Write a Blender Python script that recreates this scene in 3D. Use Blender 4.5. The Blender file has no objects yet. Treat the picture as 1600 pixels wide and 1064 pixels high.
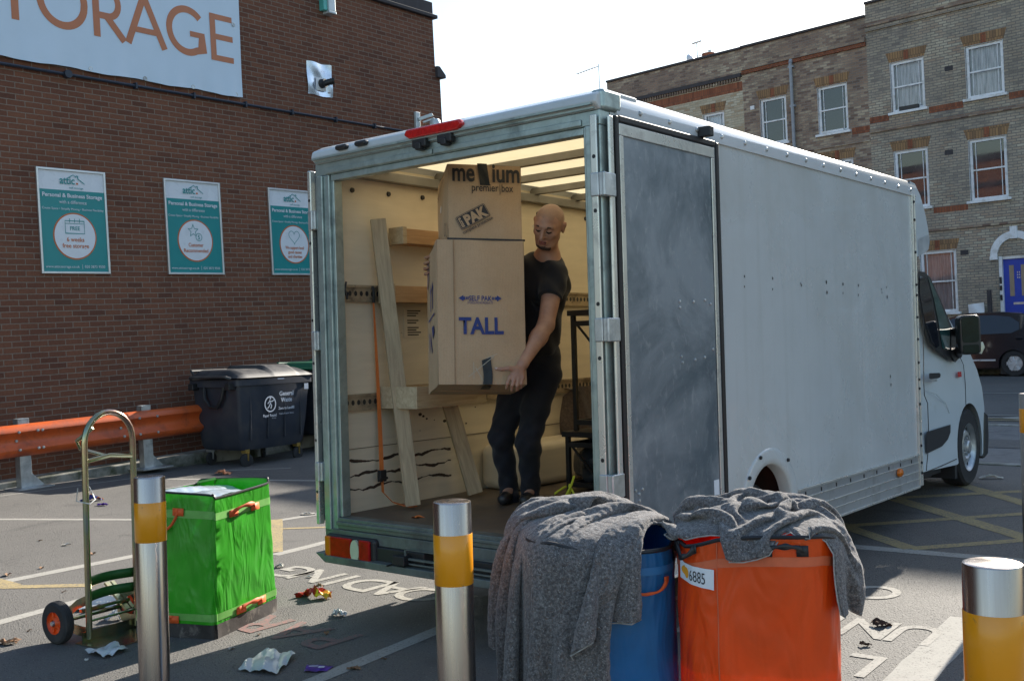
import bpy, math, random, zlib, base64
import numpy as np
from mathutils import Vector, Matrix
from math import sin, cos, pi, radians, sqrt, atan2, degrees
random.seed(7)
S = bpy.context.scene
COL = S.collection

# ------------------------------------------------------------------ camera
CH = 1.55; GZ = .23; WS = 1.174; FPX = 1651.0; ROLL = 0.0287; PITCH = 8/1651.
_f = Vector((0, cos(PITCH), sin(PITCH))); _u0 = Vector((0, -sin(PITCH), cos(PITCH))); _r0 = Vector((1, 0, 0))
_r = _r0*cos(ROLL)-_u0*sin(ROLL); _u = _u0*cos(ROLL)+_r0*sin(ROLL)
CAM = Vector((0, 0, CH))
cd = bpy.data.cameras.new('camera'); cam = bpy.data.objects.new('camera', cd); COL.objects.link(cam)
cd.sensor_width = 36; cd.lens = 36*FPX/1600; cd.clip_start = .05; cd.clip_end = 2000
cam.matrix_world = Matrix(((_r.x, _u.x, -_f.x, 0), (_r.y, _u.y, -_f.y, 0), (_r.z, _u.z, -_f.z, CH), (0, 0, 0, 1)))
S.camera = cam
cd.dof.use_dof = False
# ------------------------------------------------------------------ light
SUN_AZ = 34.5; SUN_EL = 25.5
w = bpy.data.worlds.new('World'); S.world = w; w.use_nodes = True
nt = w.node_tree; nt.nodes.clear()
sky = nt.nodes.new('ShaderNodeTexSky'); sky.sky_type = 'NISHITA'; sky.sun_disc = False
sky.sun_elevation = radians(SUN_EL); sky.sun_rotation = radians(SUN_AZ)
sky.air_density = 1.3; sky.dust_density = 1.1; sky.ozone_density = 2.0
bg = nt.nodes.new('ShaderNodeBackground'); bg.inputs[1].default_value = .09
wo = nt.nodes.new('ShaderNodeOutputWorld')
nt.links.new(sky.outputs[0], bg.inputs[0]); nt.links.new(bg.outputs[0], wo.inputs[0])
sd = bpy.data.lights.new('sun', 'SUN'); sd.energy = 5.0; sd.angle = radians(.53); sd.color = (1, .92, .80)
sun = bpy.data.objects.new('sun', sd); COL.objects.link(sun)
sdir = Vector((sin(radians(SUN_AZ))*cos(radians(SUN_EL)), cos(radians(SUN_AZ))*cos(radians(SUN_EL)), sin(radians(SUN_EL))))
sun.rotation_euler = sdir.to_track_quat('Z', 'Y').to_euler()
S.view_settings.view_transform = 'Standard'; S.view_settings.look = 'None'
S.view_settings.exposure = 1.35; S.view_settings.gamma = 1
S.render.engine = 'CYCLES'
S.cycles.max_bounces = 8

# ------------------------------------------------------------------ placing helpers
def ray(x, y):
    return (_f+_r*((x-800)/FPX)-_u*((y-532)/FPX)).normalized()
def gh(x, y):
    q = .9*x+.436*y                       # the ground rises gently towards the street
    return .0465*max(0, min(q-3.4, 4.3))+.0201*max(0, min(q-7.7, 13.9))
def G(px, py, z=0.):
    d = ray(px, py); p = CAM+d*((z-CH)/d.z)
    if z == 0:
        for _ in range(4): p = CAM+d*((gh(p.x, p.y)-CH)/d.z)
    return p
def D(px, py, depth):                      # real point at a given distance along the view axis
    d = ray(px, py); return CAM+d*(depth/d.dot(_f))
def hit(px, py, p, n):
    d = ray(px, py); return CAM+d*((Vector(p)-CAM).dot(n)/d.dot(n))

# ------------------------------------------------------------------ colour and material helpers
def s2l(c):
    return tuple(((v/255.)/12.92 if v/255. <= .04045 else ((v/255.+.055)/1.055)**2.4) for v in c)
MATS = {}
class NT:
    def __init__(s, m): s.t = m.node_tree; s.n = s.t.nodes
    def add(s, kind, **kw):
        n = s.n.new(kind)
        for k, v in kw.items():
            if k.startswith('i_'):
                key = k[2:]; key = int(key) if key.isdigit() else key.replace('_', ' ')
                s.link(v, n.inputs[key]) if isinstance(v, bpy.types.NodeSocket) else setattr(n.inputs[key], 'default_value', v)
            else: setattr(n, k, v)
        return n
    def link(s, a, b): s.t.links.new(a, b)
    def coord(s, kind='Object', scale=(1, 1, 1), rot=(0, 0, 0)):
        c = s.add('ShaderNodeTexCoord'); m = s.add('ShaderNodeMapping'); s.link(c.outputs[kind], m.inputs[0])
        m.inputs['Scale'].default_value = scale; m.inputs['Rotation'].default_value = rot
        return m.outputs[0]
    def noise(s, vec, scale, detail=4, rough=.55, dist=0.):
        n = s.add('ShaderNodeTexNoise'); s.link(vec, n.inputs['Vector'])
        n.inputs['Scale'].default_value = scale; n.inputs['Detail'].default_value = detail
        n.inputs['Roughness'].default_value = rough; n.inputs['Distortion'].default_value = dist
        return n.outputs['Fac']
    def ramp(s, fac, stops, interp='LINEAR'):
        r = s.add('ShaderNodeValToRGB'); s.link(fac, r.inputs[0]); r.color_ramp.interpolation = interp
        e = r.color_ramp.elements
        e[0].position = stops[0][0]; e[1].position = stops[-1][0]
        for p, _ in stops[1:-1]: e.new(p)
        for i, (p, c) in enumerate(stops):
            c = (c, c, c) if not hasattr(c, '__len__') else c
            e[i].color = (*c[:3], 1)
        return r.outputs[0]
    def mix(s, fac, a, b, mode='MIX'):
        m = s.add('ShaderNodeMix', data_type='RGBA', blend_type=mode)
        for v, i in ((fac, 0), (a, 6), (b, 7)):
            if isinstance(v, bpy.types.NodeSocket): s.link(v, m.inputs[i])
            else: m.inputs[i].default_value = v if i == 0 else (*v[:3], 1)
        return m.outputs[2]
    def math(s, op, a, b=0., c=None):
        m = s.add('ShaderNodeMath', operation=op)
        for i, v in enumerate((a, b, c)):
            if v is None: continue
            if isinstance(v, bpy.types.NodeSocket): s.link(v, m.inputs[i])
            else: m.inputs[i].default_value = v
        return m.outputs[0]
    def bump(s, h, strength=.3, dist=.01, prev=None):
        b = s.add('ShaderNodeBump'); s.link(h, b.inputs['Height'])
        b.inputs['Strength'].default_value = strength; b.inputs['Distance'].default_value = dist
        if prev is not None: s.link(prev, b.inputs['Normal'])
        return b.outputs[0]
def newmat(name):
    m = bpy.data.materials.new(name); m.use_nodes = True; N = NT(m)
    b = N.n['Principled BSDF']; MATS[name] = m
    return m, N, b
def mat(name, col, rough=.5, metal=0., var=.15, vs=6., bump=0., bs=60., coat=0., stretch=(1, 1, 1), dirt=None, ds=3., dth=(.5, .7), trans=0., alpha=1., spec=.5, sheen=0., rvar=.12):
    """principled with colour variation, fine relief and optional dirt patches"""
    m, N, b = newmat(name); v = N.coord(scale=stretch)
    n1 = N.noise(v, vs, 5)
    base = N.mix(N.ramp(n1, [(.25, 0.), (.75, 1.)]), tuple(x*(1-var) for x in col), tuple(min(1, x*(1+var)) for x in col))
    rr = N.math('MULTIPLY_ADD', n1, rvar, rough-rvar/2)
    if dirt is not None:
        dn = N.ramp(N.noise(N.coord(), ds, 8, .65, .4), [(dth[0], 0.), (dth[1], 1.)])
        base = N.mix(dn, base, dirt)
        rr = N.math('MULTIPLY_ADD', dn, .15, rr)
    N.link(base, b.inputs['Base Color']); N.link(rr, b.inputs['Roughness'])
    b.inputs['Metallic'].default_value = metal; b.inputs['Coat Weight'].default_value = coat
    b.inputs['Specular IOR Level'].default_value = spec
    if sheen: b.inputs['Sheen Weight'].default_value = sheen
    if trans: b.inputs['Transmission Weight'].default_value = trans
    if alpha < 1: b.inputs['Alpha'].default_value = alpha
    if bump: N.link(N.bump(N.noise(v, bs, 6, .6), bump, .004), b.inputs['Normal'])
    return m

# ------------------------------------------------------------------ object helpers
def tag(o, label=None, cat=None, group=None, kind=None):
    if label: o['label'] = label
    if cat: o['category'] = cat
    if group: o['group'] = group
    if kind: o['kind'] = kind
    return o
def empty(name, M=None, label=None, cat=None, group=None):
    o = bpy.data.objects.new(name, None); COL.objects.link(o); o.empty_display_size = .1
    if M is not None: o.matrix_world = M
    return tag(o, label, cat, group)
def basis(o, x, y, z):
    return Matrix(((x[0], y[0], z[0], o[0]), (x[1], y[1], z[1], o[1]), (x[2], y[2], z[2], o[2]), (0, 0, 0, 1)))
def T3(x, y, z): return Matrix.Translation((x, y, z))
def RZ(a): return Matrix.Rotation(a, 4, 'Z')
def RX(a): return Matrix.Rotation(a, 4, 'X')
def RY(a): return Matrix.Rotation(a, 4, 'Y')
class MB:
    def __init__(s): s.v = []; s.f = []; s.m = []; s.mi = 0
    def raw(s, vs, fs, M=None):
        k = len(s.v)
        for p in vs:
            p = Vector(p)
            s.v.append(tuple(M @ p) if M is not None else tuple(p))
        for f in fs: s.f.append([k+i for i in f]); s.m.append(s.mi)
        return s
    def box(s, x0, x1, y0, y1, z0, z1, M=None):
        return s.raw([(x0, y0, z0), (x1, y0, z0), (x1, y1, z0), (x0, y1, z0), (x0, y0, z1), (x1, y0, z1), (x1, y1, z1), (x0, y1, z1)],
                     [(0, 3, 2, 1), (4, 5, 6, 7), (0, 1, 5, 4), (1, 2, 6, 5), (2, 3, 7, 6), (3, 0, 4, 7)], M)
    def prism(s, poly, a0, a1, axis='y', M=None):
        def P(p, a): return {'y': (p[0], a, p[1]), 'x': (a, p[0], p[1]), 'z': (p[0], p[1], a)}[axis]
        n = len(poly); vs = [P(p, a0) for p in poly]+[P(p, a1) for p in poly]
        fs = [tuple(range(n)), tuple(range(2*n-1, n-1, -1))]+[(i, i+n, (i+1) % n+n, (i+1) % n) for i in range(n)]
        return s.raw(vs, fs, M)
    def tube(s, pts, r, n=10, cap=True, closed=False):
        pts = [Vector(p) for p in pts]; rs = r if hasattr(r, '__len__') else [r]*len(pts); vs = []; fs = []; prev = None
        L = len(pts)
        for i, p in enumerate(pts):
            if closed: t = (pts[(i+1) % L]-pts[i-1])
            else: t = pts[min(i+1, L-1)]-pts[max(i-1, 0)]
            t.normalize()
            if prev is None:
                a = Vector((0, 0, 1)) if abs(t.z) < .9 else Vector((1, 0, 0)); x = t.cross(a).normalized()
            else: x = (prev-t*prev.dot(t)).normalized()
            prev = x; y = t.cross(x)
            for k in range(n):
                a = 2*pi*k/n; vs.append(p+(x*cos(a)+y*sin(a))*rs[i])
        for i in range(L if closed else L-1):
            for k in range(n):
                j = (i+1) % L
                fs.append((i*n+k, i*n+(k+1) % n, j*n+(k+1) % n, j*n+k))
        if cap and not closed: fs += [tuple(range(n-1, -1, -1)), tuple(range((L-1)*n, L*n))]
        return s.raw(vs, fs)
    def lathe(s, prof, n=32, M=None, a0=0, a1=2*pi):
        full = abs(a1-a0-2*pi) < 1e-6; m = n if full else n+1; vs = []; fs = []; k = len(prof)
        for i in range(m):
            a = a0+(a1-a0)*i/n
            for r, z in prof: vs.append((r*cos(a), r*sin(a), z))
        for i in range(n):
            j = (i+1) % m
            for q in range(k-1): fs.append((i*k+q, j*k+q, j*k+q+1, i*k+q+1))
        return s.raw(vs, fs, M)
    def grid(s, fn, nu, nv, M=None, wu=False):
        vs = [fn(i/nu, j/nv) for i in range(nu+(0 if wu else 1)) for j in range(nv+1)]; fs = []; mu = nu if wu else nu+1
        for i in range(nu):
            for j in range(nv):
                a = i % mu; b = (i+1) % mu
                fs.append((a*(nv+1)+j, b*(nv+1)+j, b*(nv+1)+j+1, a*(nv+1)+j+1))
        return s.raw(vs, fs, M)
    def rod(s, a, b, r, n=8): return s.tube([a, b], r, n)
    def bar(s, a, b, w, t, up=(0, 0, 1)):
        a = Vector(a); b = Vector(b); d = (b-a); L = d.length; d.normalize(); x = d.cross(Vector(up)).normalized(); y = x.cross(d)
        return s.box(-w/2, w/2, 0, L, -t/2, t/2, Matrix.Translation(a) @ basis((0, 0, 0), x, d, y))
    def build(s, name, m, parent=None, M=None, smooth=False, bev=0., seg=2, ang=35, label=None, fix=True):
        me = bpy.data.meshes.new(name); me.from_pydata(s.v, [], s.f)
        for x in (m if isinstance(m, (list, tuple)) else [m]): me.materials.append(x)
        if isinstance(m, (list, tuple)): me.polygons.foreach_set('material_index', s.m)
        if fix:
            import bmesh
            b = bmesh.new(); b.from_mesh(me); bmesh.ops.recalc_face_normals(b, faces=b.faces); b.to_mesh(me); b.free()
        me.update()
        o = bpy.data.objects.new(name, me); COL.objects.link(o)
        if smooth:
            me.shade_smooth(); me.set_sharp_from_angle(angle=radians(ang))
        if bev:
            md = o.modifiers.new('b', 'BEVEL'); md.width = bev; md.segments = seg; md.limit_method = 'ANGLE'; md.angle_limit = radians(40)
            if not smooth:
                me.shade_smooth(); me.set_sharp_from_angle(angle=radians(ang)); md.harden_normals = True
        if parent is not None: o.parent = parent
        if M is not None: o.matrix_basis = M
        if label: o['label'] = label
        return o
def copy_tree(o, parent=None):
    c = o.copy(); COL.objects.link(c)
    if parent is not None: c.parent = parent
    for ch in list(o.children): copy_tree(ch, c)
    return c
_fc = {}
def text_mesh(s, size=1., bold=0., align='LEFT', ext=0.):
    cu = bpy.data.curves.new('lettering', 'FONT'); cu.body = s; cu.size = size; cu.offset = bold; cu.align_x = align
    cu.extrude = ext; cu.resolution_u = 4
    ob = bpy.data.objects.new('lettering', cu); COL.objects.link(ob)
    bpy.context.view_layer.update()
    me = bpy.data.meshes.new_from_object(ob.evaluated_get(bpy.context.evaluated_depsgraph_get()))
    bpy.data.objects.remove(ob); bpy.data.curves.remove(cu)
    return me
def text(s, size, m, parent, M, bold=0., align='CENTER', name='lettering', width=None, sy=1.):
    me = text_mesh(s, size, bold, align)
    me.materials.clear(); me.materials.append(m)
    xs = [v.co.x for v in me.vertices]
    sx = 1.
    if width and xs: sx = width/(max(xs)-min(xs))
    me.transform(Matrix.Diagonal((sx, sy, 1, 1)))
    o = bpy.data.objects.new(name, me); COL.objects.link(o); o.parent = parent; o.matrix_basis = M
    return o
def textmb(mb, s, size, M, bold=0., align='CENTER', width=None, sy=1.):
    me = text_mesh(s, size, bold, align); xs = [v.co.x for v in me.vertices]
    sx = width/(max(xs)-min(xs)) if width else 1.
    mb.raw([(v.co.x*sx, v.co.y*sy, v.co.z) for v in me.vertices], [tuple(p.vertices) for p in me.polygons], M)
    bpy.data.meshes.remove(me)
def stroke(mb, pts, w, z=0., closed=False, M=None):
    pts = [Vector((p[0], p[1])) for p in pts]; n = len(pts); Lp = []; Rp = []
    for i in range(n):
        a = pts[i-1] if (i or closed) else pts[i]; b = pts[(i+1) % n] if (i < n-1 or closed) else pts[i]
        t = (b-a).normalized(); nn = Vector((-t.y, t.x))
        if 0 < i < n-1 or closed:
            t1 = (pts[i]-a).normalized(); c = max(.35, nn.dot(Vector((-t1.y, t1.x)))); ww = w/2/c
        else: ww = w/2
        Lp.append((*(pts[i]+nn*ww), z)); Rp.append((*(pts[i]-nn*ww), z))
    fs = [(i, (i+1) % n, (i+1) % n+n, i+n) for i in range(n if closed else n-1)]
    return mb.raw(Lp+Rp, [tuple(reversed(f)) for f in fs], M)
def arc(cx, cy, rx, ry, a0, a1, n=24): return [(cx+rx*cos(radians(a0+(a1-a0)*i/n)), cy+ry*sin(radians(a0+(a1-a0)*i/n))) for i in range(n+1)]
FACE = RX(pi/2)            # stands a flat drawing up, facing local -Y
class Rnd:
    def __init__(s, k): s.r = random.Random(k)
    def u(s, a, b): return s.r.uniform(a, b)
# ================================================================== MATERIALS OF THE SETTING
def asphalt_mat():
    m, N, b = newmat('asphalt'); v = N.coord()
    big = N.noise(v, .35, 5, .6, .3); fine = N.noise(v, 90, 3, .7); mid = N.noise(v, 7, 6, .65)
    vo = N.add('ShaderNodeTexVoronoi', i_Vector=v, i_Scale=58.); st = N.ramp(vo.outputs['Distance'], [(.0, 1.), (.32, .0)])
    base = N.mix(N.ramp(big, [(.35, 0.), (.65, 1.)]), (.10, .097, .092), (.155, .148, .138))
    base = N.mix(N.ramp(mid, [(.35, 0.), (.7, .55)]), base, (.15, .143, .132))
    vc = N.add('ShaderNodeTexVoronoi', i_Vector=v, i_Scale=58.)
    tone = N.ramp(N.add('ShaderNodeSeparateColor', i_Color=vc.outputs['Color']).outputs[0], [(.45, 0.), (.9, 1.)])
    base = N.mix(N.math('MULTIPLY', N.math('MULTIPLY', st, tone), .9), base, (.42, .39, .35))
    base = N.mix(N.ramp(fine, [(.3, .6), (.52, 0.)]), base, (.03, .03, .03))
    crack = N.add('ShaderNodeTexVoronoi', i_Vector=N.math('ADD', 0, 0) if False else v, i_Scale=.45, feature='DISTANCE_TO_EDGE')
    wv = N.add('ShaderNodeVectorMath', operation='ADD', i_0=v)
    nn = N.add('ShaderNodeTexNoise', i_Vector=v, i_Scale=2.2); N.link(nn.outputs['Color'], wv.inputs[1]); N.link(wv.outputs[0], crack.inputs['Vector'])
    cr = N.ramp(crack.outputs['Distance'], [(.0, 1.), (.006, 0.)])
    base = N.mix(N.math('MULTIPLY', cr, .35), base, (.03, .03, .03))
    oil = N.ramp(N.noise(v, 1.3, 3, .5, .6), [(.62, 0.), (.74, .45)])
    base = N.mix(oil, base, (.035, .034, .034))
    N.link(base, b.inputs['Base Color']); N.link(N.math('MULTIPLY_ADD', fine, .25, .68), b.inputs['Roughness'])
    h = N.math('ADD', N.math('MULTIPLY', st, .8), N.math('MULTIPLY', fine, .6))
    N.link(N.bump(h, 1., .014), b.inputs['Normal'])
    return m
def paint_mat(name, col, wear=.5, thin=(.15, .144, .134)):
    m, N, b = newmat(name); v = N.coord()
    n1 = N.noise(v, 60, 5, .75); n2 = N.noise(v, 3., 4, .6)
    k = N.math('ADD', N.math('MULTIPLY', n1, .85), N.math('MULTIPLY', n2, .15))
    f = N.ramp(k, [(wear-.06, 0.), (wear+.05, 1.)])
    c2 = N.mix(N.noise(v, 12, 5), tuple(x*.75 for x in col), col)
    N.link(N.mix(f, thin, c2), b.inputs['Base Color']); b.inputs['Roughness'].default_value = .9; b.inputs['Specular IOR Level'].default_value = .2
    N.link(N.bump(n1, .5, .003), b.inputs['Normal'])
    return m
def brick_mat(name, c1, c2, mortar, bw, rh, ms=.006, dark=(.03, .02, .018), cols=None, soot=.5, zsplit=None):
    m, N, b = newmat(name); tc = N.add('ShaderNodeTexCoord'); sp = N.add('ShaderNodeSeparateXYZ', i_Vector=tc.outputs['Object'])
    ge = N.add('ShaderNodeNewGeometry')
    cb = N.add('ShaderNodeCombineXYZ', i_X=N.math('ADD', sp.outputs[0], sp.outputs[1]), i_Y=sp.outputs[2]); v = cb.outputs[0]
    nz = N.add('ShaderNodeTexNoise', i_Vector=v, i_Scale=9.); off = N.add('ShaderNodeVectorMath', operation='SCALE', i_0=nz.outputs['Color']); off.inputs['Scale'].default_value = .006
    va = N.add('ShaderNodeVectorMath', operation='ADD', i_0=v, i_1=off.outputs[0]).outputs[0]
    def br(a, bcol, bias=0.):
        t = N.add('ShaderNodeTexBrick', i_Vector=va, i_Scale=1., offset=.5)
        for k, x in (('Color1', (*a, 1)), ('Color2', (*bcol, 1)), ('Mortar', (*mortar, 1)), ('Brick Width', bw), ('Row Height', rh), ('Mortar Size', ms), ('Mortar Smooth', .25), ('Bias', bias)): t.inputs[k].default_value = x
        return t
    t = br(c1, c2); base = t.outputs['Color']
    if cols:
        t2 = br(cols[0], cols[1], .1); f = N.ramp(N.noise(N.coord(scale=(.5, .5, 1.3)), .9, 6, .7, .5), [(.42, 0.), (.56, 1.)])
        base = N.mix(f, base, t2.outputs['Color'])
    rnd = br((0, 0, 0), (1, 1, 1), -.2)
    base = N.mix(N.math('MULTIPLY', N.ramp(rnd.outputs['Color'], [(.6, 0.), (1., .5)]), 1.), base, dark)
    n2 = N.noise(N.coord(scale=(1, 1, .5)), .8, 7, .7, .3)
    base = N.mix(N.math('MULTIPLY', N.ramp(n2, [(.45, 0.), (.75, 1.)]), soot), base, dark)
    base = N.mix(N.ramp(N.noise(v, 40, 4, .7), [(.35, .22), (.6, 0.)]), base, (.015, .012, .01))
    N.link(base, b.inputs['Base Color']); b.inputs['Roughness'].default_value = .88; b.inputs['Specular IOR Level'].default_value = .25
    h = N.math('SUBTRACT', N.math('MULTIPLY', N.noise(v, 120, 4, .7), .35), t.outputs['Fac'])
    N.link(N.bump(h, .8, .006), b.inputs['Normal'])
    return m
M_asph = asphalt_mat()
M_white = paint_mat('white_road_paint', (.40, .385, .35), .42)
M_whiteL = paint_mat('letter_road_paint', (.42, .40, .36), .44)
M_yel = paint_mat('yellow_road_paint', (.42, .33, .17), .46)
M_red = paint_mat('red_road_paint', (.30, .165, .15), .50)
M_pave = mat('pavement_asphalt', (.16, .155, .15), .85, var=.25, vs=9, bump=.4, bs=150, dirt=(.07, .07, .07), ds=2.5)
M_kerb = mat('kerb_stone', (.30, .29, .26), .85, var=.25, vs=5, bump=.5, bs=70, dirt=(.06, .07, .04), ds=3, dth=(.45, .65))
M_brick = brick_mat('red_brick', (.225, .095, .056), (.165, .068, .043), (.27, .21, .165), .203, .0632, .0058, (.06, .032, .026), soot=.30)
M_coping = mat('coping', (.05, .045, .05), .8, var=.3, vs=8, bump=.4, bs=60)
M_tB = brick_mat('london_brick_brown', (.36, .245, .175), (.235, .165, .135), (.29, .25, .22), .225, .075, .009, (.04, .035, .035), cols=((.58, .49, .36), (.26, .17, .13)), soot=.42)
M_tG = brick_mat('london_brick_grey', (.43, .375, .295), (.27, .235, .205), (.23, .21, .195), .225, .075, .011, (.05, .045, .045), cols=((.38, .27, .20), (.60, .54, .42)), soot=.38)
M_tC = brick_mat('london_brick_cream', (.62, .56, .42), (.50, .44, .33), (.42, .38, .30), .225, .075, .010, (.30, .22, .14), cols=((.66, .62, .50), (.48, .36, .24)), soot=.25)
M_redb = brick_mat('rubbed_red_brick', (.36, .13, .07), (.24, .085, .05), (.16, .10, .07), .075, .225, .006, (.08, .04, .03), soot=.3)
M_tan = brick_mat('gauged_tan_brick', (.40, .24, .12), (.28, .17, .10), (.16, .11, .07), .075, .3, .007, (.08, .06, .04), soot=.4)
M_sash = mat('white_gloss_paint', (.78, .80, .84), .45, var=.06, vs=9, dirt=(.5, .5, .48), ds=5)
M_roof = mat('slate', (.06, .065, .075), .7, var=.3)
M_pane_dark = mat('window_pane', (.02, .025, .035), .04, var=.3, vs=2, spec=.9)  # opaque dark tone stands in for the unlit room behind the glass
def lace_mat(name, c1, c2, sc):
    m, N, b = newmat(name); v = N.coord(scale=(sc, sc, .6))
    a = N.noise(v, 3, 3, .5); a2 = N.noise(N.coord(), 60, 4, .8)
    k = N.math('ADD', N.math('MULTIPLY', a, .7), N.math('MULTIPLY', a2, .3))
    N.link(N.ramp(k, [(.36, c1), (.62, c2)]), b.inputs['Base Color']); b.inputs['Roughness'].default_value = .9
    return m
M_lace = lace_mat('lace_curtain', (.20, .21, .26), (.62, .64, .72), 7)
M_net = lace_mat('net_curtain', (.28, .24, .26), (.45, .41, .44), 9)
M_blind = mat('roller_blind', (.62, .72, .85), .8, var=.04)
M_roomd = mat('dark_room_back', (.10, .10, .13), .9, var=.4, vs=2)  # dark backing painted for unlit rooms, not a cloth
def glass_mat():
    m, N, b = newmat('window_glass'); N.n.remove(b)
    tr = N.add('ShaderNodeBsdfTransparent'); gl = N.add('ShaderNodeBsdfGlossy'); gl.inputs['Roughness'].default_value = .02
    fr = N.add('ShaderNodeFresnel'); fr.inputs[0].default_value = 1.5; mx = N.add('ShaderNodeMixShader')
    N.link(N.math('MULTIPLY_ADD', fr.outputs[0], 1., .05), mx.inputs[0]); N.link(tr.outputs[0], mx.inputs[1]); N.link(gl.outputs[0], mx.inputs[2])
    N.link(mx.outputs[0], N.n['Material Output'].inputs[0]); return m
M_glass = glass_mat()
M_lead = mat('grey_pipe_paint', (.30, .32, .36), .5, var=.15)
M_blue = mat('blue_door_paint', (.02, .06, .42), .35, var=.1)
M_frost = mat('frosted_glass', (.30, .24, .18), .3, var=.1)
M_galv = mat('galvanised_steel', (.55, .57, .58), .42, .85, var=.22, vs=14, bump=.05, dirt=(.32, .34, .34), ds=6)
M_black = mat('black_plastic', (.018, .018, .02), .45, var=.2)
M_rubber = mat('tyre_rubber', (.022, .022, .024), .8, var=.25, vs=12, bump=.2, dirt=(.07, .065, .06), ds=5)
M_steel = mat('brushed_stainless', (.62, .58, .56), .24, 1., var=.08, vs=3, stretch=(1, 1, .03), bump=.03, bs=200, rvar=.2)
M_navy = mat('dark_pvc', (.02, .03, .05), .5)

# ================================================================== GROUND, ROADS
g = MB(); qs = [-150, 3.4, 7.7, 21.6, 400]; Gd = Vector((.9, .436, 0)); Hd = Vector((.436, -.9, 0)); Qd = Vector((.697, .717, 0)).normalized(); Pd = Vector((.717, -.697, 0)).normalized()
def qp(q, p): v = Qd*q+Pd*p; return (v.x, v.y, gh(v.x, v.y))
for i in range(4):
    g.raw([((Gd*a+Hd*b)[0], (Gd*a+Hd*b)[1], gh(*(Gd*a+Hd*b)[:2])) for a, b in ((qs[i], -300), (qs[i], 300), (qs[i+1], 300), (qs[i+1], -300))], [(0, 1, 2, 3)])
tag(g.build('ground', M_asph), kind='structure')
def sheet(name, q0, q1, p0, p1, m, up=.009, thick=None):
    b = MB(); n_ = int((p1-p0)/.8)
    def f(u, v):
        x, y, z = qp(q0+(q1-q0)*v, p0+(p1-p0)*u); return (x, y, z+(thick or up))
    b.grid(f, n_, max(1, int((q1-q0)/.8)))
    if thick:
        for e in (0, 1):
            def f2(u, v):
                x, y, z = qp(q0+(q1-q0)*e, p0+(p1-p0)*u); return (x, y, z-.05+(.05+thick)*v)
            b.grid(f2, n_, 1)
    return tag(b.build(name, m, fix=False), kind='structure')
sheet('pavement', 11.0, 14.6, -40, 60, M_pave)
sheet('pavement_patch', 12.2, 13.0, -40, 60, M_asph, up=.014)
sheet('kerb', 14.6, 14.78, -40, 60, M_kerb, thick=.02)
sheet('kerb', 10.85, 11.0, -40, 60, M_kerb, thick=.012)
sheet('pavement', 27.75, 31., -60, 60, M_pave, thick=.11)
sheet('kerb', 27.6, 27.75, -60, 60, M_kerb, thick=.115)
LZ = [.0015]
def line_strip(mb, a, b, wd):
    LZ[0] += .00005
    a = Vector(a[:2]) if len(a) > 2 or not isinstance(a, tuple) else Vector(G(*a)[:2]); b = Vector(b[:2]) if len(b) > 2 or not isinstance(b, tuple) else Vector(G(*b)[:2])
    d = (b-a); L = d.length; d.normalize(); n = Vector((-d.y, d.x))*wd/2*WS; k = max(1, int(L/.15)); rr = Rnd(int(L*1000))
    vs = []
    for i in range(k+1):
        p = a+d*L*i/k
        for s in (1, -1):
            q = p+n*s*(1+rr.u(-.06, .06)); vs.append((q.x, q.y, gh(q.x, q.y)+LZ[0]))
    mb.raw(vs, [(2*i, 2*i+1, 2*i+3, 2*i+2) for i in range(k)])
wl = MB()
for a, b, wd in [((-60, 811), (330, 812), .075), ((0, 910), (211, 868), .10), ((211, 868), (300, 850), .10), ((429, 867), (620, 819), .09), ((-60, 988), (200, 918), .09), ((300, 892), (420, 862), .09),
                 ((422, 815), (505, 802), .08), ((253, 748), (500, 751), .07), ((0, 775), (208, 747), .035), ((1300, 851), (1640, 880), .10),
                 ((1372, 1108), (1514, 966), .17), ((1500, 968), (1620, 1000), .12), ((420, 1092), (720, 970), .085), ((350, 735), (455, 731), .05)]:
    line_strip(wl, a, b, wd)
tag(wl.build('white_road_marking', M_white), kind='structure')
yl = MB()
for a, b, wd in [((1424, 857), (1640, 841), .085), ((1330, 821), (1640, 800), .085), ((1400, 778), (1640, 766), .09), ((1290, 812), (1424, 857), .10), ((1400, 780), (1640, 851), .12), ((1500, 757), (1640, 798), .11),
                 ((-20, 918), (150, 914), .085), ((440, 826), (560, 822), .06), ((427, 812), (426, 863), .14), ((400, 826), (432, 861), .05), ((-30, 905), (14, 917), .16)]:
    line_strip(yl, a, b, wd)
for off in (15.35, 15.6):
    b = MB()
    yl.grid(lambda u, v: tuple(Vector(qp(off+.09*v, -30+80*u))+Vector((0, 0, .009))), 120, 1)
tag(yl.build('yellow_road_marking', M_yel), kind='structure')
wl2 = MB()
for o2, w2_ in ((16.1, .08), (20.6, .10)):
    wl2.grid(lambda u, v: tuple(Vector(qp(o2+w2_*v, -30+80*u))+Vector((0, 0, .009))), 120, 1)
for a, b in (((1546, 664), (1592, 668)), ((1572, 664), (1560, 670)), ((1560, 674), (1605, 670)), ((1582, 652), (1610, 656))): line_strip(wl2, a, b, .28)
tag(wl2.build('street_marking', M_white), kind='structure')
YAW = .685
Lv = Vector((sin(YAW), cos(YAW), 0)); Av = Vector((-cos(YAW), sin(YAW), 0))
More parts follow.
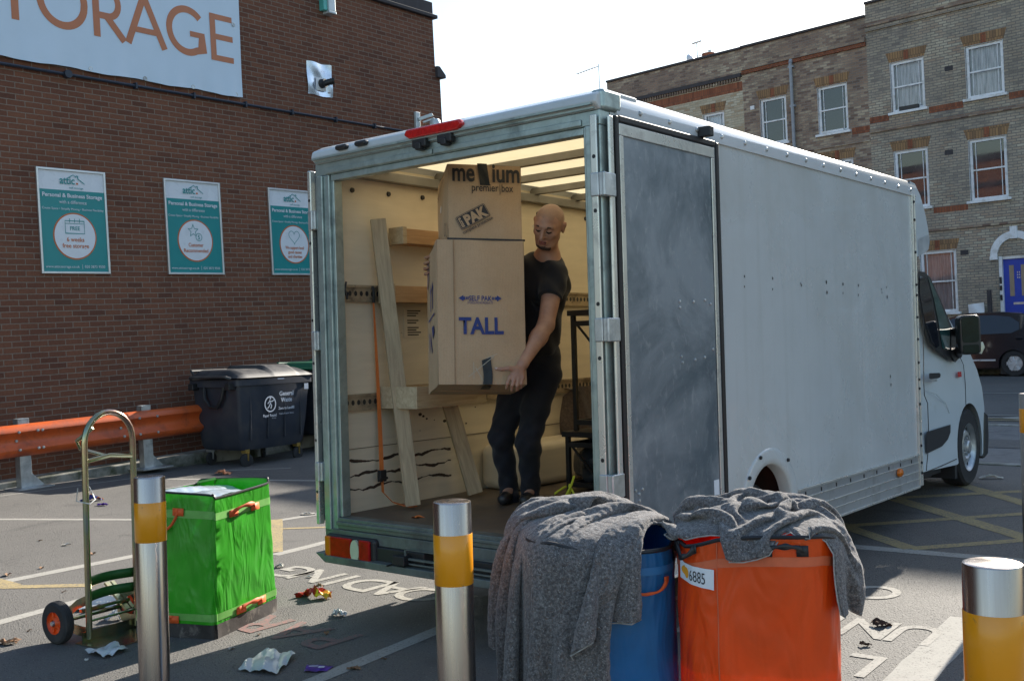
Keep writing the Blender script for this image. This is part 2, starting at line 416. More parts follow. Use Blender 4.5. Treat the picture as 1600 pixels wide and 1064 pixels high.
def ground_text(s, px, py, size, idx, pitch, m, wd=1.):
    """lettering painted on the ground, its letters placed one by one; letter idx is centred on the given ground point"""
    P = G(px, py); mb = MB(); size *= WS; pitch *= WS
    for i, ch in enumerate(s):
        if ch == ' ': continue
        o = P+Av*pitch*(i-idx); me = text_mesh(ch, size, .006, 'CENTER')
        for v in me.vertices:
            q = o+Av*(v.co.x*wd)-Lv*(v.co.y-size*.35); v.co = (q.x, q.y, gh(q.x, q.y)+.0034)
        mb.raw([v.co for v in me.vertices], [tuple(p.vertices) for p in me.polygons]); bpy.data.meshes.remove(me)
    tag(mb.build('road_lettering', m, fix=False), kind='structure')
ground_text('LOADING', 572, 914, .39, 3, .215, M_whiteL)
ground_text('PARKING', 516, 1000, .39, 0, .25, M_red, .95)
ground_text('UNLOADING', 1430, 992, .37, 0, .205, M_whiteL, .84)
ground_text('ONLY', 1367, 926, .34, 0, .22, M_whiteL, .95)
ground_text('LOADING', 1345, 1040, .37, 0, .22, M_whiteL, .9)

# ================================================================== STORAGE BUILDING
Xw = ray(2030, 440); Tt = ray(-901, 594); UPB = Xw.cross(Tt).normalized()
if UPB.z < 0: UPB = -UPB
Nw = Xw.cross(UPB); Ow = G(54, 758)+Vector((-.8, .6, 0))*.33; Ow.z = 0
WM = basis(Ow, Xw, -Nw, UPB) @ Matrix.Scale(WS, 4)
B = empty('storage_building', WM, 'red brown brick warehouse building behind the bins with a flat parapet', 'building')
def wall_holes(mb, x0, x1, z0, z1, holes, y=0., d=.14, reveal=None):
    """a wall face with real openings; holes = (a,b,c,d); reveals are d deep"""
    xs = sorted(set([x0, x1]+[h[0] for h in holes]+[h[1] for h in holes])); zs = sorted(set([z0, z1]+[h[2] for h in holes]+[h[3] for h in holes]))
    for i in range(len(xs)-1):
        for j in range(len(zs)-1):
            cx, cz = (xs[i]+xs[i+1])/2, (zs[j]+zs[j+1])/2
            if any(h[0] < cx < h[1] and h[2] < cz < h[3] for h in holes): continue
            mb.raw([(xs[i], y, zs[j]), (xs[i+1], y, zs[j]), (xs[i+1], y, zs[j+1]), (xs[i], y, zs[j+1])], [(0, 1, 2, 3)])
    for a, b, c, e in holes:
        mb.raw([(a, y, c), (b, y, c), (b, y, e), (a, y, e), (a, y+d, c), (b, y+d, c), (b, y+d, e), (a, y+d, e)], [(0, 4, 5, 1), (1, 5, 6, 2), (2, 6, 7, 3), (3, 7, 4, 0)])
wb = MB(); wb.box(-14, 7.2, 0, 9, -.6, 6.36); wb.build('wall', M_brick, B)
wb = MB(); wb.box(7.2, 7.31, .003, 9, -.6, 5.43); wb.build('wall', M_brick, B, label='projecting lower brick pier at the corner')
c = MB(); c.box(-14.05, 7.27, -.06, 9.05, 6.36, 6.42); c.box(-14, 7.2, -.02, 9, 6.42, 6.62); c.build('coping', M_coping, B, bev=.012)
c = MB(); c.prism([(7.2, 5.43), (7.40, 5.43), (7.40, 5.48), (7.26, 5.60), (7.2, 5.60)], -.05, 9.05, 'y'); c.build('coping', M_coping, B)
k = MB(); k.box(-14, 7.3, -.28, -.001, -.3, .075)
tag(k.build('concrete_plinth', M_kerb, M=WM, bev=.02), kind='structure')
def wuv(px, py, off=0.):
    p = hit(px, py, Ow+Nw*off, Nw)-Ow; return p.dot(Xw)/WS, p.dot(UPB)/WS

# ---- conduit
k = MB(); k.rod((-3, -.035, 4.465), (7.2, -.035, 4.465), .018); cdt = k.build('cable_conduit', M_navy, M=WM, smooth=True)
tag(cdt, 'thin dark cable conduit running level across the brick wall below the banner', 'conduit')
for px in (210, 300, 380, 452, 520, 580):
    u, v = wuv(px, 150); k = MB(); k.box(u-.012, u+.012, -.06, 0, 4.43, 4.50); k.build('pipe_clip', M_navy, cdt)
u, v = wuv(102, 118); k = MB(); k.lathe([(0, -.03), (.045, -.03), (.045, .03), (0, .03)], 16, T3(u, -.045, 4.465) @ FACE); k.build('junction_box', M_navy, cdt, smooth=True)
# ---- banner
M_vinyl = mat('banner_vinyl', (.60, .72, .84), .35, var=.03, vs=3)
M_cop = mat('banner_orange_print', (.50, .17, .07), .4, var=.08)
M_teal = mat('poster_teal', (.012, .26, .27), .3, var=.05)
M_pwhite = mat('poster_white', (.72, .76, .82), .28, var=.03)
M_porange = mat('poster_orange', (.55, .14, .04), .3, var=.03)
M_alu = mat('aluminium', (.66, .68, .70), .35, .8, var=.08, vs=10)
bn = empty('vinyl_banner', WM, 'large white vinyl banner with orange letters hung high on the brick wall', 'banner')
rr = Rnd(3)
def banf(u, v):
    x = -4+7.26*u; z = 4.545+3.0*v
    z += .010*sin((x-3.2)*7.2)*(1-v)**6-.03*(x-3.2)*0
    if x > 3.2: z -= .0
    y = -.03-(.016*abs(sin(x*3.6+v*2))+.006*sin(x*23))*max(0, 1-v/.13)**1.3
    return (x-.06*v*0+(.10*(v*1.3-.25)*.5 if u > .97 else 0), y, z)
k = MB(); k.grid(banf, 140, 40)
k.build('sheet', M_vinyl, bn, smooth=True)
for px, py in ((49, 93), (139, 109), (224, 124), (299, 137), (366, 149), (362, 40)):
    u, v = wuv(px, py); k = MB()
    k.lathe([(.012, 0), (.014, .006), (.026, .006), (.028, 0)], 16, T3(u, -.036, v) @ FACE)
    k.build('eyelet', M_galv, bn, smooth=True)
k = MB(); Mz = T3(0, -.0325, 0) @ FACE; z0 = 4.965; z1 = 5.56; sw = .085
stroke(k, [(.235, z0), (.235, z1)], sw, 0, M=Mz); stroke(k, [(0, z1-.04), (.48, z1-.04)], sw, 0, M=Mz)
stroke(k, arc(.79, (z0+z1)/2+.02, .265, .275, 0, 345, 40)+[], sw, 0, closed=True, M=Mz)
stroke(k, [(1.20, z0), (1.20, z1)], sw, .001, M=Mz); stroke(k, [(1.16, z1-.04), (1.34, z1-.04)]+arc(1.36, z1-.19, .13, .15, 90, -90, 14)+[(1.16, z1-.34)], sw*.9, 0, M=Mz); stroke(k, [(1.33, z1-.34), (1.55, z0)], sw, .001, M=Mz)
stroke(k, [(1.60, z0), (1.84, z1)], sw, 0, M=Mz); stroke(k, [(1.84, z1), (2.10, z0)], sw, .001, M=Mz); stroke(k, [(1.70, z0+.18), (2.0, z0+.18)], sw*.8, .002, M=Mz)
stroke(k, arc(2.44, (z0+z1)/2, .26, .265, 42, 300, 34)+[(2.66, z0+.09), (2.66, z0+.28)], sw, 0, M=Mz); stroke(k, [(2.48, z0+.27), (2.70, z0+.27)], sw*.8, .001, M=Mz)
stroke(k, [(2.83, z0), (2.83, z1)], sw, .002, M=Mz)
for zz in (z0+.036, (z0+z1)/2+.01, z1-.036): stroke(k, [(2.83, zz), (3.14, zz)], sw*.85, 0, M=Mz)
stroke(k, arc(-.42, z0+.16, .2, .12, -200, 30, 20), sw, 0, M=Mz)
k.build('lettering', M_cop, bn, fix=False)
# ---- posters
def poster(px, kind, label):
    u, v = wuv(px, 428); v = 2.24
    P = empty('wall_poster', WM @ T3(u, 0, v), label, 'poster', 'framed posters in a row on the brick wall'); W, H = .83, 1.165
    k = MB(); f = .024
    k.box(0, f, -.03, 0, 0, H); k.box(W-f, W, -.03, 0, 0, H); k.box(f, W-f, -.03, 0, 0, f); k.box(f, W-f, -.03, 0, H-f, H)
    k.build('frame', M_alu, P, bev=.004)
    k = MB(); k.box(f, W-f, -.012, -.002, f, H-f); k.build('backing', M_pwhite, P)
    k = MB(); k.raw([(f, -.014, f), (W-f, -.014, f), (W-f, -.014, H-.235), (f, -.014, H-.235)], [(0, 1, 2, 3)]); k.build('teal_panel', M_teal, P)
    cx, cz, R = W/2+.005, .42, .262
    k = MB(); k.raw([(cx+R*cos(a*pi/30), -.016, cz+R*sin(a*pi/30)) for a in range(60)], [tuple(range(60))]); k.build('ring', M_porange, P)
    k = MB(); R2 = R-.016; k.raw([(cx+R2*cos(a*pi/30), -.018, cz+R2*sin(a*pi/30)) for a in range(60)], [tuple(range(60))]); k.build('disc', M_pwhite, P)
    def t(s, x, z, size, m, bold=0., wd=None): text(s, size, m, P, T3(x, -.0205, z) @ FACE, bold, width=wd)
    t('Personal & Business Storage', W/2, H-.315, .062, M_pwhite, .0014, .72)
    t('with a difference', W/2, H-.385, .055, M_pwhite, 0, .33)
    t('Create Space \u2022 Simplify Moving \u2022 Business Flexibility', W/2, H-.455, .036, M_pwhite, 0, .74)
    t('www.atticstorage.co.uk', .25, .066, .040, M_pwhite, 0, .40); t('020 3873 9500', .64, .066, .042, M_pwhite, 0, .25)
    k = MB(); k.box(.485, .488, -.0195, -.0185, .055, .105); k.build('divider', M_pwhite, P)
    t('attic', W/2-.055, H-.165, .12, M_teal, .002, .18); t('self storage', W/2+.05, H-.215, .035, M_teal, 0, .17)
    k = MB(); Mz = T3(0, -.0205, 0) @ FACE
    stroke(k, [(W/2-.06, H-.105), (W/2+.02, H-.06), (W/2+.055, H-.085), (W/2+.055, H-.07), (W/2+.075, H-.07), (W/2+.075, H-.10), (W/2+.155, H-.155)], .008, 0, M=Mz)
    k.build('logo', M_teal, P, fix=False)
    k = MB(); k.box(W/2+.052, W/2+.074, -.021, -.0195, H-.165, H-.145); k.build('logo_dot', M_porange, P)
    k = MB()
    if kind == 0:
        stroke(k, [(cx-.115, cz+.03), (cx+.115, cz+.03), (cx+.115, cz+.17), (cx-.115, cz+.17)], .007, 0, closed=True, M=Mz); stroke(k, [(cx-.115, cz+.14), (cx+.115, cz+.14)], .006, .0006, M=Mz)
        for q in (-.06, 0, .06): stroke(k, [(cx+q, cz+.15), (cx+q, cz+.195)], .007, .0008, M=Mz)
        t('FREE', cx, cz+.066, .062, M_teal, .001, .12); t('6 weeks', cx, cz-.06, .068, M_porange, .001, .21); t('free storage', cx, cz-.13, .068, M_porange, .001, .32)
    elif kind == 1:
        stroke(k, [(cx-.03+.075*(1 if i % 2 == 0 else .45)*sin(i*pi/5), cz+.12+.08*(1 if i % 2 == 0 else .45)*cos(i*pi/5)) for i in range(10)], .007, 0, closed=True, M=Mz)
        stroke(k, arc(cx+.05, cz+.045, .045, .045, 0, 345, 24), .007, .0006, closed=True, M=Mz)
        t('5', cx+.05, cz+.018, .075, M_teal, .001); t('Customer', cx, cz-.075, .064, M_porange, .001, .22); t('Recommended', cx, cz-.145, .064, M_porange, .001, .36)
    else:
        hp = [(cx+.095*sin(a)**3, cz+.105+.0062*(13*cos(a)-5*cos(2*a)-2*cos(3*a)-cos(4*a))) for a in [i*2*pi/40 for i in range(40)]]
        stroke(k, hp, .007, 0, closed=True, M=Mz)
        t('We support local', cx, cz-.065, .056, M_porange, .001, .33); t('good causes', cx, cz-.125, .056, M_porange, .001, .24); t('and charities', cx, cz-.185, .056, M_porange, .001, .25)
    k.build('icon', M_teal, P, fix=False)
poster(64, 0, 'leftmost teal poster in a silver frame reading FREE, 6 weeks free storage')
poster(262, 1, 'middle teal poster in a silver frame with a star and Customer Recommended')
poster(424, 2, 'right teal poster in a silver frame with a heart, partly behind the open truck door')
# ---- flue plate, lamp, sensor
M_foil = mat('crumpled_metal_sheet', (.62, .68, .78), .22, .75, var=.3, vs=5, bump=.5, bs=6, dirt=(.25, .2, .2), ds=8, dth=(.62, .7))
F = empty('boiler_flue', WM @ T3(4.42, 0, 4.77), 'square shiny metal plate with a short black flue sticking out of the brick wall', 'flue')
k = MB(); k.grid(lambda u, v: (u*.47+.004*sin(v*9), -.012-.012*sin(u*7+v*3)*sin(v*5), v*.46+.006*sin(u*8)), 14, 14); k.build('plate', M_foil, F, smooth=True)
k = MB(); k.box(.15, .33, -.03, -.018, .07, .25); k.build('collar_plate', M_sash, F, bev=.005)
k = MB(); k.tube([(.25, -.02, .17), (.26, -.10, .17)], [.066, .060], 20); k.build('collar', M_black, F, smooth=True)
k = MB(); k.tube([(.26, -.08, .17), (.30, -.14, .185), (.33, -.19, .195)], [.042, .042, .042], 18)
for t_ in (.12, .15, .18): k.tube([(.26+(t_-.08)*.64, -t_, .17+(t_-.08)*.23), (.265+(t_-.07)*.64, -t_-.008, .172+(t_-.08)*.23)], .048, 18)
k.build('pipe', M_black, F, smooth=True)
M_lampg = mat('lamp_green_glass', (.10, .45, .40), .25); M_lampw = mat('lamp_housing', (.55, .60, .62), .4, .3)
F = empty('wall_lamp', WM @ T3(4.73, 0, 5.98), 'narrow upright wall lamp at the top edge of the picture on the brick wall', 'lamp')
k = MB(); k.box(0, .07, -.10, 0, 0, .6); k.build('lens', M_lampg, F, bev=.01)
k = MB(); k.box(.071, .20, -.13, 0, -.0, .6); k.box(.06, .205, -.14, .0, -.04, -.001); k.build('housing', M_lampw, F, bev=.01)
F = empty('security_sensor', WM @ T3(6.62, 0, 4.46), 'small white security sensor on a bracket near the corner of the brick wall', 'sensor')
k = MB(); k.box(0, .10, -.05, 0, 0, .34); k.build('backplate', M_lampw, F, bev=.01)
k = MB(); k.bar((.05, -.05, .22), (.24, -.18, .30), .05, .05); k.bar((.12, -.08, .18), (.26, -.2, .24), .03, .03); k.build('bracket', M_lampw, F, bev=.006)
k = MB(); k.lathe([(0, 0), (.07, .0), (.085, .04), (.085, .12), (.06, .16), (0, .17)], 18, T3(.27, -.2, .07)); k.build('sensor_head', M_lampw, F, smooth=True)

# ---- crash barrier
M_orail = mat('orange_barrier_paint', (.62, .115, .025), .38, var=.12, vs=3, dirt=(.30, .07, .03), ds=4, dth=(.5, .7))
R_ = empty('crash_barrier', WM @ T3(0, -.45, 0), 'orange corrugated steel crash barrier on grey posts in front of the brick wall', 'barrier')
prof = [(0, .335), (-.03, .345), (-.075, .385), (-.08, .41), (-.03, .455), (-.015, .50), (-.03, .545), (-.08, .59), (-.075, .615), (-.03, .655), (0, .665)]
def rail(u0, u1, nseg, y0=0, fl=None):
    k = MB(); vs = []
    for i in range(nseg+1):
        t = i/nseg; u = u0+(u1-u0)*t; s_ = 1+(fl(t) if fl else 0)
        for yy, zz in prof: vs.append((u, y0+yy*(1 if not fl else max(.2, 1-fl(t)*.9)), .5+(zz-.5)*s_))
        for yy, zz in reversed(prof): vs.append((u, y0+.004+yy*(1 if not fl else max(.2, 1-fl(t)*.9)), .5+(zz-.5)*s_))
    n = 2*len(prof); fs = [(i*n+j, i*n+(j+1) % n, (i+1)*n+(j+1) % n, (i+1)*n+j) for i in range(nseg) for j in range(n)]
    return k.raw(vs, fs)
rail(-.46, 1.05, 1).build('beam', M_orail, R_, smooth=True, ang=50)
rail(1.0, 2.06, 1, -.006).build('beam', M_orail, R_, smooth=True, ang=50)
rail(-.40, -.95, 8, -.008, lambda t: .55*t**2).build('fishtail_end', M_orail, R_, smooth=True, ang=50)
for u in (-.17, 1.27):
    k = MB(); k.box(u-.06, u-.045, -.0, .10, .0, .72); k.box(u+.045, u+.06, .0, .10, .0, .72); k.box(u-.06, u+.06, .085, .10, .0, .72)
    k.box(u-.045, u+.045, .0, .012, .0, .72); k.box(u-.17, u+.22, -.14, .16, .001, .014)
    k.prism([(u+.06, .014), (u+.20, .014), (u+.06, .16)], .02, .03, 'y')
    k.build('post', M_galv, R_, bev=.002)
for u in (-.27, -.07, -.02, .92, 1.12, 1.35):
    for zz in (.41, .50, .59):
        if zz == .5 and u not in (-.27, .92): continue
        k = MB(); k.lathe([(0, .016), (.014, .014), (.016, 0)], 8, T3(u, -.083 if zz != .5 else -.02, zz) @ FACE); k.build('bolt', M_galv, R_, smooth=True)

# ---- wheelie bins
M_bin = mat('charcoal_bin_plastic', (.035, .040, .055), .42, var=.18, vs=4, bump=.08, bs=30, dirt=(.075, .07, .068), ds=4, dth=(.5, .8))
M_lid = mat('bin_lid_plastic', (.040, .042, .048), .5, var=.2, vs=5, dirt=(.13, .12, .11), ds=5, dth=(.45, .8))
M_green = mat('green_lid_plastic', (.02, .13, .07), .45, var=.15)
M_zinc = mat('yellow_zinc', (.50, .34, .10), .4, .7, var=.3)
M_print = mat('white_print', (.62, .65, .72), .5, var=.04)
def bin_(x, y, name, label, lid):
    a = Vector((.52, .855, 0)).normalized(); n = Vector((-.855, .52, 0)).normalized()   # local x along the front, local y to the back
    x *= WS; y *= WS; z = gh(x, y); P = empty(name, basis((x, y, z), a, n, (0, 0, 1)) @ Matrix.Scale(WS, 4), label, 'bin', 'four wheeled waste bins by the brick wall')
    k = MB(); W, Dp = 1.22, .82; zb, zt = .19, 1.02; vs = []
    for (z_, f, r) in ((zb, .80, .05), (zb+.05, .86, .07), (.5, .92, .07), (zt-.08, .98, .06), (zt-.075, 1.03, .06), (zt, 1.03, .06)):
        for cx_, cy_, a0 in ((1, 1, 0), (-1, 1, 90), (-1, -1, 180), (1, -1, 270)):
            for q in range(5):
                an = radians(a0+q*22.5); vs.append((cx_*(W/2*f-r)+r*cos(an), cy_*(Dp/2*f-r)+r*sin(an), z_))
    fs = [(i*20+j, i*20+(j+1) % 20, (i+1)*20+(j+1) % 20, (i+1)*20+j) for i in range(5) for j in range(20)]+[tuple(range(19, -1, -1)), tuple(range(100, 120))]
    k.raw(vs, fs); k.build('body', M_bin, P, smooth=True, ang=40)
    k = MB()
    for i in range(4):
        xx = -.42+.28*i; k.box(xx-.006, xx+.006, -Dp/2*.955-.006, -Dp/2*.9, .3, .9)
    for s_ in (-1, 1): k.box(s_*.625-.012, s_*.625+.012, -.25, .25, .93, 1.0)
    k.build('ribs', M_bin, P, bev=.004)
    def lf(u, v):
        xx = (u-.5)*(W+.06); yy = (v-.5)*(Dp+.04); e = min(u, 1-u)*2; e2 = min(v*1.2, (1-v)*2.2)
        h = 1.035+.10*min(1, e*5)**.5*min(1, e2*3.2)**.5*1.+.04*min(1, max(0, (abs(u-.62) < .17)*1.)*min(1, e2*4))
        return (xx, yy, h)
    k = MB(); k.grid(lf, 44, 30); k.grid(lambda u, v: ((u-.5)*(W+.06), (v-.5)*(Dp+.04), 1.02), 2, 2); k.build('lid', lid, P, smooth=True, ang=50)
    k = MB(); k.tube([(-.50, .43, 1.06), (-.50, .50, 1.12), (.5, .5, 1.12), (.5, .43, 1.06)], .018, 8); k.tube([(-.66, -.33, 1.03), (-.70, -.3, 1.05), (-.70, .3, 1.05), (-.66, .33, 1.03)], .016, 8)
    k.build('lid_handle', lid, P, smooth=True)
    k = MB(); k.tube([(-.61, -.18, .98), (-.635, -.15, .80), (-.63, -.07, .70), (-.63, .05, .70), (-.635, .13, .80), (-.61, .16, .98)], .022, 8)
    k.build('side_handle', M_black, P, smooth=True)
    for s_ in (-.30, .30):
        k = MB(); k.box(-.70, -.60, s_-.04, s_+.04, .90, .98); k.build('lifting_lug', M_black, P, bev=.01)
    for sx in (-.43, .43):
        for sy in (-.29, .29):
            wq = MB(); wq.lathe([(0, -.022), (.055, -.022), (.075, -.016), (.075, .016), (.055, .022), (0, .022)], 20, T3(sx, sy-.02, .075) @ RZ(.5*sx+sy) @ FACE)
            ww = wq.build('caster', M_rubber, P, smooth=True)
            k = MB(); k.box(sx-.03, sx+.03, sy-.045, sy+.03, .155, .20); k.bar((sx, sy-.05, .17), (sx, sy-.045, .07), .03, .006, (1, 0, 0)); k.build('fork', M_zinc if sx*sy < 1 and sy < 0 else M_galv, ww)
    return P
b1 = bin_(-3.18, 12.87, 'waste_bin', 'charcoal four wheeled bin with a domed grey lid printed General Waste', M_lid)
Mz = T3(0, -.405, 0) @ RX(radians(-3.5)) @ FACE
def bt(s, x, z, size, wd, bold=.0): text(s, size, M_print, b1, T3(x, -.388-.045*(z-.3), z) @ FACE, bold, width=wd)
bt('General', .16, .80, .075, .24, .002); bt('Waste', .16, .725, .075, .19, .002); bt('Zero to Landfill', .16, .635, .045, .27, .001); bt('Flexible. Reliable. Ethical.', .16, .575, .028, .25)
bt('Paper Round', -.12, .560, .045, .22, .001); bt('Off Group', -.05, .535, .02, .07)
k = MB(); Mq = T3(0, -.412, 0) @ FACE; stroke(k, arc(-.12, .71, .088, .088, 0, 345, 30), .016, 0, closed=True, M=Mq)
stroke(k, [(-.13, .76), (-.12, .72), (-.14, .685), (-.17, .66)], .014, .0005, M=Mq); stroke(k, [(-.12, .72), (-.10, .69), (-.115, .655)], .014, .001, M=Mq); stroke(k, [(-.165, .715), (-.13, .745), (-.095, .74), (-.06, .755)], .012, .0015, M=Mq)
stroke(k, arc(-.118, .778, .007, .007, 0, 345, 10), .012, .0005, closed=True, M=Mq)
k.build('runner_logo', M_print, b1, fix=False)
k = MB(); k.box(.46, .53, -.426, -.42, .86, .93); k.box(.0, .11, -.428, -.42, 1.0, 1.012); k.build('sticker', M_print, b1)
bin_(-2.42, 14.15, 'waste_bin', 'charcoal four wheeled bin with a green lid, behind the general waste bin', M_green)
# ================================================================== TERRACED HOUSES
Xt = -(Tt-UPB*Tt.dot(UPB)).normalized(); Nt = Xt.cross(UPB); Ot = Vector((11.803, 29.949, 1.707+GZ))
TM = basis(Ot, Xt, -Nt, UPB)
def tuv(px, py, off=0.):
    p = hit(px, py, Ot+Nt*off, Nt)-Ot; return p.dot(Xt), p.dot(UPB)
def sash(P, a, b, c, d, curtain_or_back, glass=M_glass, box_=False):
    f = .075; w_ = MB()
    y0, y1 = .045, .11
    w_.box(a, a+f, y0, y1, c, d); w_.box(b-f, b, y0, y1, c, d); w_.box(a+f, b-f, y0, y1, d-f, d); w_.box(a+f, b-f, y0, y1, c, c+f)
    m_ = (c+d)/2; w_.box(a+f, b-f, y0+.003, y1+.01, m_-.022, m_+.022)
    for q in (.15, ): 
        w_.box(a+q, a+q+.018, y0+.02, y1+.003, c+f, m_-.022); w_.box(b-q-.018, b-q, y0+.02, y1+.003, c+f, m_-.022)
        w_.box(a+q, a+q+.018, y0+.02, y1+.003, m_+.022, d-f); w_.box(b-q-.018, b-q, y0+.02, y1+.003, m_+.022, d-f)
    o = w_.build('window', M_sash, P, bev=.004)
    k = MB(); k.box(a-.09, b+.09, -.09, .044, c-.07, c); k.box(a-.012, a, -.002, .12, c, d+.012); k.box(b, b+.012, -.002, .12, c, d+.012); k.box(a, b, -.002, .12, d, d+.012); k.build('sill', M_sash, o, bev=.008)
    k = MB(); k.raw([(a+f, .09, c+f), (b-f, .09, c+f), (b-f, .09, d-f), (a+f, .09, d-f)], [(0, 1, 2, 3)]); k.build('pane', glass, o)
    if curtain_or_back is not None:
        k = MB(); k.grid(lambda u, v: (a+.02+(b-a-.04)*u, .19+.016*sin(u*42+sin(v*3)), c+.02+(d-c-.04)*v), 60, 4); k.build('curtain_or_back', curtain_or_back, o, smooth=True)  # dark-room windows get the painted dark backing here instead of cloth
    return o
def lintel(P, a, b, d, h=.30, fl=.09):
    k = MB(); k.raw([(a-.03, -.004, d+.012), (b+.03, -.004, d+.012), (b+.03+fl, -.004, d+h), (a-.03-fl, -.004, d+h), (a-.03, .05, d+.012), (b+.03, .05, d+.012), (b+.03+fl, .05, d+h), (a-.03-fl, .05, d+h)], [(0, 1, 2, 3), (0, 4, 5, 1), (1, 5, 6, 2), (2, 6, 7, 3), (3, 7, 4, 0)])
    o = k.build('lintel', M_tan, P, fix=True)
    m_ = (a+b)/2; k = MB(); k.box(m_-.07, m_+.07, -.009, .03, d+.02, d+h-.01); k.build('keystone', M_redb, o)
def house(name, label, x0, x1, top, m, wins, extra_holes=()):
    P = empty(name, TM, label, 'house', 'terraced brick houses across the street')
    k = MB(); holes = [(a, b, c, d) for a, b, c, d, *_ in wins]+list(extra_holes)
    wall_holes(k, x0, x1, -1.9, top, holes, 0., .16); k.build('wall', m, P, fix=False)
    k = MB(); k.box(x0, x1, .26, 9, -1.9, top-.6); k.build('inner_wall', M_roomd, P)
    k = MB(); k.box(x0, x0+.02, .0, 9, -1.9, top) if x0 < -10 else None; k.box(x0, x1, .0, .25, top-.0005, top+.0); k.box(x0, x1, .25, .3, top-.7, top); k.box(x1-.02, x1-.001, .001, .25, top-1., top-.001); k.build('parapet_back', m, P)
    k = MB(); k.box(x0, x1, -.07, .3, top, top+.07); k.build('coping', M_coping, P, bev=.01)
    for a, b, c, d, cur, gl in wins:
        sash(P, a, b, c, d, cur, gl); lintel(P, a, b, d)
    return P
DK = M_pane_dark
H3 = house('terraced_house', 'tallest grey brown brick terraced house with lace curtained windows and a blue door', -1.44, 27., 9.24, M_tG,
    [(-.76, .20, 5.98, 7.40, M_lace, M_glass), (1.36, 2.34, 5.98, 7.40, M_lace, M_glass), (3.7, 4.66, 5.98, 7.40, M_lace, M_glass), (-.76, .20, 3.20, 4.86, M_roomd, DK), (1.34, 2.32, 3.20, 4.86, M_roomd, DK), (3.7, 4.68, 3.2, 4.86, M_roomd, DK),
     (-.14, .86, .20, 1.93, M_net, M_glass), (4.4, 5.4, .2, 1.93, M_net, M_glass)]+[(x, x+.98, z, z+1.6, M_roomd, DK) for x in (7.2, 9.8, 13., 15.6, 19.2, 21.8) for z in (.3, 3.2, 5.9)], [(1.98, 2.88, -1.35, 1.65)])  # stretch beyond the view is added to darken the truck side's reflection
H2 = house('terraced_house', 'middle brown sooty brick terraced house with a grey downpipe between its upper windows', -5.61, -1.44, 8.88, M_tB,
    [(-3.05, -2.11, 5.72, 7.13, M_roomd, DK), (-5.02, -4.12, 5.70, 7.13, M_roomd, DK), (-3.0, -2.02, 3.2, 4.88, M_blind, M_glass), (-5.0, -4.1, 3.2, 4.88, M_roomd, DK)])
H1 = house('terraced_house', 'farthest pale cream brick terraced house showing behind the truck roof', -11.1, -5.61, 8.86, M_tC,
    [(-7.14, -6.36, 5.55, 7.04, M_blind, M_glass), (-9.3, -8.4, 5.55, 7.04, M_roomd, DK), (-7.14, -6.3, 3.2, 4.88, M_roomd, DK)])
# bands, cornices
def band(P, x0, x1, z0, z1, pr, m, nm='string_course'):
    k = MB(); k.box(x0, x1, -pr, .03, z0, z1); k.build(nm, m, P, bev=.006)
band(H3, -1.44, 27, 5.50, 5.60, .05, M_tB); band(H3, -1.44, 27, 2.48, 2.56, .05, M_tB)
band(H3, -1.44, -.86, 5.78, 5.96, .006, M_redb, 'red_brick_band'); band(H3, .3, 1.25, 5.78, 5.96, .006, M_redb, 'red_brick_band'); band(H3, 2.45, 3.6, 5.78, 5.96, .006, M_redb, 'red_brick_band')
band(H3, .3, 1.25, 2.98, 3.14, .006, M_redb, 'red_brick_band'); band(H3, -1.44, 27, 8.56, 8.68, .10, M_tB, 'cornice'); band(H3, -1.44, 27, 8.44, 8.559, .06, M_tG, 'cornice')
band(H2, -5.60, -1.45, 8.16, 8.30, .10, M_tB, 'cornice'); band(H2, -5.60, -1.45, 8.05, 8.159, .06, M_redb, 'cornice'); band(H2, -2.0, -1.45, 5.55, 5.75, .006, M_redb, 'red_brick_band')
band(H2, -5.6, -1.45, 5.28, 5.36, .04, M_tB)
band(H1, -11.09, -5.62, 7.98, 8.10, .10, M_coping, 'cornice'); band(H1, -11.08, -5.62, 8.101, 8.85, .012, M_tB, 'parapet')
k = MB()
for i in range(53):
    x = -11.05+i*.102; k.box(x, x+.05, -.07, 0, 7.88, 7.979)
k.build('dentils', M_tB, H1)
band(H1, -11.08, -5.62, 7.55, 7.85, .005, M_redb, 'red_brick_band')
k = MB(); k.tube([(-3.85, -.10, 8.05), (-3.85, -.10, 3.0), (-3.85, -.1, -1.6)], .05, 10); k.tube([(-3.85, -.02, 8.2), (-3.85, -.10, 8.04)], .06, 10)
for zz in (7.9, 6.7, 5.4, 4.2): k.box(-3.93, -3.77, -.12, 0, zz, zz+.07)
k.build('downpipe', M_lead, H2, smooth=True)
k = MB(); k.box(-5.36, -5.22, -.03, .0, 6.88, 7.0); k.build('vent', M_sash, H2)
for P_, x, z in ((H3, .80, 4.55), (H3, .9, 6.85), (H3, 1.10, 1.75)):
    k = MB(); k.box(x-.11, x+.11, -.006, .0, z, z+.14); k.build('air_brick', M_coping, P_)
k = MB(); k.box(-.52, .02, -.08, .03, 5.985, 6.10); k.build('window_box', M_black, H3)
k = MB(); k.box(-2.95, -2.25, -.06, .03, 5.73, 5.79); k.build('flower_trough', M_sash, H2)
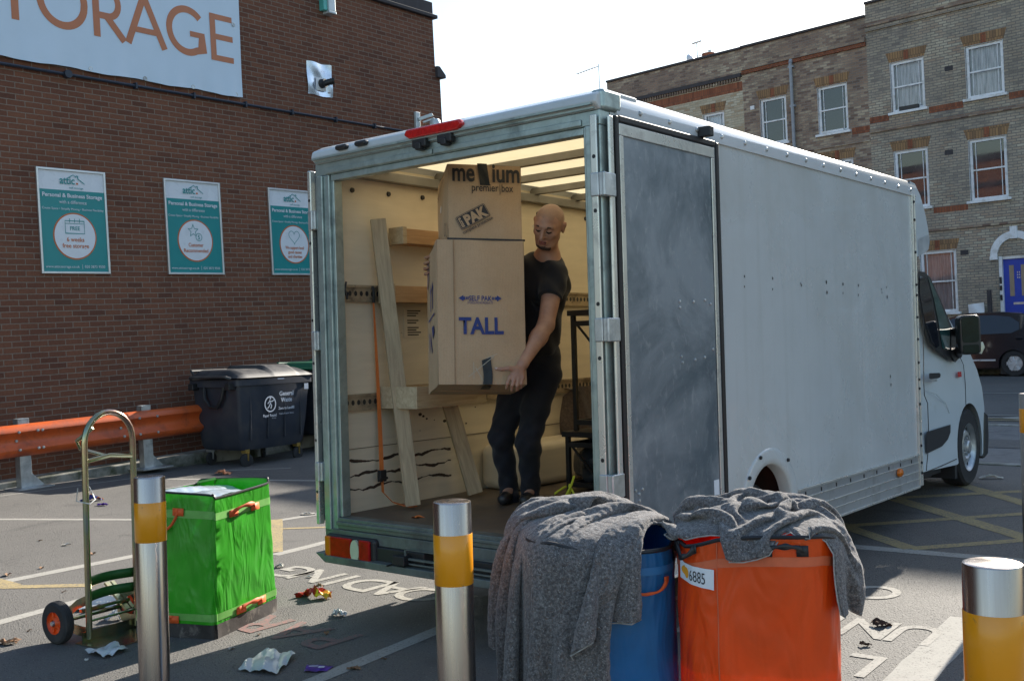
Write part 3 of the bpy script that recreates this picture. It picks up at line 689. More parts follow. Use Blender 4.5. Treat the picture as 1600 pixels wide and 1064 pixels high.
# door
k = MB(); cx = 2.43; Ri, Ro = .45, .64
k.raw([(cx+r_*cos(radians(a)), y_, 1.65+r_*sin(radians(a))) for a in range(0, 181, 9) for r_, y_ in ((Ri, -.05), (Ro, -.05), (Ro, .0), (Ri, .15))], [(i*4+j, i*4+(j+1) % 4, (i+1)*4+(j+1) % 4, (i+1)*4+j) for i in range(20) for j in range(4)])
k.box(cx-.09, cx+.09, -.09, .0, 1.65+Ri-.02, 1.65+Ro+.12)
for s_ in (-1, 1): k.box(cx+s_*.55-.10, cx+s_*.55+.10, -.06, .0, 1.55, 1.649)
k.build('door_arch', M_sash, H3, bev=.006)
# brick infill round the arch opening is part of the wall; the fanlight closes the arch
k = MB(); k.raw([(cx+Ri*cos(radians(a)), .10, 1.65+Ri*sin(radians(a))) for a in range(0, 181, 9)], [tuple(range(21))]); k.build('fanlight', M_frost, H3)
k = MB(); k.box(1.981, 2.07, .02, .15, -1.35, 1.649); k.box(2.79, 2.879, .02, .15, -1.35, 1.649); k.box(2.071, 2.789, .06, .14, 1.55, 1.649); k.build('door_frame', M_sash, H3, bev=.006)
k = MB(); k.box(2.071, 2.789, .11, .15, -1.35, 1.549); dr = k.build('door', M_blue, H3)
k = MB(); k.box(2.22, 2.34, .10, .115, .55, 1.38); k.box(2.52, 2.64, .10, .115, .55, 1.38); k.build('door_glass', M_frost, dr)
k = MB(); k.box(2.30, 2.56, .095, .112, .32, .38); k.build('letter_plate', M_galv, dr)
for q in range(6): 
    k = MB(); k.box(2.42+.05*(q % 2), 2.445+.05*(q % 2), .10, .112, 1.02+.07*(q//2), 1.06+.07*(q//2)); k.build('bell_push', M_galv, dr)
k = MB(); k.box(2.0, 2.05, -.01, .02, .9, 1.08); k.box(2.0, 2.05, -.01, .02, .72, .85); k.box(2.0, 2.05, -.01, .02, .45, .6); k.build('entry_phone', M_black, H3)
k = MB(); k.box(1.75, 1.85, -.3, -.2, -1.35, .75); tag(k.build('gate_post', M_coping, M=TM, bev=.01), 'dark post beside the blue house door', 'post')
# paper notice on the railing
k = MB(); k.grid(lambda u, v: (1.22+.42*u, -.22+.02*sin(u*6+v*4), .02+.36*v+.04*u), 10, 8); tag(k.build('plastic_sheet', M_pwhite, M=TM, smooth=True), 'pale crumpled sheet tied to the wall left of the blue door', 'sheet')
k = MB(); k.box(-1.4, 1.7, -1.3, -1.05, -1.5, -.35); tag(k.build('garden_wall', M_tB, M=TM), 'low dark brick garden wall in front of the terraced house', 'wall')
# aerials and a chimney pot
def aer(px0, py0, py1, label, dish=False, arm=0):
    u0, v0 = tuv(px0, py1, -1.2); u1, v1 = tuv(px0, py0, -1.2)
    P = empty('tv_aerial', TM @ T3(u0, 1.2, min(v0-.6, 8.6)), label, 'aerial', 'aerials on the terrace roof'); h = v1-min(v0-.6, 8.6)
    k = MB(); k.rod((0, 0, 0), (0, 0, h), .018, 6); k.build('mast', M_galv, P)
    k = MB()
    if arm: 
        k.rod((0, 0, h-.08), (arm, .0, h-.16), .016, 6)
        for q in range(7): k.rod((arm*(.2+.12*q), -.12, h-.1-.012*q), (arm*(.2+.12*q), .12, h-.1-.012*q), .012, 5)
    else: k.rod((-.18, 0, h-.02), (.18, 0, h), .03, 6); k.rod((0, 0, h*.6), (.5, 0, h*.62), .015, 6); k.box(.45, .55, -.02, .02, h*.6, h*.7)
    k.build('antenna', M_galv, P)
aer(937, 100, 137, 'thin roof aerial with a horizontal arm directly above the rear corner of the truck roof', arm=-1.1)
aer(1090, 66, 95, 'tall thin roof aerial standing beside the chimney pot')
u, v = tuv(1107, 92, -1.0)
k = MB(); k.lathe([(0, -.8), (.2, -.8), (.19, .05), (.22, .07), (.22, .17), (.17, .17), (.16, 0)], 16); tag(k.build('chimney_pot', M_redb, M=TM @ T3(u, 1.0, v), smooth=True), 'short red clay chimney pot on the terrace roof beside the aerial', 'chimney pot')
u, v = tuv(1080, 90, -1.1)
k = MB(); k.lathe([(0, .12), (.15, .09), (.27, .02), (.28, .0), (.15, .07), (0, .1)], 20, RY(radians(75))); tag(k.build('satellite_dish', M_sash, M=TM @ T3(u, 1.1, v-.15), smooth=True), 'small white satellite dish on the terrace roof left of the tall aerial', 'dish')

# ================================================================== PARKED CAR (hatchback across the street)
def wheel(P, x, y, z, r, wd, side=-1, alloy=True, nm='wheel', rimm=None):
    """axis along local Y; the visible face looks to side*Y"""
    o = MB(); t_ = r*.62
    o.lathe([(t_, -wd/2), (r*.93, -wd/2), (r*.985, -wd*.40), (r, -wd*.25), (r, wd*.25), (r*.985, wd*.40), (r*.93, wd/2), (t_, wd/2)], 48, FACE)
    if wd > .12:
        for q in (-.12, .12): o.lathe([(r*1.001, wd*(q-.02)), (r*1.003, wd*q), (r*1.001, wd*(q+.02))], 48, FACE)
    W_ = empty(nm, None); W_.parent = P; W_.matrix_basis = T3(x, y, z)
    o.build('tyre', M_rubber, W_, smooth=True, ang=30)
    k = MB(); m_ = side; f = wd/2
    if alloy:
        k.lathe([(t_, -f), (t_*1.02, -f*.9), (t_*.93, -f*.8), (t_*.9, f*.5), (0, f*.5)], 40, Matrix.Diagonal((1, -m_, 1, 1)) @ FACE if False else FACE)
        for s in range(6):
            a = s*pi/3; rr0, rr1 = t_*.18, t_*.95
            ca, sa = cos(a), sin(a); wid0, wid1 = t_*.14, t_*.20; yy = side*f*.82
            vs = []
            for yq in (yy, yy-side*.02): 
                for rr_, ww_ in ((rr0, wid0), (rr1, wid1)):
                    for s2 in (1, -1): vs.append((ca*rr_-sa*ww_*s2, yq, sa*rr_+ca*ww_*s2))
            k.raw(vs, [(0, 1, 3, 2), (4, 6, 7, 5), (0, 2, 6, 4), (1, 5, 7, 3), (2, 3, 7, 6), (0, 4, 5, 1)])
        k.lathe([(0, -.01), (t_*.25, -.01), (t_*.25, .01), (0, .01)], 20, T3(0, side*f*.84, 0) @ FACE)
    else:
        pr = [(t_, f), (t_*1.03, f*.95), (t_*.96, f*.80), (t_*.88, f*.55), (t_*.86, f*.30), (t_*.66, f*.72), (t_*.50, f*.78), (t_*.44, f*.55), (t_*.30, f*.55), (t_*.28, f*.95), (t_*.22, f*1.05), (0, f*1.05)]
        k.lathe([(a, b_) for a, b_ in pr], 48, FACE if side < 0 else FACE @ RX(pi))
    k.build('rim', rimm or M_galv, W_, smooth=True, ang=30)
    if not alloy:
        for s in range(10):
            a = s*2*pi/10; k = MB(); k.lathe([(0, 0), (t_*.075, 0), (t_*.075, .004), (0, .004)], 10, T3(cos(a)*t_*.77, side*f*.62, sin(a)*t_*.77) @ FACE); k.build('hole', M_black, W_)
        for s in range(5):
            a = s*2*pi/5; k = MB(); k.lathe([(0, .02), (t_*.05, .018), (t_*.055, 0)], 6, T3(cos(a)*t_*.37, side*f*.60, sin(a)*t_*.37) @ FACE); k.build('wheel_nut', M_galv, W_)
    return W_
M_carp = mat('black_car_paint', (.007, .008, .013), .15, var=.1, coat=.4, rvar=.04)
M_tint = mat('tinted_glass', (.012, .014, .02), .05, var=.1, spec=.8)
M_redl = mat('red_lens', (.62, .015, .015), .15, var=.25, vs=30, coat=.6)
M_alloy = mat('silver_alloy', (.72, .74, .78), .28, .55, var=.05)
CZ = gh(11.8, 25.0)
# rear wheel meets the road at the point seen in the photograph; local x runs to the rear, local y away from the camera
RW = Vector((11.85, 25.0, CZ)); CM = basis(RW, Pd, Qd, (0, 0, 1)) @ Matrix.Scale(1.03, 4)
CAR = empty('parked_hatchback', CM, 'shiny dark hatchback parked across the street in front of the terrace', 'car')
def loft_side(prof, ys, inset, fb=None):
    """closed body from a side outline (x,z): ys = list of (y, shrink)"""
    k = MB(); n = len(prof); vs = []
    cx_ = sum(p[0] for p in prof)/n; cz_ = sum(p[1] for p in prof)/n
    for y, s_ in ys:
        for x, z in prof:
            xx = cx_+(x-cx_)*(1-s_*.55 if not fb else 1-s_*fb); vs.append((xx, y+(inset(z) if y < 0.8 else -inset(z)), z-(s_*.06 if z > cz_ else 0)))
    m = len(ys); fs = [(i*n+j, i*n+(j+1) % n, (i+1)*n+(j+1) % n, (i+1)*n+j) for i in range(m-1) for j in range(n)]
    fs += [tuple(range(n)), tuple(range(m*n-1, (m-1)*n-1, -1))]
    return k.raw(vs, fs)
cprof = [(-3.05, .32), (-3.12, .55), (-3.0, .78), (-2.75, .90), (-2.1, 1.0), (-1.55, 1.40), (-1.1, 1.50), (-.3, 1.50), (.30, 1.42), (.48, 1.28), (.60, 1.0), (.66, .75), (.66, .45), (.60, .25), (.36, .22)]
arcR = [(.33*cos(radians(a)), .28+.34*sin(radians(a))) for a in range(0, 181, 15)]
arcF = [(-2.45+.33*cos(radians(a)), .28+.34*sin(radians(a))) for a in range(0, 181, 15)]
sprof = cprof[:-1]+[(.4, .2), (.33, .2)]+arcR[1:-1]+[(-.33, .2), (-2.12, .2)]+arcF[1:-1]+[(-2.78, .2)]
ins = lambda z: .0 if z < .85 else (z-.85)*.38
k = MB(); lay = [(0, .10), (.03, .02), (.15, 0), (1.45, 0), (1.57, .02), (1.6, .10)]; n = len(sprof); vs = []
for y, s_ in lay:
    for x, z in sprof: vs.append((-1.2+(x+1.2)*(1-s_*.12), y+(ins(z) if y < .8 else -ins(z)), z-(.02 if s_ > .05 and z > 1.4 else 0)))
fs = [(i*n+j, i*n+(j+1) % n, (i+1)*n+(j+1) % n, (i+1)*n+j) for i in range(len(lay)-1) for j in range(n)]+[tuple(range(n)), tuple(range(len(lay)*n-1, (len(lay)-1)*n-1, -1))]
k.raw(vs, fs); k.build('body', M_carp, CAR, smooth=True, ang=40)
Msd = T3(0, 0, 0)
def sidepoly(pts, off): return [(x, (ins(z))-off, z) for x, z in pts]
k = MB(); k.raw(sidepoly([(-1.95, 1.0), (-1.45, 1.38), (-.98, 1.43), (-.98, .98)], .012), [(0, 1, 2, 3)]); k.build('side_window', M_tint, CAR)
k = MB(); k.raw(sidepoly([(-.93, .98), (-.93, 1.43), (-.5, 1.43), (-.12, 1.38), (.1, 1.24), (.12, 1.08), (-.05, 1.0)], .012), [tuple(range(7))]); k.build('side_window', M_tint, CAR)
k = MB(); k.prism([(.36, .78), (.36, 1.02), (.40, 1.36), (.50, 1.30), (.60, 1.0), (.64, .78)], .02, .10, 'y'); k.build('tail_light', M_redl, CAR, bev=.02, M=T3(0, .03, 0))
k = MB(); k.box(-2.1, -.4, -.012, .01, .36, .40); k.build('side_trim', M_alloy, CAR, bev=.004)
k = MB(); k.box(.05, .18, -.02, .01, .86, .90); k.build('door_handle', M_carp, CAR, bev=.008)
k = MB(); k.box(-.335, .335, .1, .5, .05, .6); k.box(-2.78, -2.12, .1, .5, .05, .6); k.box(-2.9, .5, .15, 1.45, .16, .3); k.build('underbody', M_black, CAR)
wheel(CAR, 0, .12, .30, .30, .18, -1, True, rimm=M_alloy); wheel(CAR, -2.45, .12, .30, .30, .18, -1, True, rimm=M_alloy); wheel(CAR, 0, 1.48, .3, .3, .18, 1, True, rimm=M_alloy); wheel(CAR, -2.45, 1.48, .3, .3, .18, 1, True, rimm=M_alloy)
# ================================================================== LUTON BOX TRUCK  (local x forward, y to its left, z up; origin at its rear right corner)
TR = Vector((.452, 4.897, GZ)); TKM = basis(TR, Lv, Av, (0, 0, 1))
def tl(P): d = Vector(P)-TR; return Vector((d.dot(Lv), d.dot(Av), d.z))
def tside(px, py, y=0.):
    return tl(hit(px, py, TR+Av*y, Av))
TRUCK = empty('box_truck', TKM, 'large white box removal truck with its rear doors open and its load space showing', 'truck')
M_tw = mat('white_truck_panel', (.57, .595, .60), .24, var=.07, vs=1.1, coat=.25, dirt=(.46, .47, .45), ds=1.2, dth=(.45, .8))
M_tp = mat('white_cab_paint', (.62, .68, .71), .18, var=.04, vs=2, coat=.7, dirt=(.5, .52, .50), ds=3, dth=(.6, .8))
M_frame = mat('weathered_aluminium', (.42, .50, .48), .38, .65, var=.22, vs=5, dirt=(.22, .26, .25), ds=5, dth=(.45, .7), bump=.06, bs=40)
M_dframe = mat('dull_steel', (.20, .23, .22), .45, .5, var=.25, vs=6, dirt=(.12, .13, .12), ds=6, dth=(.4, .65), bump=.1, bs=40)
M_pole = mat('bright_aluminium', (.68, .68, .64), .28, .6, var=.10, vs=5, dirt=(.45, .44, .41), ds=8, dth=(.55, .7))
M_skirt = mat('anodised_skirt', (.48, .50, .52), .38, .6, var=.12, vs=3, stretch=(.2, 1, 1), dirt=(.3, .3, .3), ds=5, dth=(.5, .75))
_m = MATS['white_truck_panel']; _N = NT(_m); _b = _N.n['Principled BSDF']; _l = _b.inputs['Base Color'].links[0].from_socket
_s = _N.ramp(_N.noise(_N.coord(scale=(5, 1, .22)), 2.4, 6, .7, .3), [(.50, 0.), (.74, .40)])
_g = _N.ramp(_N.noise(_N.coord(scale=(1, 1, 1)), 26, 6, .8), [(.56, 0.), (.70, .12)])
_N.link(_N.mix(_g, _N.mix(_s, _l, (.43, .44, .42)), (.36, .36, .34)), _b.inputs['Base Color'])
def ply(name, c, sc=1., stain=(.30, .22, .14)):
    m, N, b = newmat(name); v = N.coord(scale=(.6, 3., 5.))
    n1 = N.noise(v, 2.2, 7, .6, .8); big = N.noise(N.coord(), 1.1, 4)
    base = N.mix(N.ramp(n1, [(.3, 0.), (.7, 1.)]), tuple(x*.84 for x in c), c)
    base = N.mix(N.ramp(big, [(.45, 0.), (.8, .35)]), base, stain)
    sc_ = N.noise(N.coord(scale=(1, 1, 6)), 9, 8, .75, 1.2); base = N.mix(N.ramp(sc_, [(.66, 0.), (.70, .55)]), base, (.16, .12, .09))
    N.link(base, b.inputs['Base Color']); b.inputs['Roughness'].default_value = .55
    N.link(N.bump(n1, .12, .004), b.inputs['Normal']); return m
M_ply = ply('varnished_plywood', (.80, .70, .53))
M_floorw = mat('worn_phenolic_floor', (.105, .080, .060), .5, var=.35, vs=6, stretch=(.3, 2, 1), dirt=(.20, .15, .10), ds=4, dth=(.48, .7), bump=.15, bs=40)
M_bow = mat('grey_steel_bow', (.24, .23, .21), .5, .3, var=.2)
M_trim = mat('glossy_roof_trim', (.70, .72, .74), .13, var=.04, coat=1., rvar=.05)
M_rubstrip = mat('black_rubber_seal', (.016, .014, .015), .5, var=.2)
def door_skin():
    m, N, b = newmat('galvanised_door_skin'); v = N.coord()
    a = N.noise(v, 1.6, 6, .65, .6); f = N.noise(N.coord(scale=(1, 1, .5)), 22, 6, .7, .5); st = N.noise(N.coord(scale=(14, 1, 1.)), 2.2, 5, .7, 1.)
    base = N.mix(N.ramp(a, [(.40, 0.), (.60, 1.)]), (.12, .155, .185), (.27, .305, .34))
    base = N.mix(N.ramp(f, [(.55, 0.), (.68, .35)]), base, (.46, .48, .50))
    base = N.mix(N.ramp(st, [(.62, 0.), (.7, .25)]), base, (.40, .41, .42))
    N.link(base, b.inputs['Base Color']); b.inputs['Metallic'].default_value = .35
    N.link(N.ramp(a, [(.3, .30), (.7, .48)]), b.inputs['Roughness']); N.link(N.bump(a, .12, .02), b.inputs['Normal']); return m
M_skin = door_skin()
def translucent_roof():
    m, N, b = newmat('translucent_roof'); v = N.coord(); n1 = N.noise(v, 5, 6, .7)
    col = N.mix(n1, (.74, .60, .34), (.85, .73, .47)); N.link(col, b.inputs['Base Color']); b.inputs['Roughness'].default_value = .5
    t = N.add('ShaderNodeBsdfTranslucent'); N.link(col, t.inputs[0]); mx = N.add('ShaderNodeMixShader'); mx.inputs[0].default_value = .58
    N.link(b.outputs[0], mx.inputs[1]); N.link(t.outputs[0], mx.inputs[2]); N.link(mx.outputs[0], N.n['Material Output'].inputs[0]); return m
M_troof = translucent_roof()
BW, BL, ZT = 2.0, 4.18, 2.49
ZF = .363
# --- load space
k = MB(); k.box(.0, 4.1, .04, 1.96, .30, ZF); k.build('floor', M_floorw, TRUCK)
# side panels with wheel arches cut out (right) -- a flat outline extruded
def side_panel(y0, y1, nm, m):
    pts = [(.06, .395), (1.30, .395)]
    pts += [(1.62+.315*cos(radians(a)), .33+.30*sin(radians(a))) for a in range(168, 11, -12)]
    pts += [(1.94, .395), (4.18, .395), (4.18, 2.40), (.06, 2.40)]
    k = MB(); k.prism(pts, y0, y1, 'y'); return k.build(nm, m, TRUCK)
side_panel(0, .025, 'side_panel', M_tw); side_panel(1.975, 2.0, 'side_panel', M_tw)
k = MB(); k.box(.06, 1.2, .026, .045, .40, 2.40); k.box(1.2, 2.04, .026, .045, .67, 2.40); k.box(2.04, 4.1, .026, .045, .40, 2.40); k.box(4.1, 4.15, .026, 1.974, .30, 2.44)
# the left lining: kept as its own panel
k.build('inner_lining', M_ply, TRUCK)
k = MB(); k.box(.06, 4.1, 1.945, 1.974, .30, 2.44); LIN = k.build('inner_lining', M_ply, TRUCK)
M_scuff = mat('dark_scuff', (.05, .03, .02), .7, var=.3)
k = MB(); rr = Rnd(9)
for zz in (.50, .58, .66):
    pts = []
    for i in range(31):
        x = .10+i*.03; pts.append((x, zz+.010*sin(i*.5+zz*30)+rr.u(-.005, .005)))
    for i in range(30):
        h = .002+.007*abs(sin(i*.33+zz*11))**2+rr.u(0, .002)
        a, b_ = pts[i], pts[i+1]; k.raw([(a[0], 1.9435, a[1]-h), (b_[0], 1.9435, b_[1]-h), (b_[0], 1.9435, b_[1]+h), (a[0], 1.9435, a[1]+h)], [(0, 1, 2, 3)])
for q in range(9):
    x = .72+.6*((q*.618) % 1)**2; z = .80+.12*((q*.37) % 1); r = .003+.009*((q*.77) % 1)
    k.raw([(x+r*cos(a)*1.6, 1.9433, z+r*sin(a)) for a in [i*pi/4 for i in range(8)]], [tuple(range(8))])
k.build('scuff_marks', M_scuff, LIN)
k = MB(); k.box(.1, 3.9, 1.941, 1.9445, .735, .738); k.build('panel_joint', M_scuff, LIN)
k = MB(); k.grid(lambda u, v: (.0+4.18*u, .03+1.94*v, 2.455+.02*sin(pi*v)), 20, 10); k.build('roof', M_troof, TRUCK, smooth=True)
for i in range(8):
    x = .42+i*.50; k = MB(); k.box(x, x+.03, .05, 1.95, 2.405, 2.445); k.box(x-.012, x+.042, .05, 1.95, 2.399, 2.4045); k.build('roof_bow', M_bow, TRUCK)
for y0, y1 in ((.045, .10), (1.89, 1.945)):
    k = MB(); k.box(.06, 4.1, y0, y1, 2.34, 2.40); k.build('roof_rail', M_bow, TRUCK, bev=.006)
for i in range(12):
    k = MB(); x = .20+i*.30; k.lathe([(0, .012), (.014, .010), (.016, 0)], 10, T3(x, 1.944, 2.27+.005*(i % 3)) @ FACE); k.build('coach_bolt', M_black, TRUCK, smooth=True)
# lashing rails with holes along the left wall (and right)
M_track = mat('lashing_track', (.38, .30, .20), .5, .35, var=.3, vs=9, dirt=(.10, .08, .06), ds=10, dth=(.5, .7))
for zz in (1.655, 1.01):
    k = MB(); k.box(.06, 4.1, 1.925, 1.944, zz-.045, zz+.045); k.box(.06, 4.1, 1.915, 1.924, zz+.035, zz+.05); k.box(.06, 4.1, 1.915, 1.924, zz-.05, zz-.035); o = k.build('lashing_rail', M_track, TRUCK)
    k = MB()
    for i in range(58):
        x = .10+i*.045; k.raw([(x+.013*cos(a), 1.9245, zz+.016*sin(a)) for a in [j*pi/5 for j in range(10)]], [tuple(range(10))])
    k.build('rail_holes', M_black, o)
# inner wheel arch box on the left
k = MB(); k.box(1.28, 2.16, 1.62, 1.9445, ZF, .66); k.build('wheel_box', M_ply, TRUCK, bev=.06, seg=4)
k = MB(); k.box(1.1, 2.14, .366, .50, ZF, .66); k.box(1.1, 2.14, .046, .50, .661, .69); k.build('wheel_box', M_ply, TRUCK, bev=.06, seg=4)
# --- rear frame
k = MB(); k.box(-.03, .055, .0, .095, .30, 2.33); k.box(-.045, -.0305, .03, .075, .31, 2.33); k.build('rear_post', M_frame, TRUCK, bev=.006)
k = MB(); k.box(-.03, .055, 1.885, 2.0, .27, 2.33); k.box(-.045, -.0305, 1.93, 1.975, .28, 2.33); k.box(-.015, .05, 1.86, 1.8845, .365, 2.31); k.build('rear_post', M_frame, TRUCK, bev=.006)
k = MB(); k.box(-.03, .055, .0, 2.0, 2.331, 2.40); k.box(-.02, .04, .10, 1.88, 2.295, 2.3305); k.box(-.04, -.0305, .1, 1.05, 2.335, 2.365); k.box(-.04, -.0305, 1.06, 1.9, 2.335, 2.365); k.build('header', M_frame, TRUCK, bev=.005)
k = MB(); k.prism([(.30, 2.505), (.02, 2.505), (-.055, 2.47), (-.065, 2.43), (-.03, 2.401), (.30, 2.401)], .0, 2.0, 'y'); k.build('roof_cap', M_tw, TRUCK, bev=.012, seg=3)
for zz, pr in ((2.425, .072), (2.41, .05)):
    k = MB(); k.box(-pr, -pr+.02, .02, 1.98, zz-.006, zz+.004); k.build('drip_strip', M_frame, TRUCK)
k = MB(); k.box(-.035, .05, .096, 1.884, .30, ZF+.002); k.box(-.05, .03, .096, 1.884, .325, .345); k.box(-.045, .0, .02, 1.98, .235, .2995); k.build('rear_sill', M_dframe, TRUCK, bev=.005)
# roof edge capping, rounded, both sides
def cap(y, s):
    pr = [(y-s*.012, 2.385), (y-s*.014, 2.43), (y-s*.008, 2.465), (y+s*.01, 2.495), (y+s*.04, 2.51), (y+s*.09, 2.515), (y+s*.09, 2.46), (y+s*.026, 2.40), (y+s*.026, 2.385)]
    k = MB(); k.prism(pr, .10, 4.30, 'x'); return k.build('roof_edge_trim', M_trim, TRUCK, smooth=True, ang=45)
cap(0, 1); cap(2.0, -1)
k = MB(); k.box(-.02, .14, -.016, .06, 2.40, 2.50); k.build('corner_casting', M_frame, TRUCK, bev=.02, seg=3)
for i in range(15):
    x = .30+i*.275; k = MB(); k.lathe([(0, .010), (.009, .009), (.0135, .003), (.0135, 0)], 12, T3(x, -.014, 2.425) @ FACE); k.build('rivet', M_galv, TRUCK, smooth=True)
for x, zs in ((4.215, [2.34, 2.2, 1.95, 1.7, 1.62, 1.45, 1.28, 1.1, .97, .9, .78, .55, .46, .33, .25]),):
    for z in zs: k = MB(); k.lathe([(0, .010), (.009, .008), (.011, 0)], 8, T3(x, -.014, z) @ FACE); k.build('rivet', M_black, TRUCK, smooth=True)
k = MB(); k.box(4.182, 4.19, -.016, .02, .15, 2.40); k.box(4.19, 4.235, -.012, .0, .15, 2.40); k.box(4.236, 4.246, -.016, .05, .15, 2.40); k.build('corner_trim', M_pole, TRUCK, bev=.003)
# --- right door leaf folded back along the side: the galvanised inner face is seen
k = MB(); k.box(.065, 1.035, -.052, -.020, .33, 2.365); DOOR = k.build('rear_door', M_skin, TRUCK, M=T3(0, .025, 0))
k = MB()
k.box(.050, .080, -.062, -.015, .31, 2.38); k.box(1.018, 1.050, -.062, -.015, .31, 2.38); k.box(.0801, 1.0099, -.062, -.015, 2.35, 2.385); k.box(.0801, 1.0099, -.062, -.015, .31, .35)
k.build('door_seal', M_rubstrip, DOOR, bev=.008)
k = MB(); k.box(.0805, 1.0, -.060, -.053, 2.29, 2.345); k.box(.0805, .115, -.060, -.053, .355, 2.289); k.box(.965, 1.0, -.060, -.053, .355, 2.289)
k.build('door_edge_trim', M_pole, DOOR, bev=.003)
for x, z in [(.11, 2.30), (.28, 2.315), (.62, 2.315), (.98, 2.30), (.1, 2.27), (.1, 1.9), (.1, 1.4), (.1, 1.0), (.1, .7), (.98, 2.27), (.98, 1.9), (.98, 1.6), (.98, 1.3), (.98, .9), (.60, 1.52), (.60, 1.49), (.60, 1.24), (.61, 1.21), (.74, 1.52), (.86, 1.53), (.92, 1.51), (.74, 1.22), (.84, 1.23), (.93, 1.27), (.14, .62), (.17, .60), (.2, .62), (.17, .57)]:
    k = MB(); k.lathe([(0, .006), (.007, .005), (.009, 0)], 8, T3(x, -.0535, z) @ FACE); k.build('screw', M_galv, DOOR, smooth=True)
k = MB(); k.box(.90, .955, -.0545, -.053, .50, .58); k.build('label', M_pwhite, DOOR)
M_smear = mat('pale_smear', (.36, .38, .40), .5, var=.2)
# hinge poles
for y0, y1, x0, x1 in ((.003, .040, -.056, -.0465), (-.030, -.015, .004, .042)):
    k = MB(); k.box(x0, x1, y0, y1, .31, 2.375); k.build('hinge_pole', M_pole, TRUCK, bev=.008, seg=3)
for z in (2.05, 1.38, .66):
    k = MB(); k.box(-.062, -.030, -.006, .042, z-.055, z+.055); k.box(-.062, .043, -.036, -.0065, z-.055, z+.055); k.tube([(-.058, -.034, z-.056), (-.058, -.034, z+.056)], .008, 10); k.build('hinge', M_galv, TRUCK, bev=.006)
for z in (2.18, 1.93, 1.5, 1.25, .78, .53):
    k = MB(); k.lathe([(0, 0), (.010, 0)], 10, T3(-.0568, .02, z) @ RZ(-pi/2) @ FACE); k.build('bolt_hole', M_black, TRUCK)
k = MB(); k.box(.86, .90, -.09, -.01, 2.385, 2.44); k.build('door_stay', M_black, TRUCK, bev=.006)
# --- left door leaf folded back along the far side, seen edge on
k = MB(); k.box(.0, .97, 2.045, 2.078, .33, 2.365); D2 = k.build('rear_door', M_skin, TRUCK)
k = MB(); k.box(-.012, .02, 2.078, 2.092, .31, 2.38); k.box(.0, .97, 2.0785, 2.086, .33, 2.36); k.build('door_seal', M_rubstrip, D2)
k = MB(); k.box(-.03, .012, 2.045, 2.077, .31, 2.375); k.build('hinge_pole', M_pole, TRUCK, bev=.008, seg=3)
for z in (2.08, 1.38, .62):
    k = MB(); k.box(-.046, .03, 1.995, 2.06, z-.055, z+.055); k.tube([(-.048, 2.02, z-.056), (-.048, 2.02, z+.056)], .009, 10); k.build('hinge', M_galv, TRUCK, bev=.006)
for z in (2.2, 1.95, 1.5, 1.25, .8, .5):
    k = MB(); k.lathe([(0, 0), (.009, 0)], 10, T3(-.0308, 2.06, z) @ RZ(-pi/2) @ FACE); k.build('bolt_hole', M_black, TRUCK)
# --- lamps and fittings on the header
k = MB(); k.prism([(.80, 2.45), (.84, 2.425), (1.18, 2.425), (1.22, 2.45), (1.20, 2.478), (.82, 2.478)], -.088, -.05, 'x'); k.build('brake_light', M_redl, TRUCK, bev=.012, seg=3)
k = MB()
for i in range(14): k.box(-.0905, -.088, .86+.023*i, .870+.023*i, 2.435, 2.468)
k.build('lens_ribs', M_redl, TRUCK)
for y in (1.72, 1.56):
    k = MB(); k.box(-.09, -.05, y-.045, y+.045, 2.445, 2.475); k.build('number_lamp', M_black, TRUCK, bev=.014, seg=3)
for y in (1.12, .94):
    k = MB(); k.box(-.075, -.035, y-.05, y+.05, 2.375, 2.42); k.box(-.085, -.03, y-.02, y+.02, 2.36, 2.40); k.build('door_catch', M_black, TRUCK, bev=.008)
# --- tail light, bumper, step, number plate frame
k = MB(); k.box(-.06, .05, 1.18, 1.95, .13, .2345); k.box(-.06, .05, .1, .9, .13, .2345); k.build('rear_crossmember', M_black, TRUCK, bev=.01)
M_redd = mat('deep_red_lens', (.36, .002, .003), .3, var=.35, vs=25, spec=.3)
M_orl = mat('orange_lens', (.62, .15, .005), .3, var=.2); M_wl = mat('clear_lens', (.55, .55, .42), .15, var=.2, coat=.6)
for yl, s_ in ((1.955, -1), (.05, 1)):
    k = MB(); y1 = yl; y2 = yl+s_*.42; k.box(-.075, -.03, min(y1, y2), max(y1, y2), .125, .275); tlp = k.build('tail_light', M_black, TRUCK, bev=.03, seg=4)
    def seg_(a, b_, m, nm):
        k = MB(); ya, yb = yl+s_*a, yl+s_*b_; k.box(-.088, -.07, min(ya, yb), max(ya, yb), .135, .265); k.build(nm, m, tlp, bev=.01, seg=3)
    seg_(.012, .060, M_orl, 'indicator'); seg_(.0605, .235, M_redd, 'brake_lens'); seg_(.295, .385, M_redd, 'brake_lens')
    k = MB(); yc = yl+s_*.265; k.raw([(-.089, yc+.035*cos(a), .20+.062*sin(a)) for a in [i*pi/12 for i in range(24)]]+[(-.07, yc+.035*cos(a), .20+.062*sin(a)) for a in [i*pi/12 for i in range(24)]], [tuple(range(24))]+[(i, (i+1) % 24, (i+1) % 24+24, i+24) for i in range(24)]); k.build('reverse_lens', M_wl, tlp)
k = MB(); k.prism([(-.10, .115), (-.10, .155), (.0, .165), (.0, .115)], .03, 1.93, 'y'); k.prism([(1.93, .115), (2.01, .165), (1.93, .165)], -.10, 0, 'x'); k.build('rear_step', M_dframe, TRUCK, bev=.004)
k = MB(); k.box(-.085, -.075, .62, 1.30, .245, .250); k.box(-.085, -.075, .62, 1.30, .170, .178); k.box(-.085, -.075, 1.29, 1.30, .17, .25); k.box(-.088, -.07, .64, 1.28, .195, .205); k.build('plate_holder', M_dframe, TRUCK)
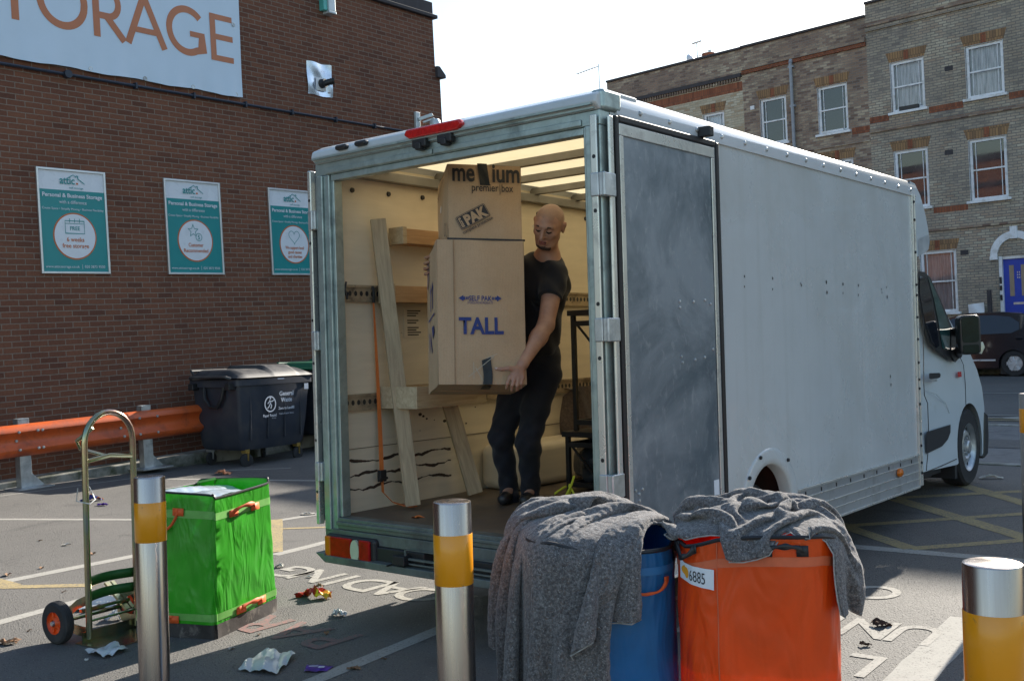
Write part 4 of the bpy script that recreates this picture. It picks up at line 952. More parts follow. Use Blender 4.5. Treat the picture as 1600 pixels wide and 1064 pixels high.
k = MB(); k.box(-.12, -.06, 1.27, 1.36, .165, .215); k.bar((-.1, 1.36, .17), (-.1, 1.42, .15), .015, .01); k.build('latch', M_black, TRUCK, bev=.006)
# --- side skirts with ribs
def skirt(x0, x1, y, s):
    k = MB(); k.box(x0, x1, min(y, y+s*.02), max(y, y+s*.02), .14, .394)
    o = k.build('side_skirt', M_skirt, TRUCK)
    for z, h, pr in ((.39, .014, .012), (.335, .008, .006), (.268, .008, .008), (.21, .006, .005), (.146, .014, .01)):
        k = MB(); k.box(x0, x1, min(y-s*pr, y), max(y-s*pr, y), z-h/2, z+h/2); k.build('rib', M_pole, o, bev=.002)
    n = int((x1-x0)/.24)
    for i in range(n):
        k = MB(); x = x0+.1+i*.24; k.box(x, x+.012, min(y-s*.004, y), max(y-s*.004, y), .345, .37); k.build('slot', M_black, o)
skirt(1.99, 4.18, -.004, 1); skirt(.07, 1.24, -.004, 1); skirt(1.99, 4.18, 2.004, -1); skirt(.07, 1.24, 2.004, -1)
k = MB(); k.lathe([(0, .028), (.02, .026), (.034, .016), (.038, 0)], 16, T3(3.73, -.01, .305) @ FACE @ Matrix.Diagonal((1.25, .85, 1, 1))); k.build('side_marker', M_orl, TRUCK, smooth=True)
# --- wheel arch ring (right and left) and dark well
for y, s in ((0, 1), (2.0, -1)):
    k = MB(); N_ = 36; vs = []; prf = [(.385, .006), (.38, -.004), (.36, -.008), (.32, -.010), (.292, -.008), (.282, .004), (.280, .07)]
    for i in range(N_+1):
        a = radians(-18+216*i/N_)
        for r_, yy in prf: vs.append((1.62+r_*cos(a), y+s*yy, .315+r_*.96*sin(a)))
    n = len(prf); k.raw(vs, [(i*n+j, (i+1)*n+j, (i+1)*n+j+1, i*n+j+1) for i in range(N_) for j in range(n-1)]); k.build('wheel_arch', M_tw, TRUCK, smooth=True, ang=60)
    for a in (140, 112, 52):
        k = MB(); r_ = .365; k.lathe([(0, .012), (.010, .010), (.012, 0)], 8, T3(1.62+r_*cos(radians(a)), y-s*.010, .315+r_*.96*sin(radians(a))) @ (FACE if s > 0 else FACE @ RX(pi))); k.build('arch_clip', M_black, TRUCK, smooth=True)
M_rust = mat('rusty_brown_liner', (.07, .035, .025), .8, var=.4)
k = MB(); k.box(1.25, 1.99, .33, .36, .1, .62); k.box(1.25, 1.99, .03, .36, .62, .65); k.box(1.23, 1.25, .03, .36, .1, .65); k.box(1.99, 2.01, .03, .36, .1, .65); k.build('wheel_well', M_rust, TRUCK)
gz = gh(1.5, 6.1)-GZ
wheel(TRUCK, 1.62, .22, .335+gz, .335, .20, -1, False); wheel(TRUCK, 1.62, 1.78, .335+gz, .335, .20, 1, False)
k = MB(); k.box(.1, 4.9, .55, .63, .20, .299); k.box(.1, 4.9, 1.37, 1.45, .20, .299); k.rod((1.62, .2, .15), (1.62, 1.8, .15), .05, 10); k.box(2.2, 3.2, .7, 1.3, .18, .3); k.build('chassis', M_black, TRUCK)
# marks of old lettering pins on the side
k = MB(); rr = Rnd(4)
for px, py in [(1163, 432), (1163, 448), (1207, 435), (1207, 452), (1251, 443), (1252, 446), (1291, 441), (1292, 457), (1317, 444), (1317, 458), (1341, 446), (1341, 461), (1377, 452), (1378, 457), (1385, 449), (1386, 464), (1391, 588), (1392, 601)]:
    p = tside(px, py); r_ = rr.u(.005, .011); k.raw([(p.x+r_*cos(a), -.0012, p.z+r_*1.3*sin(a)) for a in [i*pi/4 for i in range(8)]], [tuple(range(8))])
k.build('pin_hole', M_black, TRUCK)
# --- luton pod over the cab
def podf(u, v):          # u across 0..1, v along the outline
    pr = [(4.18, 2.51), (4.32, 2.50), (4.46, 2.42), (4.58, 2.29), (4.66, 2.16), (4.69, 2.06), (4.66, 1.99), (4.50, 1.945), (4.34, 1.915), (4.18, 1.91)]
    t = v*(len(pr)-1); i = min(int(t), len(pr)-2); f = t-i; x = pr[i][0]*(1-f)+pr[i+1][0]*f; z = pr[i][1]*(1-f)+pr[i+1][1]*f
    s = abs(2*u-1); e = s**7; x = 4.18+(x-4.18)*(1+.32*(1-s**2.2)); zc = 2.15
    return (x-(x-4.18)*e*.16, 2.0*u, zc+(z-zc)*(1-.03*e))
k = MB(); k.grid(podf, 36, 36)
for u in (0., 1.):
    pts = [podf(u, j/36) for j in range(37)]; k.raw(pts, [tuple(range(37))])
k.build('luton_pod', M_tp, TRUCK, smooth=True, ang=70)
k = MB(); k.raw([podf(0, v) if False else (p[0], -.002, p[2]) for p, v in ((podf(0, t), t) for t in (.50, .56, .62, .68, .76, .84))]+[(4.34, -.002, 1.90), (4.33, -.002, 2.06)], [tuple(range(8))]); 
pod_dark = mat('pod_scuffed_panel', (.40, .42, .43), .5, var=.25, vs=7)
k.build('pod_scoop', pod_dark, TRUCK)
# --- cab
CW0, CW1 = .035, 1.965
ins_c = lambda z: 0. if z < 1.08 else (z-1.08)*.16
cpr = [(4.19, 1.89), (4.66, 1.895), (4.84, 1.84), (5.03, 1.71), (5.25, 1.54), (5.47, 1.365), (5.62, 1.25), (5.82, 1.12), (5.98, .98), (6.11, .82), (6.17, .64), (6.17, .46), (6.13, .26), (6.08, .22)]
arch = [(5.70+.365*cos(radians(a)), .335+.365*sin(radians(a))) for a in range(-20, 201, 11)]
low = cpr+[(arch[0][0], .20)]+arch+[(5.30, .20), (4.19, .24)]
def plan(x, y):                       # nose rounds off towards the corners
    s = abs(y-1.)/.965; d = max(0, x-5.05); return x+.16*(d/.9)*(1-s**2.6)-.03*(s**10)*(d > 0)
k = MB(); lay = [0, .03, .10, .25, .5, .75, .9, .97, 1.0]; n = len(low); vs = []
for t in lay:
    e = abs(2*t-1)**24
    for x, z in low:
        y0, y1 = CW0+ins_c(z), CW1-ins_c(z); zz = z-(.03*e if z > 1.7 else 0); y = y0+(y1-y0)*t
        vs.append((plan(x-(.02*e if x > 5.3 else 0), y), y, zz))
fs = []
for i in range(len(lay)-1):
    for j in range(n): fs.append((i*n+j, i*n+(j+1) % n, (i+1)*n+(j+1) % n, (i+1)*n+j))
k.raw(vs, fs)
for t in (0, len(lay)-1):
    # side skin split at the belt line so each face stays flat
    base = t*n; up = [i for i, (x, z) in enumerate(low) if z >= 1.06]; lo = [i for i, (x, z) in enumerate(low) if z <= 1.065]
    k.v.append(None); k.v.pop()
    k.f.append([base+i for i in range(n)]); k.m.append(0)
CAB = k.build('cab', M_tp, TRUCK, smooth=True, ang=38)
def cs(px, py, off=.004):             # point of the photograph on the cab's side skin
    p = tside(px, py, CW0)
    for _ in range(3): p = tside(px, py, CW0+ins_c(p.z))
    return (p.x, CW0+ins_c(p.z)-off, p.z)
def cpoly(pts, off, nm, m, parent=CAB):
    k = MB(); k.raw([cs(x, y, off) for x, y in pts], [tuple(range(len(pts)))]); return k.build(nm, m, parent)
M_blk = mat('black_cab_trim', (.02, .021, .023), .4, var=.2)
cpoly([(1434, 424), (1444, 425), (1452, 433), (1466, 462), (1479, 492), (1487, 512), (1492, 540), (1492, 566), (1484, 563), (1462, 548), (1451, 536), (1444, 512), (1438, 486), (1434, 470)], .004, 'window_surround', M_blk)
cpoly([(1435.5, 431), (1443, 434), (1448, 447), (1456, 475), (1462, 510), (1466, 540), (1461, 544), (1453, 534), (1446, 512), (1440, 486), (1435.5, 460)], .009, 'side_window', M_tint)
M_teal2 = mat('tinted_side_glass', (.03, .075, .07), .05, var=.2, spec=.8)
cpoly([(1448, 432), (1453, 440), (1464, 464), (1476, 494), (1483, 514), (1482, 546), (1471, 545), (1465, 505), (1458, 470)], .009, 'side_window', M_teal2)
cpoly([(1484, 512), (1489, 516), (1503, 551), (1490, 567), (1484, 555)], .012, 'mirror_base', M_blk)
cpoly([(1447.5, 584), (1450, 583), (1464, 582.5), (1466, 585), (1465.5, 589), (1462, 591), (1450, 592.5), (1448, 591)], .02, 'door_handle', M_blk)
cpoly([(1453, 593), (1462, 592), (1462, 596), (1454, 597)], .010, 'handle_recess', M_galv)
cpoly([(1495, 581), (1501, 580.5), (1501.5, 588.5), (1495.5, 589.5)], .006, 'side_badge', M_redl)
cpoly([(1445, 675), (1483, 663), (1483, 675), (1479, 686), (1470, 697), (1445, 709)], .012, 'door_moulding', M_blk)
def groove(pts, w_, nm='panel_gap', m=None):
    P3 = [Vector(cs(x, y, .002)) for x, y in pts]; k = MB(); k.tube(P3, w_, 6); k.build(nm, m or M_black, CAB)
groove([(1442, 480), (1442.5, 540), (1443, 600), (1444, 618), (1449, 630), (1450.5, 670), (1450, 700), (1447, 735)], .0035)
groove([(1497, 552), (1505, 570), (1508, 600), (1509, 640), (1506, 648)], .003)
groove([(1444, 610), (1462, 616), (1477, 630), (1483, 645)], .004, 'press_line', M_tp)
groove([(1447, 737), (1470, 728), (1494, 717)], .004)
k = MB(); k.prism([(6.03, .17), (6.16, .20), (6.20, .36), (6.195, .56), (6.10, .60), (6.065, .42)], .022, 1.978, 'y'); k.build('front_bumper', M_blk, TRUCK, bev=.02)
# wind screen, seen from the front only
k = MB(); k.grid(lambda u, v: (plan(4.90+.66*v, CW0+.12+u*1.69)+.012, CW0+.16+u*1.61, 1.80-.50*v+.014), 10, 6); k.build('windscreen', M_tint, CAB, smooth=True)
for y0 in (.10, 1.60):
    k = MB(); k.grid(lambda u, v: (plan(5.98+.13*v, y0+.30*u)+.012, y0+.30*u, .97-.16*v), 6, 6); k.build('headlight', M_wl, CAB, smooth=True)
# wheel house, mud flap and front wheels
k = MB(); k.box(5.30, 6.06, .06, .36, .70, .74); k.box(5.30, 6.06, .34, .36, .1, .74); k.box(5.25, 5.31, .05, .36, .08, .7); k.build('wheel_house', M_black, TRUCK)
gz = gh(*(TR+Lv*5.70)[:2])-GZ; RF = .34
wheel(TRUCK, 5.70, .155, RF+gz, RF, .20, -1, False); wheel(TRUCK, 5.70, 1.845, RF+gz, RF, .20, 1, False)
k = MB(); k.box(4.25, 5.1, .12, .40, .15, .22); k.rod((4.35, .10, .17), (4.95, .16, .14), .015, 6); k.build('step_bracket', M_black, TRUCK)
# door mirror
def mir(px, py, dpt): return tl(D(px, py, dpt))
zd = (TR+Lv*5.25).y-.12
mh = mir(1516, 523, zd)
k = MB(); Mm = T3(mh.x, mh.y, mh.z) @ RZ(radians(-90-0)+atan2(0, 1)) 
# local frame of the mirror: it faces back towards the camera
fx = Vector((.644, .765, 0)); mM = TKM.inverted() @ basis(D(1517, 523, zd), Vector((1, 0, 0)), Vector((.0, 1, 0)), (-.03, 0, 1))
MIR = empty('door_mirror', None); MIR.parent = TRUCK; MIR.matrix_basis = mM
sc_ = zd/FPX
def rr_(w_, h_, r_, n=6): return [((w_/2-r_)*sx+r_*cos(radians(a0+q*90/n)), (h_/2-r_)*sy+r_*sin(radians(a0+q*90/n))) for sx, sy, a0 in ((1, 1, 0), (-1, 1, 90), (-1, -1, 180), (1, -1, 270)) for q in range(n+1)]
k = MB(); k.prism([(x+.0, z) for x, z in rr_(33*sc_, 62*sc_, 8*sc_)], 0., .11, 'y'); k.build('mirror_housing', M_blk, MIR, bev=.02, seg=4)
M_mir = mat('mirror_glass', (.010, .022, .020), .12, 0., spec=.15, var=.3, vs=14)
k = MB(); k.prism([(x-.005, z+8*sc_) for x, z in rr_(26*sc_, 40*sc_, 5*sc_)], -.008, .0, 'y'); k.prism([(x-.005, z-22*sc_) for x, z in rr_(25*sc_, 13*sc_, 3*sc_)], -.008, .0, 'y'); k.build('mirror_glass', M_mir, MIR)
k = MB(); k.tube([(17.5*sc_, .02, -12*sc_), (18.5*sc_, .02, -20*sc_), (15*sc_, .02, -30*sc_)], [.012, .022, .012], 8); k.build('mirror_indicator', M_wl, MIR, smooth=True)
k = MB(); a1 = Vector((-14*sc_, .06, 12*sc_)); a2 = Vector((-14*sc_, .06, -16*sc_))
inv = mM.inverted(); b1_ = inv @ Vector(cs(1491, 519, .0)); b2_ = inv @ Vector(cs(1495, 552, .0))
k.tube([a1, (a1+b1_)/2+Vector((0, -.01, .0)), b1_], [.022, .026, .045], 10); k.tube([a2, (a2+b2_)/2+Vector((0, -.01, -.005)), b2_], [.026, .026, .05], 10); k.build('mirror_arm', M_blk, MIR, smooth=True)

# ================================================================== THINGS INSIDE THE LOAD SPACE
def tm(x, y, z, rz=0): return TKM @ T3(x, y, z) @ RZ(rz)
def wood(name, c, dark, sc=1., stretch=(9, 9, .8)):
    m, N, b = newmat(name); v = N.coord(scale=stretch); n1 = N.noise(v, 3.5*sc, 6, .65, .9)
    base = N.mix(N.ramp(n1, [(.38, 0.), (.62, 1.)]), dark, c); N.link(base, b.inputs['Base Color']); b.inputs['Roughness'].default_value = .6
    N.link(N.bump(n1, .15, .002), b.inputs['Normal']); return m
M_oak = wood('limed_oak', (.52, .41, .26), (.36, .27, .17)); M_oakh = wood('limed_oak_flat', (.56, .45, .29), (.42, .31, .19), 1., (.8, 9, 9)); M_pine = wood('pine_batten', (.56, .33, .16), (.42, .23, .10), 1., (.8, 9, 9))
# long plank leaning on the left wall: foot and top taken from where it stands
pf = Vector((.415, 1.72, ZF+.002)); pt = Vector((.33, 1.865, 2.10))
k = MB(); d = (pt-pf); L_ = d.length
zax = d.normalized(); xax = Vector((-.80, .60, 0)); xax = (xax-zax*xax.dot(zax)).normalized(); yax = zax.cross(xax)
PM = TKM @ basis(pf, xax, yax, zax)
k.box(-.045, .045, -.02, .02, .02, L_); tag(k.build('wooden_plank', M_oak, M=PM, bev=.002), 'longest pale oak plank leaning upright against the left wall of the load space', 'plank')
pf = Vector((1.0, 1.735, ZF+.002)); pt = Vector((.93, 1.90, 1.02)); d = pt-pf; zax = d.normalized(); xax = Vector((-.8, .6, 0)); xax = (xax-zax*xax.dot(zax)).normalized()
k = MB(); k.box(-.048, .048, -.02, .02, .015, d.length); tag(k.build('wooden_plank', M_oak, M=TKM @ basis(pf, xax, zax.cross(xax), zax), bev=.002), 'shorter oak plank standing beside the wheel box, below the wooden tray', 'plank')
# batten ends / pine boards fixed at the wall
def lumber(x0, x1, y0, y1, z0, z1, m, label, cap_=True):
    P = empty('wooden_shelf', TKM @ T3(x0, y0, z0), label, 'shelf', 'wooden shelves against the left wall of the load space')
    k = MB(); k.box(.035, x1-x0, 0, y1-y0, 0, z1-z0); k.build('rail', m, P, bev=.002)
    k = MB(); k.box(-.0, .034, -.004, y1-y0, -.004, z1-z0+.010); k.build('end_block', M_oakh, P, bev=.002)
lumber(.47, 1.35, 1.80, 1.92, 1.96, 2.05, M_pine, 'highest pine shelf rail behind the top of the long plank')
lumber(.36, 1.35, 1.80, 1.912, 1.60, 1.70, M_pine, 'middle pine shelf rail level with the perforated lashing rail')
P = empty('wooden_tray', TKM @ T3(.35, 1.60, .965), 'open pale oak box shelf behind the foot of the tall carton', 'tray')
k = MB(); k.box(0, .62, .0, .31, .0, .012); k.box(0, .62, .0, .012, .0125, .13); k.box(0, .62, .298, .31, .0125, .13); k.box(-.0, .012, .0125, .2975, .0125, .13); k.build('box_frame', M_oakh, P, bev=.001)
# ratchet strap
M_strap = mat('orange_webbing', (.62, .16, .03), .7, var=.15, vs=30)
P = empty('ratchet_strap', TKM, 'orange ratchet strap hanging from the lashing rail down to the load floor', 'strap')
k = MB(); xs = .325
pts = [(xs-.01, 1.905, 1.60), (xs, 1.90, 1.2), (xs+.0, 1.89, .85), (xs-.015, 1.87, .60)]
wd = [.004, .009, .012, .013]
vs = []
for (x, y, z), w_ in zip(pts, wd): vs += [(x-w_, y+w_*.3, z), (x+w_, y-w_*.3, z), (x+w_, y-w_*.3+.003, z), (x-w_, y+w_*.3+.003, z)]
k.raw(vs, [(i*4+j, i*4+(j+1) % 4, (i+1)*4+(j+1) % 4, (i+1)*4+j) for i in range(3) for j in range(4)])
vs = []; pts = [(xs-.015, 1.87, .53), (xs-.03, 1.85, .46), (xs, 1.80, .40), (xs+.05, 1.76, .378), (.40, 1.74, .370), (.46, 1.74, .368)]
for (x, y, z) in pts: vs += [(x-.008, y-.020, z+.006), (x+.008, y+.020, z+.012), (x+.008, y+.020, z+.015), (x-.008, y-.020, z+.009)]
k.raw(vs, [(i*4+j, i*4+(j+1) % 4, (i+1)*4+(j+1) % 4, (i+1)*4+j) for i in range(5) for j in range(4)]); k.build('webbing', M_strap, P)
k = MB(); k.box(xs-.04, xs+.01, 1.855, 1.885, .53, .60); k.rod((xs-.05, 1.86, .55), (xs+.02, 1.86, .55), .009, 8); k.build('ratchet', M_black, P, bev=.004)
k = MB(); k.tube([(xs-.01, 1.905, 1.60), (xs-.012, 1.90, 1.66), (xs-.01, 1.91, 1.70)], .008, 8); k.build('hook', M_black, P, smooth=True)
k = MB(); k.tube([(.10, 1.905, 1.72), (.085, 1.90, 1.68), (.1, 1.90, 1.62), (.11, 1.905, 1.66)], .006, 6); tag(k.build('hook', M_black, M=TKM, smooth=True), 'small dark wire hook hanging on the upper lashing rail by the rear post', 'hook')
# paper notice on the lining
k = MB(); k.box(.60, .78, 1.9405, 1.9445, 1.385, 1.575); nt_ = tag(k.build('paper_notice', M_ply, M=TKM), 'small printed paper notice stuck on the plywood below the lashing rail', 'notice')
k = MB()
for i in range(11):
    if i in (3, 6): continue
    k.raw([(.63, 1.940, 1.56-.015*i), (.63+.12-.02*(i % 3), 1.940, 1.56-.015*i), (.63+.12-.02*(i % 3), 1.940, 1.552-.015*i), (.63, 1.940, 1.552-.015*i)], [(0, 1, 2, 3)])
k.build('print', M_scuff, nt_)
# scrap of webbing on the floor
p = tl(G(652, 809, ZF+GZ)); k = MB(); k.grid(lambda u, v: (p.x+.035*(u-.5)*2*(1-.3*v), p.y+.022*(v-.5)*2+.01*sin(u*4), ZF+.006+.006*sin(u*5+v*3)), 8, 6); tag(k.build('strap_scrap', M_strap, M=TKM, smooth=True), 'small orange scrap of webbing lying on the truck sill', 'scrap')
# black metal shelf frames
M_blkm = mat('black_powder_coat', (.02, .02, .022), .4, .2, var=.2)
def bframe(o, w_, dp, h, label, braces=True):
    P = empty('metal_frame', TKM @ T3(*o), label, 'frame', 'black metal stands in the load space'); t = .028
    for sx in (0, w_):
        for sy in (0, dp): k = MB(); k.box(sx-t/2, sx+t/2, sy-t/2, sy+t/2, 0, h); k.build('leg', M_blkm, P, bev=.002)
    k = MB(); k.box(-.03, w_+.03, -.03, dp+.03, h+.0005, h+.035); k.build('top', M_blkm, P, bev=.003)
    k = MB()
    for z in (h-.065, .04):
        k.box(0, w_, -.012, .012, z, z+.03); k.box(0, w_, dp-.012, dp+.012, z, z+.03); k.box(-.012, .012, .0, dp, z-.001, z+.031); k.box(w_-.012, w_+.012, .0, dp, z-.001, z+.031)
    k.build('rail', M_blkm, P)
    if braces: k = MB(); k.bar((0, dp-.03, h-.06), (0, dp-.25, h-.30), .012, .012, (1, 0, 0)); k.bar((w_, dp-.03, h-.06), (w_, dp-.25, h-.30), .012, .012, (1, 0, 0)); k.build('brace', M_blkm, P)
fl = tl(G(885, 772, ZF+GZ))
bframe((1.42, .50, ZF), .42, .80, .36, 'low black metal stand on the load floor beside the rear post')
bframe((1.46, .56, ZF+.397), .34, .70, .74, 'tall black metal stand placed on top of the low stand')
M_brown = mat('brown_felt', (.11, .078, .06), .95, var=.4, vs=60, bump=.5, bs=200, sheen=.3)
k = MB()
def bl(u, v):
    x = 2.62+.30*u; y = 1.55-.95*u*0-.75*v
    return (2.22+.03*sin(v*9)+.025*sin(u*7+v*14)-.06*(1-u)**2, 1.94-.75*v, .38+.63*u-.08*(1-min(1, v*8))*u)
k.grid(bl, 24, 40); k.grid(lambda u, v: (2.24+.5*u, 1.94-.75*v, 1.0-.02*sin(v*8+u*3)), 8, 20); k.build('felt', M_brown, smooth=True)
o = bpy.data.objects['felt']; o.name = 'draped_cover'; o.matrix_basis = TKM; tag(o, 'brown felt cover draped over a piece behind the black metal stands', 'cover')
# black sacks and a yellow green strap behind the low stand
M_sack = mat('black_sack', (.03, .035, .042), .25, var=.4, vs=5, bump=.6, bs=9)
k = MB()
k.grid(lambda u, v: (1.72+(.20+.03*sin(5*v*pi+u*9))*sin(pi*v)*cos(2*pi*u), 1.22+(.20+.03*sin(7*u*pi*2))*sin(pi*v)*sin(2*pi*u), ZF+.17-.17*cos(pi*v)+.02*sin(u*40)*sin(v*9)), 40, 20, wu=True)
tag(k.build('black_sack', M_sack, M=TKM, smooth=True), 'shiny black plastic sack under the low metal stand', 'sack')
M_lime = mat('lime_webbing', (.45, .52, .04), .6, var=.1)
k = MB()
for pa in ([(884, 775), (893, 757), (897, 744)], [(888, 777), (891, 765), (890, 757)], [(897, 772), (893, 764), (889, 760)], [(867, 771), (880, 762), (884, 760)]):
    P3 = [D(x, y, 6.05+.05*i) for i, (x, y) in enumerate(pa)]; k.tube(P3, .007, 6)
tag(k.build('lime_cord', M_lime, smooth=True), 'tangled lime yellow cord beside the low black stand', 'cord')
# ================================================================== CARTONS
def card_mat():
    m, N, b = newmat('cardboard'); v = N.coord()
    fl = N.add('ShaderNodeTexWave', i_Vector=v, i_Scale=38.); fl.inputs['Distortion'].default_value = .6; fl.bands_direction = 'X'
    n1 = N.noise(v, 3, 5); n2 = N.noise(N.coord(scale=(1, 1, .15)), 30, 5, .7); n3 = N.noise(v, 140, 3, .8)
    base = N.mix(N.ramp(n1, [(.3, 0.), (.7, 1.)]), (.47, .315, .185), (.57, .395, .25))
    base = N.mix(N.ramp(n2, [(.5, 0.), (.75, .3)]), base, (.55, .40, .27)); base = N.mix(N.ramp(n3, [(.3, .25), (.5, 0.)]), base, (.22, .14, .08))
    base = N.mix(N.math('MULTIPLY', fl.outputs['Fac'], .12), base, (.30, .2, .11))
    N.link(base, b.inputs['Base Color']); b.inputs['Roughness'].default_value = .75
    N.link(N.bump(N.math('ADD', fl.outputs['Fac'], N.math('MULTIPLY', n1, 6.)), .12, .003), b.inputs['Normal']); return m
M_card = card_mat(); M_ink = mat('black_ink', (.025, .025, .03), .6, var=.3, vs=60); M_inkb = mat('blue_ink', (.02, .04, .19), .6, var=.25, vs=60)
M_tape = mat('black_tape', (.010, .014, .018), .5, var=.5, vs=30, bump=.5, bs=30); M_tapec = mat('clear_tape', (.50, .44, .34), .2, var=.2, vs=20)
def axes(yaw, pit, rl):
    r = Vector((cos(yaw), sin(yaw), 0)); d = Vector((-sin(yaw)*cos(pit), cos(yaw)*cos(pit), -sin(pit))); u = r.cross(d)
    return r*cos(rl)+u*sin(rl), d, u*cos(rl)-r*sin(rl)
bx, by, bz = axes(.192, .15, -.034); BO = Vector((-.398, 5.630, 1.124+GZ)); CB = basis(BO, bx, by, bz)
w1, h1, d1 = .48, .796, .48
P = empty('tall_carton', CB, 'tall brown cardboard carton marked TALL, held by the man', 'box', 'cartons carried by the man')
rr = Rnd(2)
def carton(w_, d_, h_, nz=12):
    k = MB()
    def bul(u, v, n): return .006*sin(pi*u)*sin(pi*v)+.0025*sin(u*9+v*5+n)
    k.grid(lambda u, v: (u*w_, -bul(u, v, 0), v*h_), 14, nz); k.grid(lambda u, v: (u*w_, d_+bul(u, v, 1), v*h_), 8, 8)
    k.grid(lambda u, v: (-bul(u, v, 2), u*d_, v*h_), 8, nz); k.grid(lambda u, v: (w_+bul(u, v, 3), u*d_, v*h_), 8, nz)
    k.grid(lambda u, v: (u*w_, v*d_, -.001-.004*sin(pi*v)), 8, 8); k.grid(lambda u, v: (u*w_, v*d_, h_+.004*sin(pi*v)), 8, 8)
    return k
carton(w1, d1, h1).build('carton_body', M_card, P, smooth=True, ang=50)
k = MB(); k.box(.088, .0895, -.0095, -.001, .0, h1); k.box(0, w1, d1/2-.001, d1/2+.001, -.008, -.006); k.build('seam', mat('card_edge', (.36, .24, .14), .8), P)
Fz = lambda x, z, rot=0: T3(x, -.0115, z) @ FACE @ RZ(rot)
text('TALL', .125, M_inkb, P, Fz(.235, .275), .004, width=.245, name='lettering')
text('SELF PAK', .040, M_inkb, P, Fz(.232, .455), .0005, width=.125); text('STORE & MOVE PRODUCTS', .018, M_inkb, P, Fz(.232, .438), 0, width=.14)
k = MB(); Mq = T3(0, -.0115, 0) @ FACE
for s in (-1, 1):
    c_ = .232; k.raw([(c_+s*x, z, 0) for x, z in ((.118, .469), (.092, .486), (.092, .477), (.082, .477), (.082, .461), (.092, .461), (.092, .452))], [tuple(range(7))], Mq)
    for q in range(2): x0 = c_+s*(.077-.008*q); k.raw([(x0, .461, 0), (x0-s*.005, .461, 0), (x0-s*.005, .477, 0), (x0, .477, 0)], [(0, 1, 2, 3)], Mq)
k.build('arrows', M_inkb, P, fix=False)
k = MB(); Ml = T3(-.0095, 0, 0) @ RZ(-pi/2) @ FACE     # drawing on the left face, read from outside
def lf(x): return -x
for q in (.16, .25):
    k.raw([(-q-.012, .44, 0), (-q+.012, .44, 0), (-q+.012, .55, 0), (-q+.03, .55, 0), (-q, .60, 0), (-q-.03, .55, 0), (-q-.012, .55, 0)], [tuple(range(7))], Ml)
k.raw([(-.36, .405, 0), (-.08, .405, 0), (-.08, .395, 0), (-.36, .395, 0)], [(0, 1, 2, 3)], Ml)
k.raw([(-.20, .34, 0), (-.12, .34, 0), (-.10, .30, 0), (-.16, .27, 0)], [(0, 1, 2, 3)], Ml); stroke(k, [(-.34, .33), (-.30, .22), (-.26, .30), (-.2, .2)], .018, 0, M=Ml); stroke(k, [(-.4, .60), (-.36, .66), (-.36, .74)], .03, 0, M=Ml)
k.build('side_print', M_inkb, P, fix=False)
k = MB(); k.grid(lambda u, v: (.238+.05*u+.004*sin(v*5), -.0105-.0008*sin(u*9), -.001+.15*v-(.02*(1-u) if v > .9 else 0)), 4, 8); k.grid(lambda u, v: (.238+.05*u+.01*v, v*.16-.011, -.009), 4, 4)
k.build('black_tape', M_tape, P, smooth=True)
k = MB()
for a, b in (((.16, .04), (.30, .15)), ((.20, .09), (.24, .02)), ((.19, .12), (.19, .03)), ((.26, .14), (.32, .165))): stroke(k, [a, b], .003, 0, M=T3(0, -.0118, 0) @ FACE)
k.build('tape_marks', M_tapec, P, fix=False)
w2, h2, d2, ox = .410, .425, .46, .066
P = empty('medium_carton', CB @ T3(ox, .006, h1+.006), 'smaller brown cardboard carton marked medium, stacked on top of the tall carton', 'box', 'cartons carried by the man')
carton(w2, d2, h2).build('carton_body', M_card, P, smooth=True, ang=50)
k = MB(); k.grid(lambda u, v: (w2*(.02+.96*u), .01+.20*v, h2+.004+.012*v*(1-v)+.010*sin(u*5)*v), 10, 5); k.grid(lambda u, v: (w2*(.02+.96*u), d2-.2*v, h2+.004+.02*v), 8, 5); k.build('flap', M_card, P, smooth=True)
k = MB(); k.box(-.008, w2+.014, -.009, -.0015, -.006, .0035); k.build('bottom_strip', M_ink, P)  # thin black strip along the lower front edge
Fz = lambda x, z, rot=0: T3(x, -.0105, z) @ FACE @ RZ(rot)
for s_, x_, wd_ in (('me', .085, .125), ('ium', .325, .155)): text(s_, .150, M_ink, P, Fz(x_, .328), .0035, width=wd_)
text('premier', .062, M_ink, P, Fz(.205, .272), .0005, width=.15); text('box', .062, M_ink, P, Fz(.330, .272), .0005, width=.065)
k = MB(); k.box(.288, .291, -.0112, -.0102, .255, .315); k.build('rule', M_ink, P)
k = MB(); k.grid(lambda u, v: (.163+.055*u+.015*(1-v), -.0125-.0015*sin(u*7+v*5), .305+.125*v), 5, 8); k.build('black_tape', M_tape, P, smooth=True)
MR = T3(.135, -.0108, .125) @ FACE @ RZ(radians(29))
k = MB(); k.raw([(x, y, 0) for x, y in rr_(.185, .080, .012)], [tuple(range(28))], MR); k.build('badge', M_ink, P, fix=False)
k = MB(); M2 = T3(.135, -.0113, .125) @ FACE @ RZ(radians(29)); stroke(k, [(x, y) for x, y in rr_(.177, .072, .010)], .0022, 0, closed=True, M=M2); k.build('badge_line', M_card, P, fix=False)
text('PAK', .078, M_card, P, M2 @ T3(.012, -.028, 0), .004, width=.135); text('store', .032, M_card, P, M2 @ T3(-.066, 0, 0) @ RZ(pi/2), .001, width=.058)
text('complete protection', .026, M_ink, P, M2 @ T3(.0, -.062, 0), .0003, width=.19)
k = MB(); Ml = T3(-.0095, 0, 0) @ RZ(-pi/2) @ FACE
k.raw([(-.25+.022*cos(a), .235+.022*sin(a), 0) for a in [i*pi/10 for i in range(20)]], [tuple(range(20))], Ml); k.build('round_sticker', M_pwhite, P, fix=False)  # flat white disc, a round sticker on the left face
k = MB(); 
